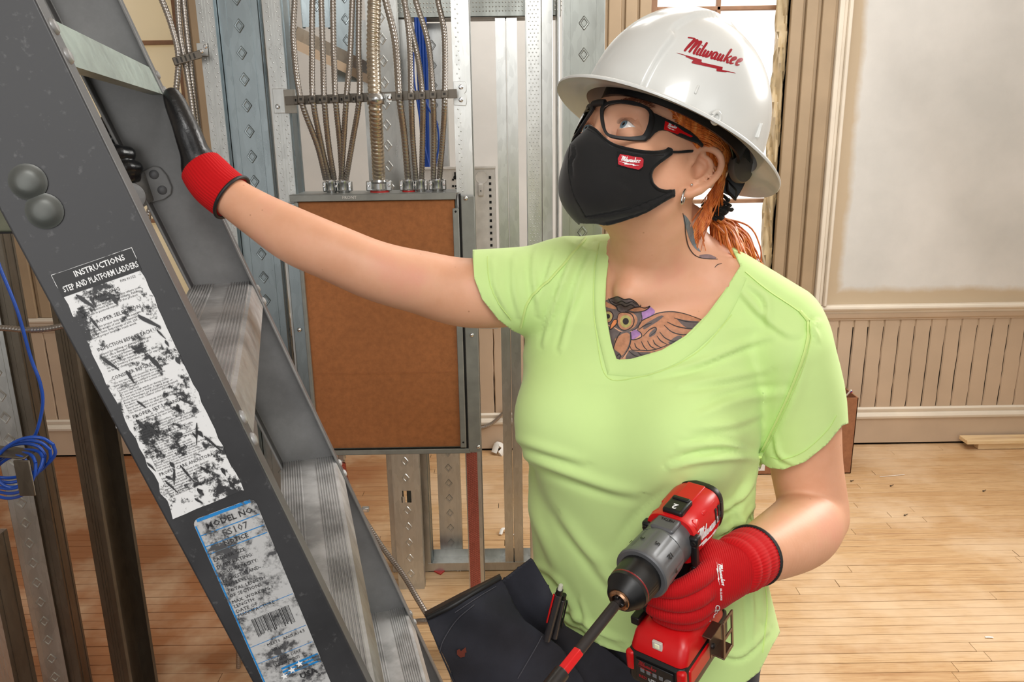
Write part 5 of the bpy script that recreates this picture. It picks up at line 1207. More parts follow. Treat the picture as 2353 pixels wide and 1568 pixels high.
FOLDS = [([(1742, 1056), (1690, 1050), (1600, 1058), (1540, 1075)], 9, .0065), ([(1738, 1045), (1660, 1020), (1560, 1028)], 8, .004), ([(1730, 1100), (1700, 1180), (1712, 1290)], 11, .004), ([(1175, 1035), (1280, 1075), (1400, 1118), (1460, 1130)], 14, .0065), ([(1162, 1000), (1250, 1030), (1340, 1058)], 12, .0045),
         ([(1335, 556), (1300, 630), (1268, 720), (1250, 790)], 7, .0045), ([(1365, 566), (1330, 650), (1306, 740), (1290, 800)], 8, .0045), ([(1228, 585), (1226, 640), (1240, 720)], 8, .004), ([(1180, 596), (1180, 660), (1195, 725)], 7, .0035), ([(1130, 600), (1140, 660), (1170, 725)], 7, .003), ([(1275, 585), (1258, 640), (1236, 690)], 6, .0035),
         ([(1722, 650), (1762, 690), (1766, 750)], 9, .004), ([(1690, 650), (1740, 710), (1800, 760), (1830, 770)], 10, .0035), ([(1800, 905), (1700, 918), (1600, 960)], 12, .004), ([(1500, 860), (1600, 836), (1700, 795), (1780, 770)], 9, .004), ([(1560, 885), (1660, 870), (1760, 850)], 10, .0035), ([(1590, 985), (1680, 975), (1750, 950)], 10, .003),
         ([(1210, 1285), (1285, 1335), (1330, 1420), (1380, 1475)], 8, .006), ([(1232, 1320), (1300, 1400), (1420, 1470)], 7, .006), ([(1250, 1365), (1310, 1430), (1440, 1488)], 6, .005), ([(1335, 1380), (1362, 1440), (1440, 1475)], 7, .005), ([(1300, 1190), (1400, 1330), (1480, 1400)], 15, .0045), ([(1205, 1130), (1250, 1240), (1290, 1330)], 13, .004), ([(1250, 1120), (1330, 1240), (1400, 1300)], 14, .003),
         ([(1700, 1200), (1740, 1290), (1752, 1420)], 9, .0045), ([(1682, 1240), (1722, 1340), (1728, 1480)], 8, .0045), ([(1640, 1490), (1700, 1505), (1762, 1450)], 8, .0045), ([(1615, 1180), (1680, 1160), (1728, 1110)], 8, .006), ([(1640, 1232), (1690, 1205), (1732, 1165)], 7, .006), ([(1655, 1268), (1700, 1240), (1738, 1210)], 6, .0055),
         ([(1855, 790), (1832, 900), (1790, 1000)], 12, .0025), ([(1780, 1000), (1792, 1046), (1826, 1066)], 7, .0035), ([(1560, 1130), (1480, 1200), (1420, 1290)], 16, .004), ([(1880, 740), (1866, 752), (1880, 780)], 7, .004)]
V = folds(V, F, FOLDS)
SHV, SHF = V, F
SHIRT = obj('shirt', (V, F), M['lime'], PERSON, 180, fix=False, solid=.0022, offset=-1)
SHD = Drape(V, F)
def seam(name, line, r, par=None, off=.0008, squash=.5, mat='lime_seam'):
    m = drape_line(SHD, line, r, 8, off=off, squash=squash)
    if m: return obj(name, m, M[mat], par or SHIRT, 60)
# neck band: a doubled strip along the V
def band(line_in, line_out, off, name, mat):
    a = catmull([A(*p) for p in line_in], 6); b = catmull([A(*p) for p in line_out], 6); m = MB(); V = []; 
    for p, q in zip(a, b):
        row = [SHD.px(*(p + (q - p) * t), off * (1 if 0 < t < 1 else .2)) for t in (.04, .1, .35, .65, .92, 1.0)]
        if all(v is not None for v in row): V += row
    n = len(V) // 6; m.add(V, [(i * 6 + j, i * 6 + j + 1, i * 6 + j + 7, i * 6 + j + 6) for i in range(n - 1) for j in range(5)]); return obj(name, m, mat, SHIRT, 60)
band([(1406, 560), (1396, 620), (1390, 700), (1397, 750), (1417, 828)], [(1378, 556), (1368, 622), (1366, 700), (1372, 760), (1396, 862)], .0016, 'neck_band', M['lime'])
band([(1417, 828), (1460, 825), (1530, 801), (1590, 763), (1650, 692), (1690, 632)], [(1396, 862), (1466, 864), (1548, 838), (1616, 792), (1678, 722), (1716, 640)], .0016, 'neck_band', M['lime'])
seam('neck_stitching', [(1376, 560), (1366, 622), (1364, 700), (1370, 762), (1394, 866), (1468, 867), (1550, 841), (1619, 795), (1681, 724)], .0006, off=.0006)
seam('sleeve_seam', [(1838, 715), (1857, 745), (1852, 800), (1825, 880), (1785, 970), (1744, 1052)], .0034); seam('sleeve_stitching', [(1843, 718), (1862, 748), (1857, 803), (1831, 884), (1791, 974), (1750, 1055)], .0008, off=.0018)
seam('sleeve_seam', [(1345, 548), (1310, 590), (1265, 640), (1215, 690), (1196, 752)], .0022)
seam('shoulder_seam', [(1712, 625), (1760, 665), (1820, 705), (1860, 735)], .0014)
seam('hem_stitching', [(1120, 590), (1124, 645), (1142, 690), (1175, 735)], .0006); seam('hem_stitching', [(1772, 1050), (1800, 1056), (1850, 1036), (1900, 990), (1922, 955)], .0006)
seam('side_seam', [(1722, 1180), (1745, 1290), (1762, 1390), (1752, 1500)], .001)
# ================================================================== tattoos (flat ink on the skin)
def ink(name, lines, w, mat, par, off=.00045):
    m = MB()
    for ln in lines:
        ww = w
        if isinstance(ln, tuple): ln, ww = ln
        pts = catmull([A(*p) for p in ln], 5); N = np.gradient(pts, axis=0); N /= np.linalg.norm(N, axis=1)[:, None] + 1e-9; N = np.stack([-N[:, 1], N[:, 0]], 1); V = []
        for i, (p, n) in enumerate(zip(pts, N)):
            e = ww / 2 * (.35 + .65 * math.sin(PI * min(1, max(0, .1 + .85 * i / max(1, len(pts) - 1)))))
            a, b = SKD.px(*(p + n * e), off), SKD.px(*(p - n * e), off)
            if a is None or b is None: V = []; break
            V += [a, b]
        k = len(V) // 2
        if k > 1: m.add(V, [(2 * i, 2 * i + 1, 2 * i + 3, 2 * i + 2) for i in range(k - 1)])
    return obj(name, m, mat, par, None, fix=False)
def inkfill(name, polys, mat, par, off=.00025, step=4):
    m = MB()
    for i, p in enumerate(polys):
        V, F = drape_poly(SKD, catmull([A(*q) for q in p + p[:1]], 3)[:-1], step, off + .00003 * i)
        m.add(V, F)
    return obj(name, m, mat, par, None, fix=False)
def tz(pts): return [(1350 + x / 3.92, 480 + y / 3.92) for x, y in pts]     # pixels of an enlarged detail to the frame
MI = lambda n, c: plain(n, c, .5, var=.18, scale=160, spec=.35)
TI, TG, TB, TP, TO, TE = MI('tattoo_black', S(46, 40, 40)), MI('tattoo_grey', S(104, 92, 90)), MI('tattoo_brown', S(190, 132, 98)), MI('tattoo_violet', S(168, 124, 178)), MI('tattoo_orange', S(224, 136, 84)), MI('tattoo_yellow_green', S(176, 166, 100))
OWL = inkfill('owl_tattoo', [tz([(490, 890), (560, 880), (610, 930), (560, 980), (480, 1020)]), tz([(390, 1110), (440, 1090), (480, 1130), (400, 1180)])], TP, BODY); OWL['label'] = 'owl tattoo with spread wing above the neckline'
inkfill('owl_head', [tz([(160, 830), (200, 810), (270, 790), (330, 815), (380, 812), (430, 835), (470, 880), (490, 950), (470, 1030), (420, 1090), (330, 1110), (250, 1070), (170, 1030), (158, 930)])], TG, OWL, .00028)
inkfill('owl_face', [tz([(265, 1000), (280, 940), (340, 930), (410, 940), (450, 990), (430, 1060), (360, 1095), (300, 1085)]), tz([(160, 930), (200, 920), (230, 960), (215, 1010), (163, 1030)]), tz([(360, 905), (430, 890), (475, 885), (560, 878), (500, 920), (430, 930)]), tz([(160, 830), (190, 850), (250, 880), (265, 905), (220, 900), (160, 880)])], TB, OWL, .00034)
inkfill('owl_body', [tz([(168, 1050), (240, 1075), (300, 1110), (380, 1100), (390, 1160), (370, 1250), (300, 1350), (265, 1362), (215, 1250), (180, 1130)])], TG, OWL, .00028)
inkfill('owl_breast', [tz([(250, 1170), (330, 1120), (380, 1130), (370, 1230), (310, 1330), (290, 1300), (240, 1260)])], TB, OWL, .00034)
inkfill('owl_wing', [tz([(450, 1090), (480, 1020), (560, 980), (640, 945), (760, 930), (880, 950), (1040, 1005), (960, 1090), (860, 1165), (760, 1225), (650, 1275), (520, 1320), (400, 1350), (350, 1330), (380, 1250), (400, 1180), (490, 1165), (480, 1120)])], TB, OWL, .00028)
inkfill('wing_shade', [tz([(800, 990), (920, 1010), (1010, 1020), (950, 1085), (870, 1060)]), tz([(720, 1210), (800, 1150), (860, 1150), (770, 1220)]), tz([(640, 970), (700, 955), (640, 1010), (560, 1060), (500, 1090), (520, 1040)]), tz([(380, 1270), (460, 1290), (560, 1290), (650, 1270), (520, 1320), (400, 1352), (340, 1350)]), tz([(560, 1120), (620, 1070), (610, 1130), (550, 1160)])], TG, OWL, .00034)
for cx, cy, r in ((345, 1015, 62), (185, 970, 44)):
    ci = lambda k: [(cx + r * k * math.cos(a) * .9, cy + r * k * math.sin(a)) for a in np.linspace(0, 2 * PI, 13)[:-1]]
    if cx < 200: ci = lambda k: [(max(164, cx + 40 * k * math.cos(a)), cy + r * k * math.sin(a)) for a in np.linspace(0, 2 * PI, 13)[:-1]]
    e = inkfill('owl_eye', [tz(ci(.92))], TE, OWL, .0004, 3); inkfill('owl_pupil', [tz(ci(.5))], TI, OWL, .00046, 2.5)
inkfill('owl_beak', [tz([(240, 1000), (268, 1000), (262, 1040), (205, 1090), (212, 1045)])], TO, OWL, .0004, 2.5)
LN_ = [tz(l) for l in ([(200, 815), (270, 792), (330, 815), (385, 812), (435, 840), (475, 885)], [(190, 808), (215, 850), (262, 880), (275, 915), (300, 930)], [(360, 915), (420, 888), (475, 880), (475, 862)], [(475, 885), (520, 893), (562, 876), (520, 915), (430, 932), (340, 925)],
       [(215, 830), (260, 850), (310, 830), (350, 850), (400, 835), (440, 860)], [(250, 875), (300, 860), (340, 880), (390, 862), (430, 885)], [(480, 930), (490, 1000), (450, 1070), (400, 1100)], [(265, 1010), (285, 945), (345, 932), (400, 955), (420, 1015), (395, 1070), (330, 1095), (275, 1060), (265, 1010)],
       [(160, 925), (205, 925), (232, 960), (212, 1015), (165, 1035)], [(240, 1000), (268, 1000), (262, 1040), (205, 1090), (212, 1045), (240, 1000)], [(450, 1095), (480, 1020), (560, 975), (640, 940), (760, 928), (890, 952), (1040, 1008)], [(450, 1095), (485, 1125), (480, 1160), (400, 1180), (390, 1110)],
       [(690, 1050), (760, 1110), (850, 1135), (900, 1130)], [(715, 1020), (800, 1060), (900, 1080), (965, 1082)], [(650, 1110), (700, 1165), (770, 1195), (800, 1185)], [(780, 985), (880, 1015), (990, 1025)], [(625, 1145), (660, 1190), (720, 1225)], [(590, 1180), (610, 1220), (660, 1250)], [(540, 1190), (570, 1240), (620, 1265)], [(485, 1195), (510, 1245), (540, 1275)], [(425, 1210), (440, 1250), (480, 1275)],
       [(380, 1230), (400, 1270), (440, 1275), (485, 1275), (540, 1278), (600, 1270), (660, 1252), (720, 1228), (790, 1195)], [(500, 1150), (560, 1090), (610, 1070), (618, 1100), (560, 1150)], [(460, 1090), (520, 1050), (580, 1030)], [(390, 1110), (392, 1180), (370, 1260), (310, 1350)], [(300, 1110), (260, 1180), (230, 1270)], [(370, 1280), (420, 1320), (470, 1335)], [(450, 1290), (490, 1320), (540, 1310)],
       [(265, 1330), (285, 1310), (300, 1325), (285, 1350)])]
ink('owl_outline', LN_, 2.4, TI, OWL, .0006)
NT_ = inkfill('neck_tattoo', [tz([(858, 40), (905, 90), (945, 170), (965, 250), (985, 330), (1020, 390), (970, 360), (925, 290), (895, 200), (870, 130)])], MI('tattoo_slate', S(118, 128, 134)), BODY, .0003); NT_['label'] = 'grey feather tattoo on the side of the neck'
inkfill('feather_shade', [tz([(1000, 420), (1060, 410), (1110, 415), (1170, 450), (1090, 452), (1020, 445)])], MI('tattoo_mauve', S(140, 116, 116)), NT_, .0003)
ink('feather_outline', [(tz([(856, 38), (875, 120), (882, 220), (905, 330), (950, 405), (1010, 440), (1090, 452), (1172, 455)]), 2.2), (tz([(1145, 530), (1170, 505), (1210, 492)]), 1.8)], 2, TI, NT_, .0005)
# ================================================================== mask
def mask_sdf(p):
    q = hloc(p); h = np.c_[np.abs(q[:, 0]), q[:, 1:]]; d = head_sdf(p) - .004
    d = smin(d, cap(h, (0, .087, .012), (0, .096, -.018), .009, .012), .016); d = smin(d, cap(h, (0, .096, -.018), (0, .080, -.052), .012, .017), .03); d = smin(d, cap(h, (0, .078, -.052), (0, .052, -.068), .019, .017), .03)
    d = smin(d, cap(h, (.022, .070, -.028), (.046, .038, -.034), .022, .016), .035); return smin(d, cap(h, (.018, .058, -.056), (.044, .016, -.056), .02, .014), .035)
V, F = sdf_mesh(mask_sdf, HO - .16, HO + .16, .003)
def mz(pts): return [(1280 + x / 4.6125, 200 + y / 4.6125) for x, y in pts]
MASKP = mz([(285, 388), (340, 400), (400, 450), (480, 530), (560, 590), (650, 625), (780, 655), (920, 678), (1050, 682), (1130, 670), (1180, 640), (1225, 660), (1222, 715), (1150, 760), (1080, 810), (1020, 870), (1000, 940), (1020, 1020), (1070, 1070), (1130, 1092), (1200, 1092), (1245, 1080), (1240, 1160), (1190, 1180), (1100, 1230), (1000, 1290), (880, 1350), (740, 1400), (560, 1450), (500, 1460), (400, 1440), (250, 1440), (-100, 1300), (-100, 900), (0, 500), (200, 380)])
qv = hloc(V); mir = V - 2 * np.minimum(qv[:, 0], 0)[:, None] * HL
mp = np.clip(hloc(mir)[:, 0], .0, 1); s = polyd(proj(mir)[:, :2], MASKP)
s = np.where(qv[:, 1] > .0, s, -50)
nn = vnormals(V, F); V, F = clip(V, F, s)
V = folds(V, tri(F), [(mz([(290, 1370), (550, 1330), (900, 1240), (1200, 1120)]), 3, -.0018), (mz([(180, 600), (200, 720), (160, 800), (170, 950)]), 3, -.002), (mz([(450, 1400), (700, 1350), (1000, 1260), (1230, 1140)]), 5, .0015)])
MD = Drape(V, F)
MASK = thing('face_mask', 'black cloth face mask with a small red brand tag, covering nose and chin', 'mask', hw(0, .1, -.08))
CL = obj('cloth', (V, F), M['maskcloth'], MASK, 180, fix=False, solid=.0016, offset=1)
def mline(name, pts, r, off=.001, mat='maskedge', par=None):
    m = drape_line(MD, mz(pts), r, 6, off=off)
    if m: return obj(name, m, M[mat], par or CL, 60)
mline('top_binding', [(300, 405), (400, 462), (480, 545), (560, 605), (650, 640), (780, 670), (920, 693), (1050, 697), (1135, 684), (1180, 656)], .0022)
mline('ear_binding', [(1205, 705), (1135, 755), (1065, 805), (1005, 868), (985, 940), (1005, 1025), (1060, 1082), (1130, 1106), (1200, 1104)], .0022)
mline('bottom_binding', [(1232, 1150), (1180, 1170), (1090, 1222), (990, 1282), (870, 1342), (730, 1392), (560, 1440), (510, 1440)], .0022)
mline('centre_seam', [(160, 560), (140, 700), (130, 850), (150, 1000), (190, 1150), (260, 1280), (310, 1370)], .0012)
mline('chin_seam', [(310, 1372), (550, 1326), (760, 1290), (950, 1215), (1200, 1105)], .0012)
mline('stitching', [(300, 440), (420, 520), (520, 605), (640, 665), (800, 705), (1000, 730), (1120, 725)], .0005, .0016, 'blackmatte')
tagV, tagF = drape_poly(MD, mz([(640, 690), (910, 745), (905, 860), (880, 885), (628, 845)]), 2.5, .0024); TAGB = obj('tag_backing', (tagV, tagF), M['maskedge'], CL, None, fix=False, solid=.0008)
tagV, tagF = drape_poly(MD, mz([(672, 723), (895, 752), (910, 770), (904, 840), (862, 874), (640, 832), (645, 765)]), 2.5, .0034); TG_ = obj('brand_tag', (tagV, tagF), plain('red_woven_tag', S(190, 22, 40), .7, bump=.4, bscale=900), CL, None, fix=False, label='red woven brand tag')
def pxmap(D, x0, y0, x1, y1, off, asp=None):
    """logo frame: baseline from (x0, y0) to (x1, y1) in the frame of the photograph"""
    ex, ey = x1 - x0, y1 - y0
    return lambda u, v: D.px(x0 + ex * u + ey * v * (asp or 1), y0 + ey * u - ex * v * (asp or 1), off)
o = obj('logo', logo_mesh(pxmap(MD, *mz([(672, 800)])[0], *mz([(880, 812)])[0], .0042, .82)), M['whiteprint'], CL, None, fix=False)
# ear loop
m = MB(); ep = [MD.px(*mz([(1200, 690)])[0], .001), SKD.px(*mz([(1290, 690)])[0], .002), SKD.px(*mz([(1400, 680)])[0], .002), earpt(1600, 346, -.004), earpt(1622, 350, -.008)]; ep = [e for e in ep if e is not None]; m.tube(catmull(ep, 5), .0018, 6); obj('ear_loop', m, M['maskedge'], MASK, 60)
# ear jewellery
m = MB(); c = earpt(1570, 446, .003); m.tube([c + HU * (.009 * math.sin(t)) - HU * .004 + HF * (.0035 * math.cos(t)) + EARN * .002 * math.cos(t) for t in np.linspace(0, 2 * PI, 22)], .0016, 8); obj('hoop_earring', m, M['chrome'], PERSON, 60, label='silver hoop in the earlobe')
m = MB(); m.lathe([(0, .0016), (.0015, .0015), (.0022, .0007)], earpt(1585, 427, .004), EARN, 12); obj('stud_earring', m, M['chrome'], PERSON, 60)
# ================================================================== hard hat
def hatbasis(): return hbasis(.977, .462, .075)
TLh, TFh, TUh = hatbasis(); TO = P(1533.5, 290, 1.047)
def ht(l, f, u): return TO + TLh * l + TFh * f + TUh * u
HAT = thing('hard_hat', 'white full-brim hard hat with a red script logo on its side', 'hard hat', TO)
NTH = 480
def hat_ring(al, af, ab, u, k=0.0):
    out = []
    for i in range(NTH):
        t = 2 * PI * i / NTH; c, s = math.cos(t), math.sin(t); f = (af if c > 0 else ab) * c; l = al * s; out.append((l, f, u))
    return np.array(out)
def hat_shell():
    R = []; prof = []
    H = .139; n = 34
    for i in range(1, n + 1):
        s = i / n; prof.append((math.sin(s * PI / 2) ** .92, H * math.cos(s * PI / 2) ** .9))
    for r, z in prof:
        q = hat_ring(.112 * r, .111 * r, .137 * r, z)
        # raised middle band running front to back with a stepped edge, and a broad crown ridge
        e = .040 + .006 * (z < .075) + .004 * (z < .07); x = np.abs(q[:, 0]); band = 1 / (1 + np.exp((x - e) / .0007)); front = np.clip((q[:, 1] - .0) / .02 + .5, 0, 1); dn = .0062 * band * min(1, r * 2) * (.25 + .75 * front)
        nn = q * A(1, 1, 1.2); nn /= np.linalg.norm(nn, axis=1)[:, None]; R.append(q + nn * dn[:, None])
    for t, w, z in ((.12, 0, -.001), (.3, 0, -.0035), (.55, 0, -.006), (.8, 0, -.0082), (.95, 0, -.0092), (1.0, 0, -.0105), (1.005, 0, -.0125), (.985, 0, -.0138), (.94, 0, -.0128)):
        q = hat_ring(.112 + .031 * t, .111 + .040 * t, .137 + .041 * t, z); q[:, 2] += -.006 * np.clip(-q[:, 1] / .17, 0, 1) * t + .002 * np.clip(q[:, 1] / .15, 0, 1) * t; R.append(q)
    for t, z in ((.7, -.0095), (.35, -.0065), (.05, -.003)): R.append(hat_ring(.109 + .031 * t, .108 + .040 * t, .134 + .041 * t, z))
    for i in range(n - 2, 0, -3): r, z = prof[i]; R.append(hat_ring(.109 * r, .108 * r, .134 * r, z * .98 - .001))
    m = MB(); m.rings([np.array([ht(*p) for p in q]) for q in R]); return m
SHELL = obj('shell', hat_shell(), M['shell'], HAT, 60)
HVe = np.array([v.co[:] for v in SHELL.data.vertices]) + np.array(TO); HD = Drape(HVe, [tuple(p.vertices) for p in SHELL.data.polygons])
def hlogo(): return pxmap(HD, 1566, 124, 1702, 160, .0005, .84)
o = obj('logo', logo_mesh(hlogo()), M['redlogo'], SHELL, None, fix=False)
def hatbox(name, px, py, w, hh, d, mat=M['shell'], tilt=.41, off=.0):
    p = HD.px(px, py, off); n = unit(p - ht(0, 0, p @ TUh - TO @ TUh - .02)); X = unit(np.cross(TUh, n)); Y = np.cross(n, X); m = MB(); m.box(p, (w, hh, d), X, Y, n); return obj(name, m, mat, SHELL, 30, min(w, hh, d) * .35, seg=3)
hatbox('accessory_slot_rib', 1601, 206, .0028, .011, .003); hatbox('brim_rib', 1742, 300, .003, .018, .007)
q = HD.px(1646, 262, -.002); m = MB(); m.tube([q + A(0, -.004, -.004) + TFh * .0065 * math.cos(t) + TUh * .0065 * math.sin(t) for t in np.linspace(0, 2 * PI, 22)], .0024, 8); obj('strap_loop', m, M['shell'], HAT, 60)
m = MB(); R = []
for z, g in ((.000, 0), (.03, 0), (.03, .004), (.000, .004)): R.append(np.array([ht(*(p + A(0, -.004, -.004))) for p in hat_ring(.083 + g, .094 + g, .106 + g, z)]))
m.rings(R, closed=True); obj('suspension_band', m, M['blackpl'], HAT, 60)
for i in range(6):
    a = PI / 6 + i * PI / 3; m = MB(); m.tube([ht(.082 * math.sin(a), .098 * math.cos(a), .012), ht(.098 * math.sin(a), .102 * math.cos(a), .045), ht(.05 * math.sin(a), .05 * math.cos(a), .105), ht(0, 0, .112)], .007, 6, squash=.2); obj('suspension_strap', m, M['blackpl'], HAT, 60)
def ribbon(name, pts, w, mat, par, thick=.003, wdir=None):
    Q = catmull(pts, 6); m = MB(); T = np.gradient(Q, axis=0); T /= np.linalg.norm(T, axis=1)[:, None]; R = []
    for p, t in zip(Q, T):
        s = unit(np.cross(t, FV if wdir is None else wdir)); n = np.cross(s, t); R.append([p + s * w / 2 + n * thick / 2, p - s * w / 2 + n * thick / 2, p - s * w / 2 - n * thick / 2, p + s * w / 2 - n * thick / 2])
    m.rings(R); return obj(name, m, mat, par, 40, thick * .3)
ribbon('nape_strap', [P(1668, 285, 1.02), P(1692, 320, 1.035), P(1702, 365, 1.06), P(1692, 410, 1.075), P(1672, 448, 1.08)], .026, M['blackpl'], HAT)
m = MB(); c = P(1702, 385, 1.062); ax = unit(A(.55, -.8, .1)); m.lathe([(-.004, .020), (.002, .0205), (.005, .019), (.006, .012)], c, ax, 28); KN = obj('ratchet_knob', m, plain('grey_knob', S(86, 80, 72), .5), HAT, 40)
m = MB(); m.box(P(1680, 438, 1.075), (.02, .012, .016), unit((.7, 0, -.7))); obj('strap_buckle', m, M['blackpl'], HAT, 30, .003)
# ================================================================== safety glasses
SG = thing('safety_glasses', 'clear safety glasses with a matt black frame and red temple patch', 'glasses', hw(0, .09, .03))
def gsurf(l, u): return .1005 - 10.5 * l * l - .16 * (u - .027) - .6 * (u - .027) ** 2
def gpt(px, py, off=0.0):
    d = unit(ray(px, py)); lo, hi = .80, 1.05
    fn = lambda t: (lambda q: q[1] - gsurf(q[0], q[2]))(hloc(CAM + d * t))
    ts = np.linspace(.75, 1.25, 120); v = [fn(t) for t in ts]
    for a, b, x, y in zip(ts[:-1], ts[1:], v[:-1], v[1:]):
        if x > 0 >= y:
            for _ in range(30):
                mid = (a + b) / 2
                if fn(mid) > 0: a = mid
                else: b = mid
            q = hloc(CAM + d * a); return q + A(0, off, 0)
    return None
OUT = mz([(478, 300), (482, 240), (510, 195), (560, 170), (640, 155), (740, 152), (860, 172), (960, 212), (1015, 255), (1035, 310), (1035, 370), (1010, 470), (960, 565), (900, 580), (780, 575), (640, 558), (560, 537), (520, 492), (488, 400)])
INN = mz([(508, 300), (512, 260), (532, 228), (580, 202), (680, 188), (800, 203), (920, 230), (975, 262), (998, 300), (998, 330), (985, 410), (940, 512), (890, 532), (780, 542), (660, 531), (575, 510), (548, 485), (528, 440), (512, 350)])
def both(px): 
    r = [gpt(x, y) for x, y in px]; return [q for q in r if q is not None]
qo, qi = both(OUT), both(INN)
nO = min(len(qo), len(qi)); qo = catmull(qo[:nO] + qo[:1], 4)[:-1]; qi = catmull(qi[:nO] + qi[:1], 4)[:-1]
def toW(q, s): return hw(q[0] * s, q[1], q[2])
m = MB(); mr = []
for s in (1, -1):
    R = []
    for k, (q, d) in enumerate(((qo, .000), (qo, .0045), (qi, .0045), (qi, .0))): R.append([toW(p + A(0, d, 0), s) for p in q])
    V = [p for r in R for p in r]; n = len(qo)
    m.add(V, [(i * n + j, i * n + (j + 1) % n, ((i + 1) % 4) * n + (j + 1) % n, ((i + 1) % 4) * n + j) for i in range(4) for j in range(n)])
top = [p for p in qo if p[0] < .022 and p[2] > .03]; 
zb = max(p[2] for p in qo if p[0] < .016) if any(p[0] < .016 for p in qo) else .042
x0 = min(p[0] for p in qo)
pts = [toW(A(l, gsurf(l, zb - .006) + .003, zb - .004 + .002 * math.cos(l * 60)), 1) for l in np.linspace(-x0 - .003, x0 + .003, 9)]; m.tube(pts, .0042, 10)
FRAME = obj('frame', m, M['blackmatte'], SG, 40, .0008)
lg = plain('clear_lens', (1, 1, 1), .02, var=0, Transmission_Weight=1.0, IOR=1.12)
for s in (1, -1):
    c = sum(qi) / len(qi); m = MB(); n = len(qi); V = [toW(p + A(0, .003, 0), s) for p in qi] + [toW((p + c) / 2 * A(1, 0, 1) + A(0, gsurf((p[0] + c[0]) / 2, (p[2] + c[2]) / 2) + .004, 0), s) for p in qi] + [toW(A(c[0], gsurf(c[0], c[2]) + .004, c[2]), s)]
    F = [(j, (j + 1) % n, n + (j + 1) % n, n + j) for j in range(n)] + [(n + j, n + (j + 1) % n, 2 * n) for j in range(n)]
    m.add(V, F); obj('lens', m, lg, FRAME, 180, solid=.0012)
# temples in the plane from the frame corner to the top of the ear
fc = gpt(*mz([(1015, 330)])[0]); ea = A(.088, -.012, .02)
def temple(poly, thick, s, off=0.0):
    d0 = (ea - fc) * A(1, 1, 0); nrm = unit(np.cross(d0, A(0, 0, 1))); nrm = nrm if nrm[0] > 0 else -nrm; P0_ = hw(*fc); NW = HB @ nrm; out = []
    for x, y in poly:
        d = ray(x, y); q = hloc(CAM + d * (((P0_ - CAM) @ NW) / (d @ NW))) + nrm * off; out.append(q)
    return out, nrm
TP_ = mz([(1005, 262), (1060, 285), (1150, 328), (1300, 398), (1420, 468), (1490, 530), (1560, 610), (1545, 640), (1500, 598), (1400, 562), (1280, 512), (1190, 465), (1130, 455), (1085, 462), (1040, 490), (990, 545), (955, 562), (1000, 470)])
RP_ = mz([(1146, 360), (1200, 388), (1280, 428), (1340, 472), (1440, 524), (1418, 534), (1325, 492), (1296, 490), (1278, 502), (1200, 472), (1132, 450)])
for s in (1, -1):
    q, nrm = temple(TP_, .004, s); m = MB(); n = len(q); V = [toW(p, s) for p in q] + [toW(p - nrm * .0035, s) for p in q]
    m.add(V, [tuple(range(n)), tuple(range(2 * n - 1, n - 1, -1))] + [(i, (i + 1) % n, n + (i + 1) % n, n + i) for i in range(n)]); tm = obj('temple', m, M['blackmatte'], SG, 30, .0009)
    q, nrm = temple(RP_, .001, s, .0004); m = MB(); n = len(q); V = [toW(p, s) for p in q] + [toW(p - nrm * .0008, s) for p in q]
    m.add(V, [tuple(range(n)), tuple(range(2 * n - 1, n - 1, -1))] + [(i, (i + 1) % n, n + (i + 1) % n, n + i) for i in range(n)]); rp = obj('red_patch', m, M['redpl'], tm, 30, label='red patch with white lettering')
    if s == 1:
        def lm(u, v):
            a, b = mz([(1165, 425)])[0], mz([(1262, 452)])[0]; ex, ey = b[0] - a[0], b[1] - a[1]; q, _ = temple([(a[0] + ex * u + ey * v, a[1] + ey * u - ex * v * 1.25)], 0, 1, .0009); return toW(q[0], 1)
        o = obj('logo', logo_mesh(lm), M['whiteprint'], tm, None, fix=False)
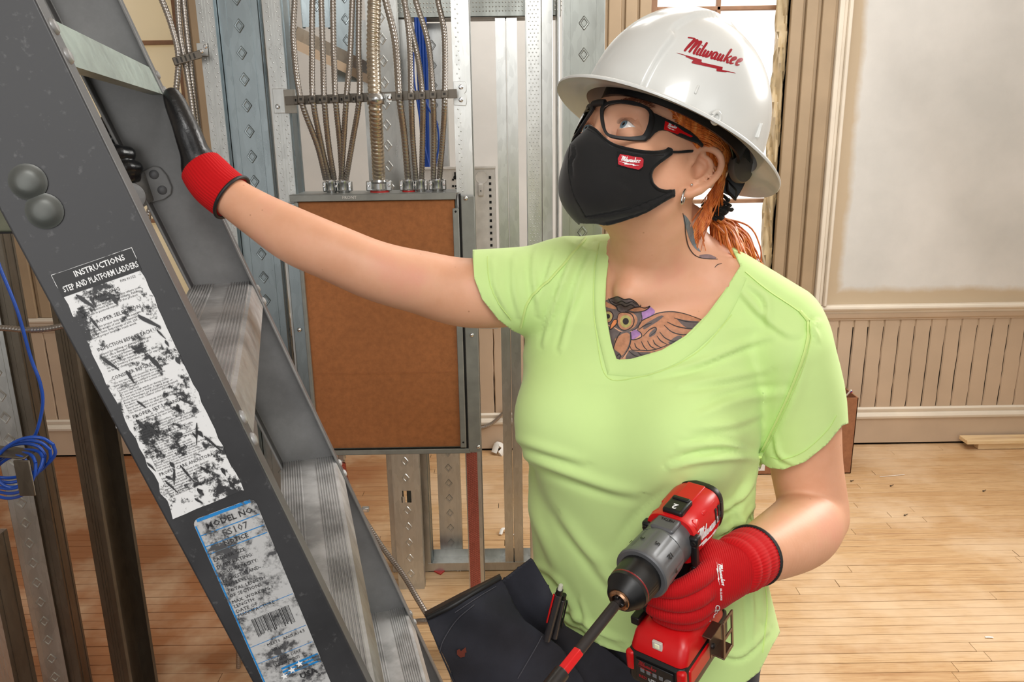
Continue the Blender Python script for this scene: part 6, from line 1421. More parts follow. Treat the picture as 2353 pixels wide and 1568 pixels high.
# ================================================================== hair
SC_ = hw(0, -.014, .052)
def scalp(p): q = hloc(p); return ell(q, (0, -.016, .050), (.0765, .1, .088))
SV, SF = sdf_mesh(scalp, HO - .2, HO + .2, .006); SD = Drape(SV, SF)
qv = hloc(SV); mir = SV - 2 * np.minimum(qv[:, 0], 0)[:, None] * HL
HAIRP = [(1500, 150), (1512, 200), (1548, 258), (1585, 318), (1606, 350), (1636, 380), (1640, 440), (1600, 470), (1608, 540), (1900, 560), (1900, 60), (1500, 60)]
s = polyd(proj(mir)[:, :2], HAIRP); V, F = clip(SV, SF, s)
HAIR = obj('hair', (V, F), M['hair'], PERSON, 180, fix=False, solid=.002, offset=1)
m = MB()
def hp(x, y, off):
    p = SD.px(x, y, off)
    if p is None: p = SD.near(P(x, y, 1.06), off)
    return p
E0 = P(1640, 492, 1.105)
for i in range(420):
    v = RNG.random() ** .9; j = lambda s: RNG.normal(0, s)
    L = lambda pts: np.array([np.interp(v, np.linspace(0, 1, len(pts)), [p[k] for p in pts]) for k in (0, 1)])
    a = L([(1545, 200), (1508, 205), (1535, 242), (1562, 285), (1590, 325)]) + A(j(3), j(3)); b = L([(1660, 262), (1625, 255), (1625, 280), (1625, 312), (1632, 342)]) + A(j(4), j(5)); c = L([(1705, 345), (1695, 340), (1685, 350), (1672, 362), (1662, 372)]) + A(j(4), j(4)); d = L([(1696, 418), (1688, 420), (1676, 420), (1664, 420), (1650, 418)]) + A(j(4), j(5))
    o1_, o2_ = .0015 + .002 * RNG.random(), .004 + .006 * RNG.random()
    pts = [hp(*a, .001), hp(*((a + b) / 2), o1_), hp(*b, o2_), hp(*c, o2_), hp(*d, o2_), E0 + A(j(.006), j(.006), j(.006))]
    if i % 9 == 0: pts = [hp(1640 + j(6), 350 + j(8), .008), hp(1658 + j(5), 400 + j(6), .01), P(1640 + j(8), 450, 1.06), P(1612 + j(12), 510, 1.05), P(1592 + j(12), 560 + j(14), 1.05)]
    Q = catmull(pts, 4); m.tube(Q, np.linspace(.0011, .0008, len(Q)) * RNG.uniform(.5, 1.3), 3, cap=False)
o = obj('strands', m, M['hair'], HAIR, 180, fix=False); o['kind'] = 'stuff'
m = MB()
for i in range(1100):
    j = lambda s: RNG.normal(0, s); v, w = RNG.normal(0, 1), RNG.normal(0, 1); f = min(1.6, abs(v))
    pts = [E0 + A(j(.005), j(.005), -.004), P(1665 + v * 14 + 4, 530 + j(6), 1.115 + w * .012), P(1682 + v * 18, 572 + j(10), 1.115 + w * .016), P(1702 + v * 14, 605 + j(9), 1.11 + w * .014), P(1722 + v * 14, 624 + j(10), 1.105 + w * .01)]
    Q = catmull(pts, 5); m.tube(Q, np.linspace(.0022, .0008, len(Q)) * RNG.uniform(.6, 1.4), 3, cap=False)
o = obj('ponytail', m, M['hair'], HAIR, 180, fix=False); o['kind'] = 'stuff'
m = MB()
for i in range(60):
    t = RNG.random() * 2 * PI; r = .012 + RNG.normal(0, .002); c = P(1645, 478, 1.10) + unit(A(.5, 0, .8)) * RNG.normal(0, .007); u, w = unit(A(.8, 0, -.5)), A(0, 1, 0); pts = [c + (u * math.cos(t + k * .5) + w * math.sin(t + k * .5)) * (r + RNG.normal(0, .0015)) + A(*RNG.normal(0, .001, 3)) for k in range(6)]; m.tube(catmull(pts, 3), .0024, 5)
obj('scrunchie', m, M['maskedge'], HAIR, 60, label='black scrunchie')
# ================================================================== gloves
def tubemesh(name, path, rad, n, ribs, amp, mat, par, extra=None):
    Q = catmull([np.append(p, r) for p, r in zip(path, rad)], 8); P_ = Q[:, :3]; T = np.gradient(P_, axis=0); T /= np.linalg.norm(T, axis=1)[:, None]; an = np.arange(n) * 2 * PI / n; u = unit(np.cross(T[0], (0, 0, 1))); m = MB(); R = []
    for i, p in enumerate(P_):
        u = unit(u - T[i] * (u @ T[i])); w = np.cross(T[i], u); rr = Q[i, 3] + amp * np.cos(an * ribs)
        if extra is not None: rr = rr + extra(i / (len(P_) - 1))
        R.append(p + (np.cos(an) * rr)[:, None] * u + (np.sin(an) * rr)[:, None] * w)
    m.rings(R); return obj(name, m, mat, par, 180)
RC = [P(478, 405, 1.135), P(495, 424, 1.132), P(515, 441, 1.129), P(533, 454, 1.126)]
GR = tubemesh('glove_cuff', [P(462, 385, 1.14)] + RC, [.030, .0325, .0335, .0335, .0335], 192, 48, .0005, M['cuffknit'], PERSON)
m = MB(); e = RC[-1]; ax = unit(RC[-1] - RC[-2]); u = unit(np.cross(ax, (0, 0, 1))); w = np.cross(ax, u); m.tube([e + u * .0335 * math.cos(t) + w * .0335 * math.sin(t) for t in np.linspace(0, 2 * PI, 40)], .0026, 8); obj('cuff_edge', m, M['rubber'], GR, 60)
def behind(px, py, d): return far_in(px, py) + LE * (.004 + d)
def inside(px, py, d): return far_in(px, py) - LE * d
def rglove(p):
    palm = [P(470, 396, 1.145), behind(452, 378, .045), behind(424, 356, .044)]
    d = chain(p, palm, [.029, .025, .024], 4); d = smin(d, cap(p, behind(400, 318, .024), behind(410, 385, .026), .018, .019), .02)
    d = smin(d, chain(p, [P(456, 376, 1.14), P(436, 318, 1.135), P(423, 285, 1.135), P(404, 240, 1.142), P(396, 222, 1.145)], [.020, .0185, .0165, .0145, .0120], 4), .012)
    fs = [[behind(400, 300, .020), behind(330, 268, .019), behind(262, 272, .018), P(243, 290, 1.19), P(236, 318, 1.17)],
          [behind(400, 335, .020), behind(320, 320, .019), behind(258, 328, .017), P(234, 340, 1.175), inside(250, 346, .036), inside(276, 350, .040), inside(301, 353, .027)],
          [behind(405, 365, .020), behind(335, 362, .019), behind(276, 372, .017), P(252, 378, 1.175), inside(270, 380, .036), inside(296, 382, .040), inside(318, 385, .027)],
          [behind(412, 390, .020), behind(350, 392, .019), behind(300, 402, .017), P(276, 408, 1.175), inside(288, 407, .034), inside(304, 405, .036), inside(316, 404, .026)]]
    rr = [[.0135, .013, .0125, .0115, .010], [.014, .0135, .013, .0125, .0125, .0122, .0108], [.0135, .013, .0125, .012, .012, .0118, .0105], [.012, .0115, .011, .0105, .0102, .0098, .009]]
    for f, r in zip(fs, rr): d = smin(d, chain(p, f, r, 4), .003)
    return d
V, F = sdf_mesh(rglove, P(340, 320, 1.18) - .2, P(340, 320, 1.18) + .2, .0028)
V = V + A(0, 0, 0); GRH = obj('glove', (V, F), M['nitrile'], PERSON, 180, fix=False, label='glove with black dipped palm gripping the ladder rail')
# ---- drill frame (a: towards the chuck, w: her left side, h: down the handle)
DO = A(.1925752, .86015238, 1.07635945); DB = np.array([[-.61318205, .7820621, .1112953], [-.76822097, -.62318524, .14654931], [-.18396825, -.00436202, -.98292251]]); DA, DW, DH = DB[:, 0], DB[:, 1], DB[:, 2]
def dp(a, w, h): return DO + DA * a + DW * w + DH * h
DR = thing('cordless_drill', 'red cordless drill driver with black chuck and battery, held in front of the shirt', 'drill', dp(0, 0, .19))
def loftd(name, secs, mat, par, n=28, ex=2.6, bevel=0, axis='a', smooth=35):
    """rounded-box sections: (position, half width w, half size, offset)"""
    m = MB(); R = []
    for pos, hw_, hh_, off in secs:
        r = []
        for i in range(n):
            if ex >= 4:                                            # box with rounded corners
                k = n // 4; a = (i % k) / (k - 1) * PI / 2 + (i // k) * PI / 2; rc = min(hw_, hh_) * (.30 if ex < 5 else .2); c, s_ = math.cos(a), math.sin(a); cx = (hw_ - rc) * (1 if (i // k) in (0, 3) else -1); cy = (hh_ - rc) * (1 if (i // k) in (0, 1) else -1); x, y = cx + rc * c, cy + rc * s_ + off
            else: t = 2 * PI * i / n; c, s = math.cos(t), math.sin(t); x = hw_ * math.copysign(abs(c) ** (2 / ex), c); y = hh_ * math.copysign(abs(s) ** (2 / ex), s) + off
            r.append(dp(pos, x, y) if axis == 'a' else dp(y, x, pos))
        R.append(r)
    m.rings(R); return obj(name, m, mat, par, smooth, bevel)
HS = loftd('housing', [(-.069, .021, .022, 0), (-.066, .0285, .0295, 0), (-.05, .0315, .0325, -.001), (-.03, .032, .0335, 0), (-.012, .0300, .0315, 0), (.0, .0295, .0305, 0), (.008, .0318, .0322, 0), (.012, .0312, .0318, 0)], M['redpl'], DR, 36, 3.2)
loftd('rear_cap', [(-.076, .014, .014, 0), (-.075, .0245, .0255, 0), (-.0715, .029, .030, 0), (-.064, .0305, .0315, 0), (-.062, .030, .031, 0)], M['blackpl'], HS, 36, 3.2)
def dbox(name, c, size, mat, par, bevel=.002, rot=None):
    m = MB(); m.box(dp(*c), size, DA, DW, DH) if rot is None else m.box(dp(*c), size, *rot); return obj(name, m, mat, par, 30, bevel, seg=3)
cs, sn = math.cos(.5), math.sin(.5)
for s in (-1, 1):
    dbox('housing_rib', (-.035, .0235 * s, -.0225), (.034, .009, .008), M['redpl'], HS, .003, (DA, DW * cs + DH * sn * s, DH * cs - DW * sn * s)); dbox('housing_rib', (-.006, .0235 * s, -.020), (.022, .010, .010), M['redpl'], HS, .0035, (unit(DA + DW * .25 * s), unit(DW * cs + DH * sn * s), unit(np.cross(DA, DW))))
dbox('housing_rib', (-.042, 0, -.0318), (.036, .024, .005), M['redpl'], HS, .002)
for a_ in (-.058, -.05, -.042): dbox('vent_slot', (a_ - .002, .0312, -.006), (.004, .002, .022), M['rubber'], HS, .0004)
SEL = dbox('speed_selector', (-.008, 0, -.033), (.030, .026, .009), M['blackpl'], DR, .003); dbox('selector_grip', (-.018, 0, -.0375), (.006, .022, .004), M['blackpl'], SEL, .0015)
text_obj('numeral', '2', .013, dp(-.002, 0, -.0378), -DW, DA, M['whiteprint'], SEL, 'CENTER', .0002, bold=.0002)
GC = loftd('gear_case', [(.008, .0285, .029, 0), (.016, .0285, .029, 0), (.030, .0275, .028, 0), (.038, .029, .0295, 0)], M['greypl'], DR, 32, 2.3)
dbox('gear_case_plate', (.022, 0, -.0272), (.024, .030, .006), M['greypl'], GC, .003); 
text_obj('stamp', 'METAL', .0058, dp(.017, 0, -.0306), -DW, DA, M['metal_dk'], GC, 'CENTER', .0002)
for s in (-1, 1):
    e = dbox('screw_ear', (.011, .0305 * s, -.008), (.012, .012, .014), M['blackpl'], DR, .003)
    m = MB(); m.lathe([(0, .0032), (.0015, .003), (.0015, .0014), (.0006, .0012)], dp(.017, .0315 * s, -.008), DA, 12); obj('screw', m, M['metal_dk'], e); dbox('screw_ear_leg', (.012, .0305 * s, .012), (.009, .008, .03), M['blackpl'], DR, .0025)
def collar():
    m = MB(); n = 96; R = []
    for a_, r in ((.0365, .0282), (.0375, .0298), (.041, .0305), (.074, .0315), (.079, .0325), (.083, .0322), (.0845, .0305), (.0845, .0265)):
        ang = np.arange(n) * 2 * PI / n; rr = r - (.0011 * (np.abs(((ang * 12 / (2 * PI)) % 1) - .5) > .40) if .04 < a_ < .076 else 0); R.append([dp(a_, q * math.cos(t), q * math.sin(t)) for q, t in zip(np.broadcast_to(rr, (n,)), ang)])
    m.rings(R); return m
CO = obj('clutch_collar', collar(), M['greypl'], DR, 30)
for k, tx in enumerate(('1', '3', '5', '12', '9', '7')):
    t = -PI / 2 + (k - 1.5) * .62; rad = dp(.060, .0318 * math.cos(t), .0318 * math.sin(t)); nn = unit(DW * math.cos(t) + DH * math.sin(t)); tg = unit(np.cross(nn, DA))
    text_obj('numeral', tx, .0085, rad + nn * .0002, DA, np.cross(nn, DA), M['metal_dk'], CO, 'CENTER', .0003, bold=.0001)
def chuck():
    m = MB(); n = 120; ang = np.arange(n) * 2 * PI / n; R = []
    for i, a_ in enumerate(np.linspace(.080, .1105, 30)): R.append([dp(a_, q * math.cos(t), q * math.sin(t)) for q, t in zip((.0258 - .0012 * i / 30) + .00025 * (np.cos(ang * 40) * (1 if i % 2 else -1)), ang)])
    m.rings(R); return m
CH = obj('chuck_sleeve', chuck(), M['blackpl'], DR, 60)
m = MB(); m.lathe([(.1098, .0247), (.1106, .0249), (.1118, .0246)], dp(0, 0, 0), DA, 48, cap=False); obj('red_ring', m, plain('dark_red_ring', S(120, 22, 26), .35), CH)
m = MB(); m.lathe([(.1112, .0246), (.116, .0243), (.1175, .0226), (.1285, .0172), (.131, .0138), (.131, .009)], dp(0, 0, 0), DA, 48); obj('chuck_nose', m, M['blackpl'], CH, 30)
m = MB(); m.lathe([(.1307, .0128), (.1333, .0124), (.135, .0104), (.134, .0078), (.1285, .0072)], dp(0, 0, 0), DA, 40, cap=False); obj('chuck_mouth', m, M['copper'], CH, 40)
for k in range(3): t = k * 2 * PI / 3 + .4; m = MB(); m.box(dp(.131, .0052 * math.cos(t), .0052 * math.sin(t)), (.010, .0045, .0042), DA, unit(DW * math.cos(t) + DH * math.sin(t)), unit(-DW * math.sin(t) + DH * math.cos(t))); obj('jaw', m, M['metal_dk'], CH, 30, .0008)
# handle, trigger, foot
loftd('handle', [(.020, .0165, .026, -.004), (.035, .0165, .0235, -.006), (.06, .016, .0215, -.008), (.09, .016, .0215, -.006), (.112, .019, .027, -.002), (.122, .027, .036, .002)], M['blackpl'], DR, 28, 2.4, axis='h')
dbox('trigger', (.022, 0, .048), (.012, .014, .03), M['blackpl'], DR, .004); dbox('direction_button', (.006, .0305 * .9, .034), (.014, .006, .008), M['blackpl'], DR, .002)
FT = loftd('foot', [(.114, .024, .034, .004), (.122, .0345, .046, .006), (.128, .0365, .05, .007), (.142, .038, .058, .007), (.146, .038, .058, .007)], M['redpl'], DR, 32, 4.5, axis='h')
dbox('bit_clip', (.032, -.038, .118), (.030, .012, .012), M['blackpl'], DR, .002); dbox('led_lamp', (.059, 0, .1275), (.004, .013, .012), plain('lamp_surround', S(206, 200, 190), .3), FT, .001); dbox('lamp_lens', (.0608, 0, .1275), (.002, .007, .007), plain('lamp_lens', S(250, 246, 206), .2), FT, .001)
BT = loftd('battery', [(.144, .037, .060, .006), (.148, .0392, .063, .006), (.185, .0395, .064, .006), (.192, .038, .062, .006)], M['blackpl'], DR, 36, 5, axis='h')
for s in (-1, 1): dbox('battery_side', (.03, .0385 * s, .163), (.055, .006, .026), M['redpl'], BT, .003)
for s in (-1, 1): dbox('battery_front_corner', (.066, .0345 * s, .160), (.010, .012, .030), M['redpl'], BT, .004)
GP = dbox('gauge_panel', (.0705, 0, .167), (.002, .052, .032), plain('gauge_black', (.012, .012, .013), .35), BT, .001)
XD, YD = -DW if (DW @ RV) < 0 else DW, -DH
o = obj('logo', logo_mesh(lambda u, v: dp(.0718, 0, .158) + XD * (-.022 + .026 * u) + YD * (.026 * v - .002)), plain('dark_red_print', S(150, 30, 36), .5), GP, None, fix=False)
for k in range(4): dbox('gauge_light', (.0716, (-.0165 + .0085 * k) * (1 if XD @ DW > 0 else -1), .1655), (.0006, .0055, .006), plain('grey_light' + str(k), S(110, 112, 116), .4), GP, .0003)
m = MB(); m.lathe([(0, .0062), (.001, .006), (.0013, .005)], dp(.0716, .0195 * (1 if XD @ DW > 0 else -1), .168), DA, 24); b_ = obj('gauge_button', m, plain('silver_button', S(150, 150, 150), .3, .6), GP); dbox('button_mark', (.0731, .0195 * (1 if XD @ DW > 0 else -1), .168), (.0004, .0016, .006), M['black'], b_, .0002)
text_obj('battery_lettering', 'RED', .0062, dp(.0718, 0, .1765) - XD * .022, XD, YD, plain('red_print_2', S(170, 30, 36), .5), GP, 'LEFT', .0001); text_obj('battery_lettering', 'LITHIUM', .0062, dp(.0718, 0, .1765) - XD * .0085, XD, YD, M['whiteprint'], GP, 'LEFT', .0001)
# housing lettering on her left side
sgn = 1 if DW @ RV > 0 else -1
def side_map(u, v):
    a_ = .003 - .064 * u; h_ = .008 - .058 * v + .012 * 0
    o_ = dp(a_, .06 * sgn, h_); return HDD.dir(o_, -DW * sgn, .0004)
hv = np.array([v.co[:] for v in HS.data.vertices]) + np.array(ROOTLOC[DR.name]); HDD = Drape(hv, [tuple(p.vertices) for p in HS.data.polygons])
obj('logo', logo_mesh(side_map), M['whiteprint'], HS, None, fix=False)
# belt clip and bit holder
def dribbon(name, pts, w, mat, par, th=.0016): return ribbon(name, [dp(*p) for p in pts], w, mat, par, th, wdir=DA)
s = sgn
m = MB(); m.box(dp(.0, .047 * s, .148), (.03, .0018, .03), DA, DW, DH); BC = obj('belt_clip', m, M['clipmetal'], DR, 30, .0006)
m = MB(); m.box(dp(.0, .042 * s, .132), (.03, .014, .0018), DA, DW, DH); obj('clip_foot', m, M['clipmetal'], BC, 30, .0006)
m = MB()
for q in (-.0115, .0115): m.box(dp(q, .064 * s, .128), (.005, .0018, .056), DA, unit(DW + DH * .12 * s), DH)
for q in (.101, .128, .155): m.box(dp(0, .064 * s + (q - .128) * -.0 , q), (.024, .0018, .005), DA, DW, DH)
m.box(dp(0, .056 * s, .157), (.028, .018, .0018), DA, DW, DH); obj('clip_hook', m, M['clipmetal'], BC, 30, .0005)
m = MB(); m.lathe([(0, .004), (.002, .0038), (.003, .002)], dp(.01, .048 * s, .146), DW * s, 12); obj('screw', m, M['metal_dk'], BC)
tip = dp(.1325, 0, 0); b1 = P(1328, 1500, .69); bd = unit(P(1300, 1545, .66) - tip); bd = DA * .55 + bd * .45; bd = unit(bd)
BH = None
L0 = np.linalg.norm(P(1325, 1503, .70) - tip)
m = MB(); m.lathe([(-.012, .0042), (.006, .0042), (.0075, .0058), (L0 - .002, .0058)], tip, unit(P(1325, 1503, .70) - tip), 24); BH = obj('bit_holder', m, plain('black_oxide_bit', S(58, 54, 54), .4, .5), DR, 40)
bd = unit(P(1325, 1503, .70) - tip); e0 = tip + bd * L0
m = MB(); m.lathe([(-.003, .0068), (.026, .0068)], e0, bd, 6); obj('red_sleeve', m, M['redpl'], BH, 30, .0008)
m = MB(); m.lathe([(.0255, .0080), (.027, .0084), (.05, .0084), (.052, .0090), (.085, .0090), (.088, .0075), (.11, .0045)], e0, bd, 28); obj('bit_socket', m, M['metal_dk'], BH, 40)
# ---- left glove round the handle
WL = P(1690, 1300, .875); wl = (WL - DO) @ DB
def lglove(p):
    q = (p - DO) @ DB
    d = chain(q, [A(*wl), (-.040, .046, .068), (-.028, .036, .072)], [.0325, .0345, .034], 4)
    d = smin(d, ell(q, (-.018, .034, .074), (.034, .020, .040)), .02)
    F_ = [([(-.012, .040, .044), (.022, .034, .042), (.045, .018, .044), (.052, -.012, .045), (.044, -.034, .047)], [.0135, .0125, .0115, .0108, .0098]),
          ([(-.010, .042, .064), (.024, .037, .064), (.043, .018, .065), (.045, -.016, .066), (.024, -.034, .067)], [.0145, .0135, .0125, .0118, .0108]),
          ([(-.012, .041, .085), (.022, .036, .086), (.040, .017, .086), (.041, -.016, .087), (.019, -.033, .087)], [.0142, .0132, .0122, .0115, .0105]),
          ([(-.016, .038, .103), (.016, .033, .105), (.033, .016, .104), (.033, -.013, .104), (.014, -.028, .104)], [.0128, .0118, .011, .0102, .0094])]
    for pts, r in F_: d = smin(d, chain(q, [A(*k) for k in pts], [k * .93 for k in r], 4), .0022)
    d = smin(d, chain(q, [A(-.04, .03, .055), A(-.038, .004, .042), A(-.024, -.020, .040), A(0, -.026, .042)], [.019, .0155, .013, .011], 4), .012)
    return d
GLO = dp(-.0, .015, .072); V, F = sdf_mesh(lglove, GLO - .13, GLO + .13, .0026)
q = (V - DO) @ DB
# the dipped palm: fingertips and inner side are black
black = (q[:, 1] < -.014 - .25 * (q[:, 0] - .04)) | ((q[:, 1] < .004) & (q[:, 0] < .0))
Ft = tri(F); fb = black[Ft].sum(1) >= 2
GL = obj('glove', (V, Ft), [M['redknit'], M['nitrile']], PERSON, 180, fix=False, label='red knit glove wrapped round the drill handle')
GL.data.polygons.foreach_set('material_index', fb.astype(np.int32))
GLD = Drape(V, Ft)
LC = [WL + unit(WL - P(1715, 1286, .895)) * .012, WL, P(1703, 1293, .885), P(1717, 1285, .897), P(1731, 1277, .908)]
fold = lambda t: .0022 * abs(math.sin(t * PI * 3.2)) * (1 - .5 * t)
GC_ = tubemesh('glove_cuff', LC, [.031, .034, .0355, .0362, .0372], 192, 56, .0005, M['cuffknit'], PERSON, fold)
m = MB(); e = LC[-1]; ax = unit(LC[-1] - LC[-2]); u = unit(np.cross(ax, (0, 0, 1))); w = np.cross(ax, u); m.tube([e + u * .0375 * math.cos(t) + w * .0375 * math.sin(t) for t in np.linspace(0, 2 * PI, 40)], .0026, 8); obj('cuff_edge', m, M['rubber'], GC_, 60)
def gtext(body, x0, y0, x1, y1, size):
    ex, ey = x1 - x0, y1 - y0; L = math.hypot(ex, ey); ex, ey = ex / L, ey / L
    r = text_obj(None, body, size, lambda V: np.array([(lambda p: p if p is not None else np.full(3, np.nan))(GLD.px(x0 + ex * v[0] + ey * v[1], y0 + ey * v[0] - ex * v[1], .0005)) for v in V]), None, None, None, None) if 0 else None
    return r
def surf_text(D, name, body, x0, y0, x1, y1, size, mat, par, off=.0006):
    cu = bpy.data.curves.new(name, 'FONT'); cu.body = body; cu.size = size; cu.align_y = 'CENTER'; cu.resolution_u = 2; cu.offset = size * .02
    t = bpy.data.objects.new(name, cu); COL.objects.link(t); dg = bpy.context.evaluated_depsgraph_get(); me = t.evaluated_get(dg).to_mesh(); V = [v.co[:2] for v in me.vertices]; F = [tuple(p.vertices) for p in me.polygons]
    t.evaluated_get(dg).to_mesh_clear(); bpy.data.objects.remove(t); bpy.data.curves.remove(cu)
    ex, ey = x1 - x0, y1 - y0; L = math.hypot(ex, ey); ex, ey = ex / L, ey / L; W_ = [D.px(x0 + ex * x - ey * y * -1, y0 + ey * x - ex * y, off) for x, y in V]; ok = [w is not None for w in W_]; W_ = [w if w is not None else np.zeros(3) for w in W_]
    m = MB(); m.add(W_, [f for f in F if all(ok[i] for i in f)]); return obj(name, m, mat, par, None, fix=False)
obj('logo', logo_mesh(pxmap(GLD, 1647, 1296, 1657, 1348, .0008, .6)), M['whiteprint'], GL, None, fix=False)
for tx, x0, y0, x1, y1, sz in (('48-22-8900', 1656, 1352, 1657, 1388, 6), ('CE', 1649, 1390, 1646, 1410, 15), ('A3', 1645, 1412, 1640, 1430, 11), ('4X42C', 1633, 1425, 1629, 1450, 9)): surf_text(GLD, 'printed_mark', tx, x0, y0, x1, y1, sz, M['whiteprint'], GL)
for cx, cy in ((1646, 1418), (1643, 1436)):
    pts = [(cx + 7 * math.cos(t), cy + 8 * math.sin(t)) for t in np.linspace(0, 2 * PI, 14)]; mm = drape_line(GLD, pts, .0004, 4, 1, .0006)
    if mm: obj('printed_mark', mm, M['whiteprint'], GL, 60)
# ================================================================== trousers and boots
HIPC = A(.222, 1.095, .86)
def pants(p):
    q = np.c_[(p - HIPC) @ TL, (p - HIPC) @ TF, p[:, 2]]; d = ell(q - A(0, 0, .84), (0, 0, 0), (.158, .106, .17))
    for s in (-1, 1): d = smin(d, chain(p, [HIPC + TL * .076 * s + A(0, 0, -.06), HIPC + TL * .09 * s + TF * .03 + A(0, 0, -.40), HIPC + TL * .11 * s + A(0, 0, -.78)], [.084, .070, .060], 4), .03)
    return np.maximum(d, p[:, 2] - .895)
V, F = sdf_mesh(pants, (-.05, .78, .02), (.55, 1.42, .95), .008); obj('trousers', (V, F), M['navy'], PERSON, 180, fix=False)
for s in (-1, 1):
    c = HIPC + TL * .11 * s; 
    def boot(p): q = np.c_[(p - c) @ TL, (p - c) @ TF, p[:, 2]]; d = ell(q, (0, .07, .05), (.05, .145, .055)); d = smin(d, cap(q, (0, -.01, .05), (0, -.015, .17), .05, .052), .03); return smax(d, .004 - q[:, 2], .01)
    V, F = sdf_mesh(boot, (c - .24) * A(1, 1, 0) - A(0, 0, .02), (c + .24) * A(1, 1, 0) + A(0, 0, .26), .008); obj('boot', (V, F), plain('brown_boot' + str(s), S(92, 62, 40), .6), PERSON, 180, fix=False)
# ================================================================== tool pouch and pens
PO = thing('tool_pouch', 'dark navy canvas tool pouch with paint smears, hanging at the hip by the ladder', 'pouch', P(1180, 1500, .95))
def sheet(name, poly, depth, mat, par, step=6, th=.003):
    V2, F2 = grid_poly(catmull([A(*q) for q in poly + poly[:1]], 4)[:-1] if 0 else poly, step); V = [P(x, y, depth(x, y)) for x, y in V2]; return obj(name, (np.array(V), F2), mat, par, 60, fix=False, solid=th)
def pouchmat():
    t = NT('pouch_canvas'); v = t.coord(); n = t.noise(v, 8, 6, .6); w = t.noise(v, 800, 2); b = t.noise(v, 13, 5, .7)
    base = t.ramp(n, [(.3, S(26, 27, 34)), (.7, S(48, 49, 60))]); t.set(Base_Color=t.mix(t.ramp(b, [(.69, 0.0), (.72, .6)]), base, S(96, 62, 44)), Roughness=.8); t.bump(w, .25, .0006); return t.mat
M['pouch'] = pouchmat()
bump_ = lambda x, y, cx, cy, w, h: h * math.exp(-((x - cx) ** 2 + (y - cy) ** 2) / w ** 2)
fd = lambda x, y: .900 + .00022 * (x - 1000) - .0001 * (y - 1400) - bump_(x, y, 1150, 1450, 90, .028) - .0055 * math.sin((x * .8 + y * .5) / 34.0) - .003 * math.sin((y - .4 * x) / 21.0)
bdp = lambda x, y: .958 + .0002 * (x - 1200) - .006 * math.sin((x - y * .3) / 26.0) - bump_(x, y, 1270, 1400, 60, .02)
sheet('back_panel', [(1120, 1358), (1150, 1340), (1200, 1300), (1222, 1284), (1262, 1350), (1300, 1440), (1390, 1490), (1500, 1580), (1500, 1680), (1200, 1680), (1100, 1500)], bdp, M['pouch'], PO)
sheet('front_panel', [(990, 1450), (982, 1425), (1000, 1418), (1040, 1395), (1090, 1362), (1130, 1338), (1150, 1330), (1160, 1342), (1185, 1395), (1205, 1425), (1245, 1455), (1290, 1490), (1340, 1560), (1390, 1690), (1090, 1690), (1030, 1530)], fd, M['pouch'], PO)
def lip(x, y): return fd(x, y)
rim = catmull([P(983, 1420, fd(983, 1420) - .002), P(1040, 1392, fd(1040, 1392) - .003), P(1100, 1356, fd(1100, 1356) - .002), P(1150, 1328, fd(1150, 1328))], 8); m = MB(); m.tube(rim, .0032, 8); obj('rim_binding', m, M['rubber'], PO, 60)
m = MB(); a_ = [P(x, y, fd(x, y)) for x, y in ((983, 1422), (1060, 1380), (1150, 1330))]; b_ = [P(976, 1410, .945), P(1060, 1366, .95), P(1150, 1322, .955)]; m.add(a_ + b_, [(0, 1, 4, 3), (1, 2, 5, 4)]); obj('mouth_lining', m, M['rubber'], PO, 60, solid=.002)
m = MB(); a_ = [P(x, y, fd(x, y)) for x, y in ((984, 1425), (1010, 1490), (1060, 1600), (1090, 1690))]; b_ = [P(978, 1410, .95), P(1006, 1480, .96), P(1058, 1600, .97), P(1092, 1690, .98)]; m.add(a_ + b_, [(i, i + 1, 5 + i, 4 + i) for i in range(3)]); obj('gusset', m, M['pouch'], PO, 60, solid=.002)
FV_ = None
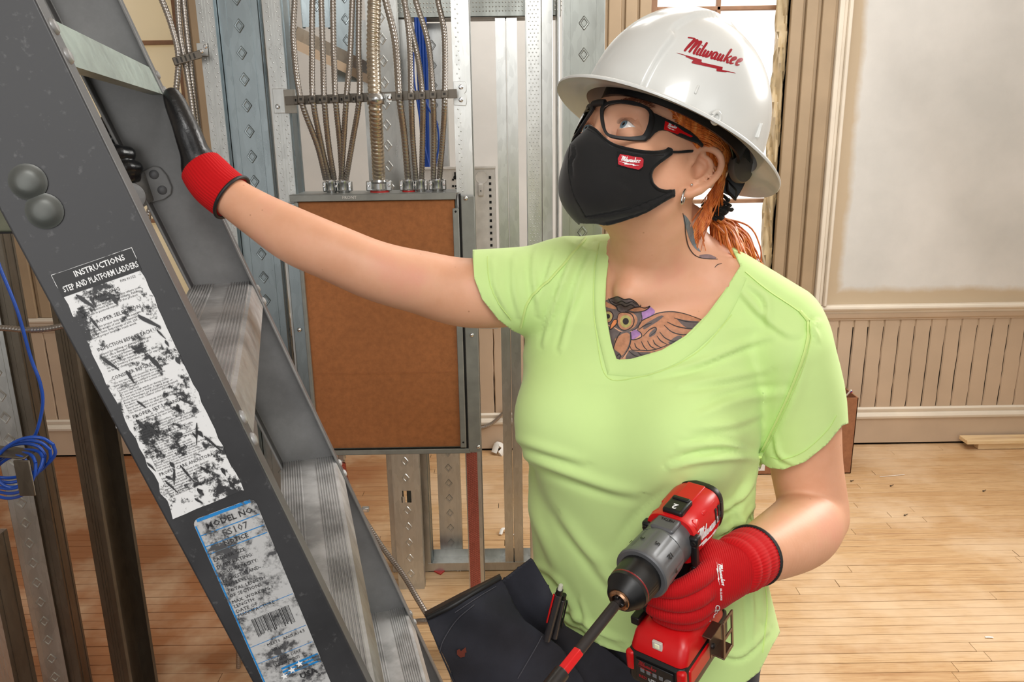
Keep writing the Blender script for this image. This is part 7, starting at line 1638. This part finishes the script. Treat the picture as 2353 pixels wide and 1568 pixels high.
for line in ([(1046, 1408), (1100, 1372), (1140, 1348)], [(1010, 1500), (1020, 1470), (1050, 1425), (1090, 1390)], [(1246, 1462), (1225, 1500), (1190, 1560)]):
    m = MB(); m.tube([P(x, y, fd(x, y) - .0026) for x, y in catmull([A(*p) for p in line], 6)], .0007, 5); obj('stitching', m, plain('grey_thread', S(70, 70, 78), .7), PO, 60)
m = MB(); q = [(1050, 1495), (1056, 1492), (1062, 1502), (1072, 1500), (1070, 1488), (1068, 1510), (1058, 1512), (1050, 1505)]; m.add([P(x, y, fd(x, y) - .0036) for x, y in q], [tuple(range(8))]); obj('paint_smear', m, plain('rust_paint', S(104, 44, 30), .8), PO, None, fix=False, label='rust coloured paint smear')
def pen(name, label, x0, y0, x1, y1, Y, r, kind):
    a, b = P(x0, y0, Y), P(x1, y1, Y + .02); d = unit(b - a); L = np.linalg.norm(b - a); o = thing(name, label, 'pen', b)
    m = MB(); m.lathe([(.006, r * .72), (.012, r * .8), (.0125, r), (L, r)], a, d, 18); body = obj('barrel', m, plain(name + '_barrel' + str(x0), S(52, 50, 52), .25, spec=.6), o)
    if kind == 'pencil': m = MB(); m.lathe([(-.004, r * .5), (.0, r * .62), (.006, r * .62)], a, d, 14); obj('eraser', m, plain('eraser', S(206, 206, 190), .7), o)
    m = MB(); m.lathe([(.004, r * .86), (.014, r * .86)], a, d, 16); obj('collar', m, M['blackpl'], o)
    side = unit(np.cross(d, FV)); side = side if side[0] < 0 else -side
    if kind != 'pencil': side = -side
    m = MB(); m.box(a + d * .038 + side * (r + .0012) - A(0, .002, 0), (.05, .0022, .004), d, side, np.cross(d, side)); obj('pocket_clip', m, M['redpl'] if kind == 'pencil' else M['blackpl'], o, 30, .0008, label='red pocket clip' if kind == 'pencil' else None)
pen('mechanical_pencil', 'grey mechanical pencil with white eraser and red clip in the tool pouch', 1288, 1350, 1257, 1470, .905, .0052, 'pencil')
pen('ballpoint_pen', 'black ballpoint pen beside the pencil with the red clip', 1297, 1362, 1275, 1465, .915, .0042, 'pen')
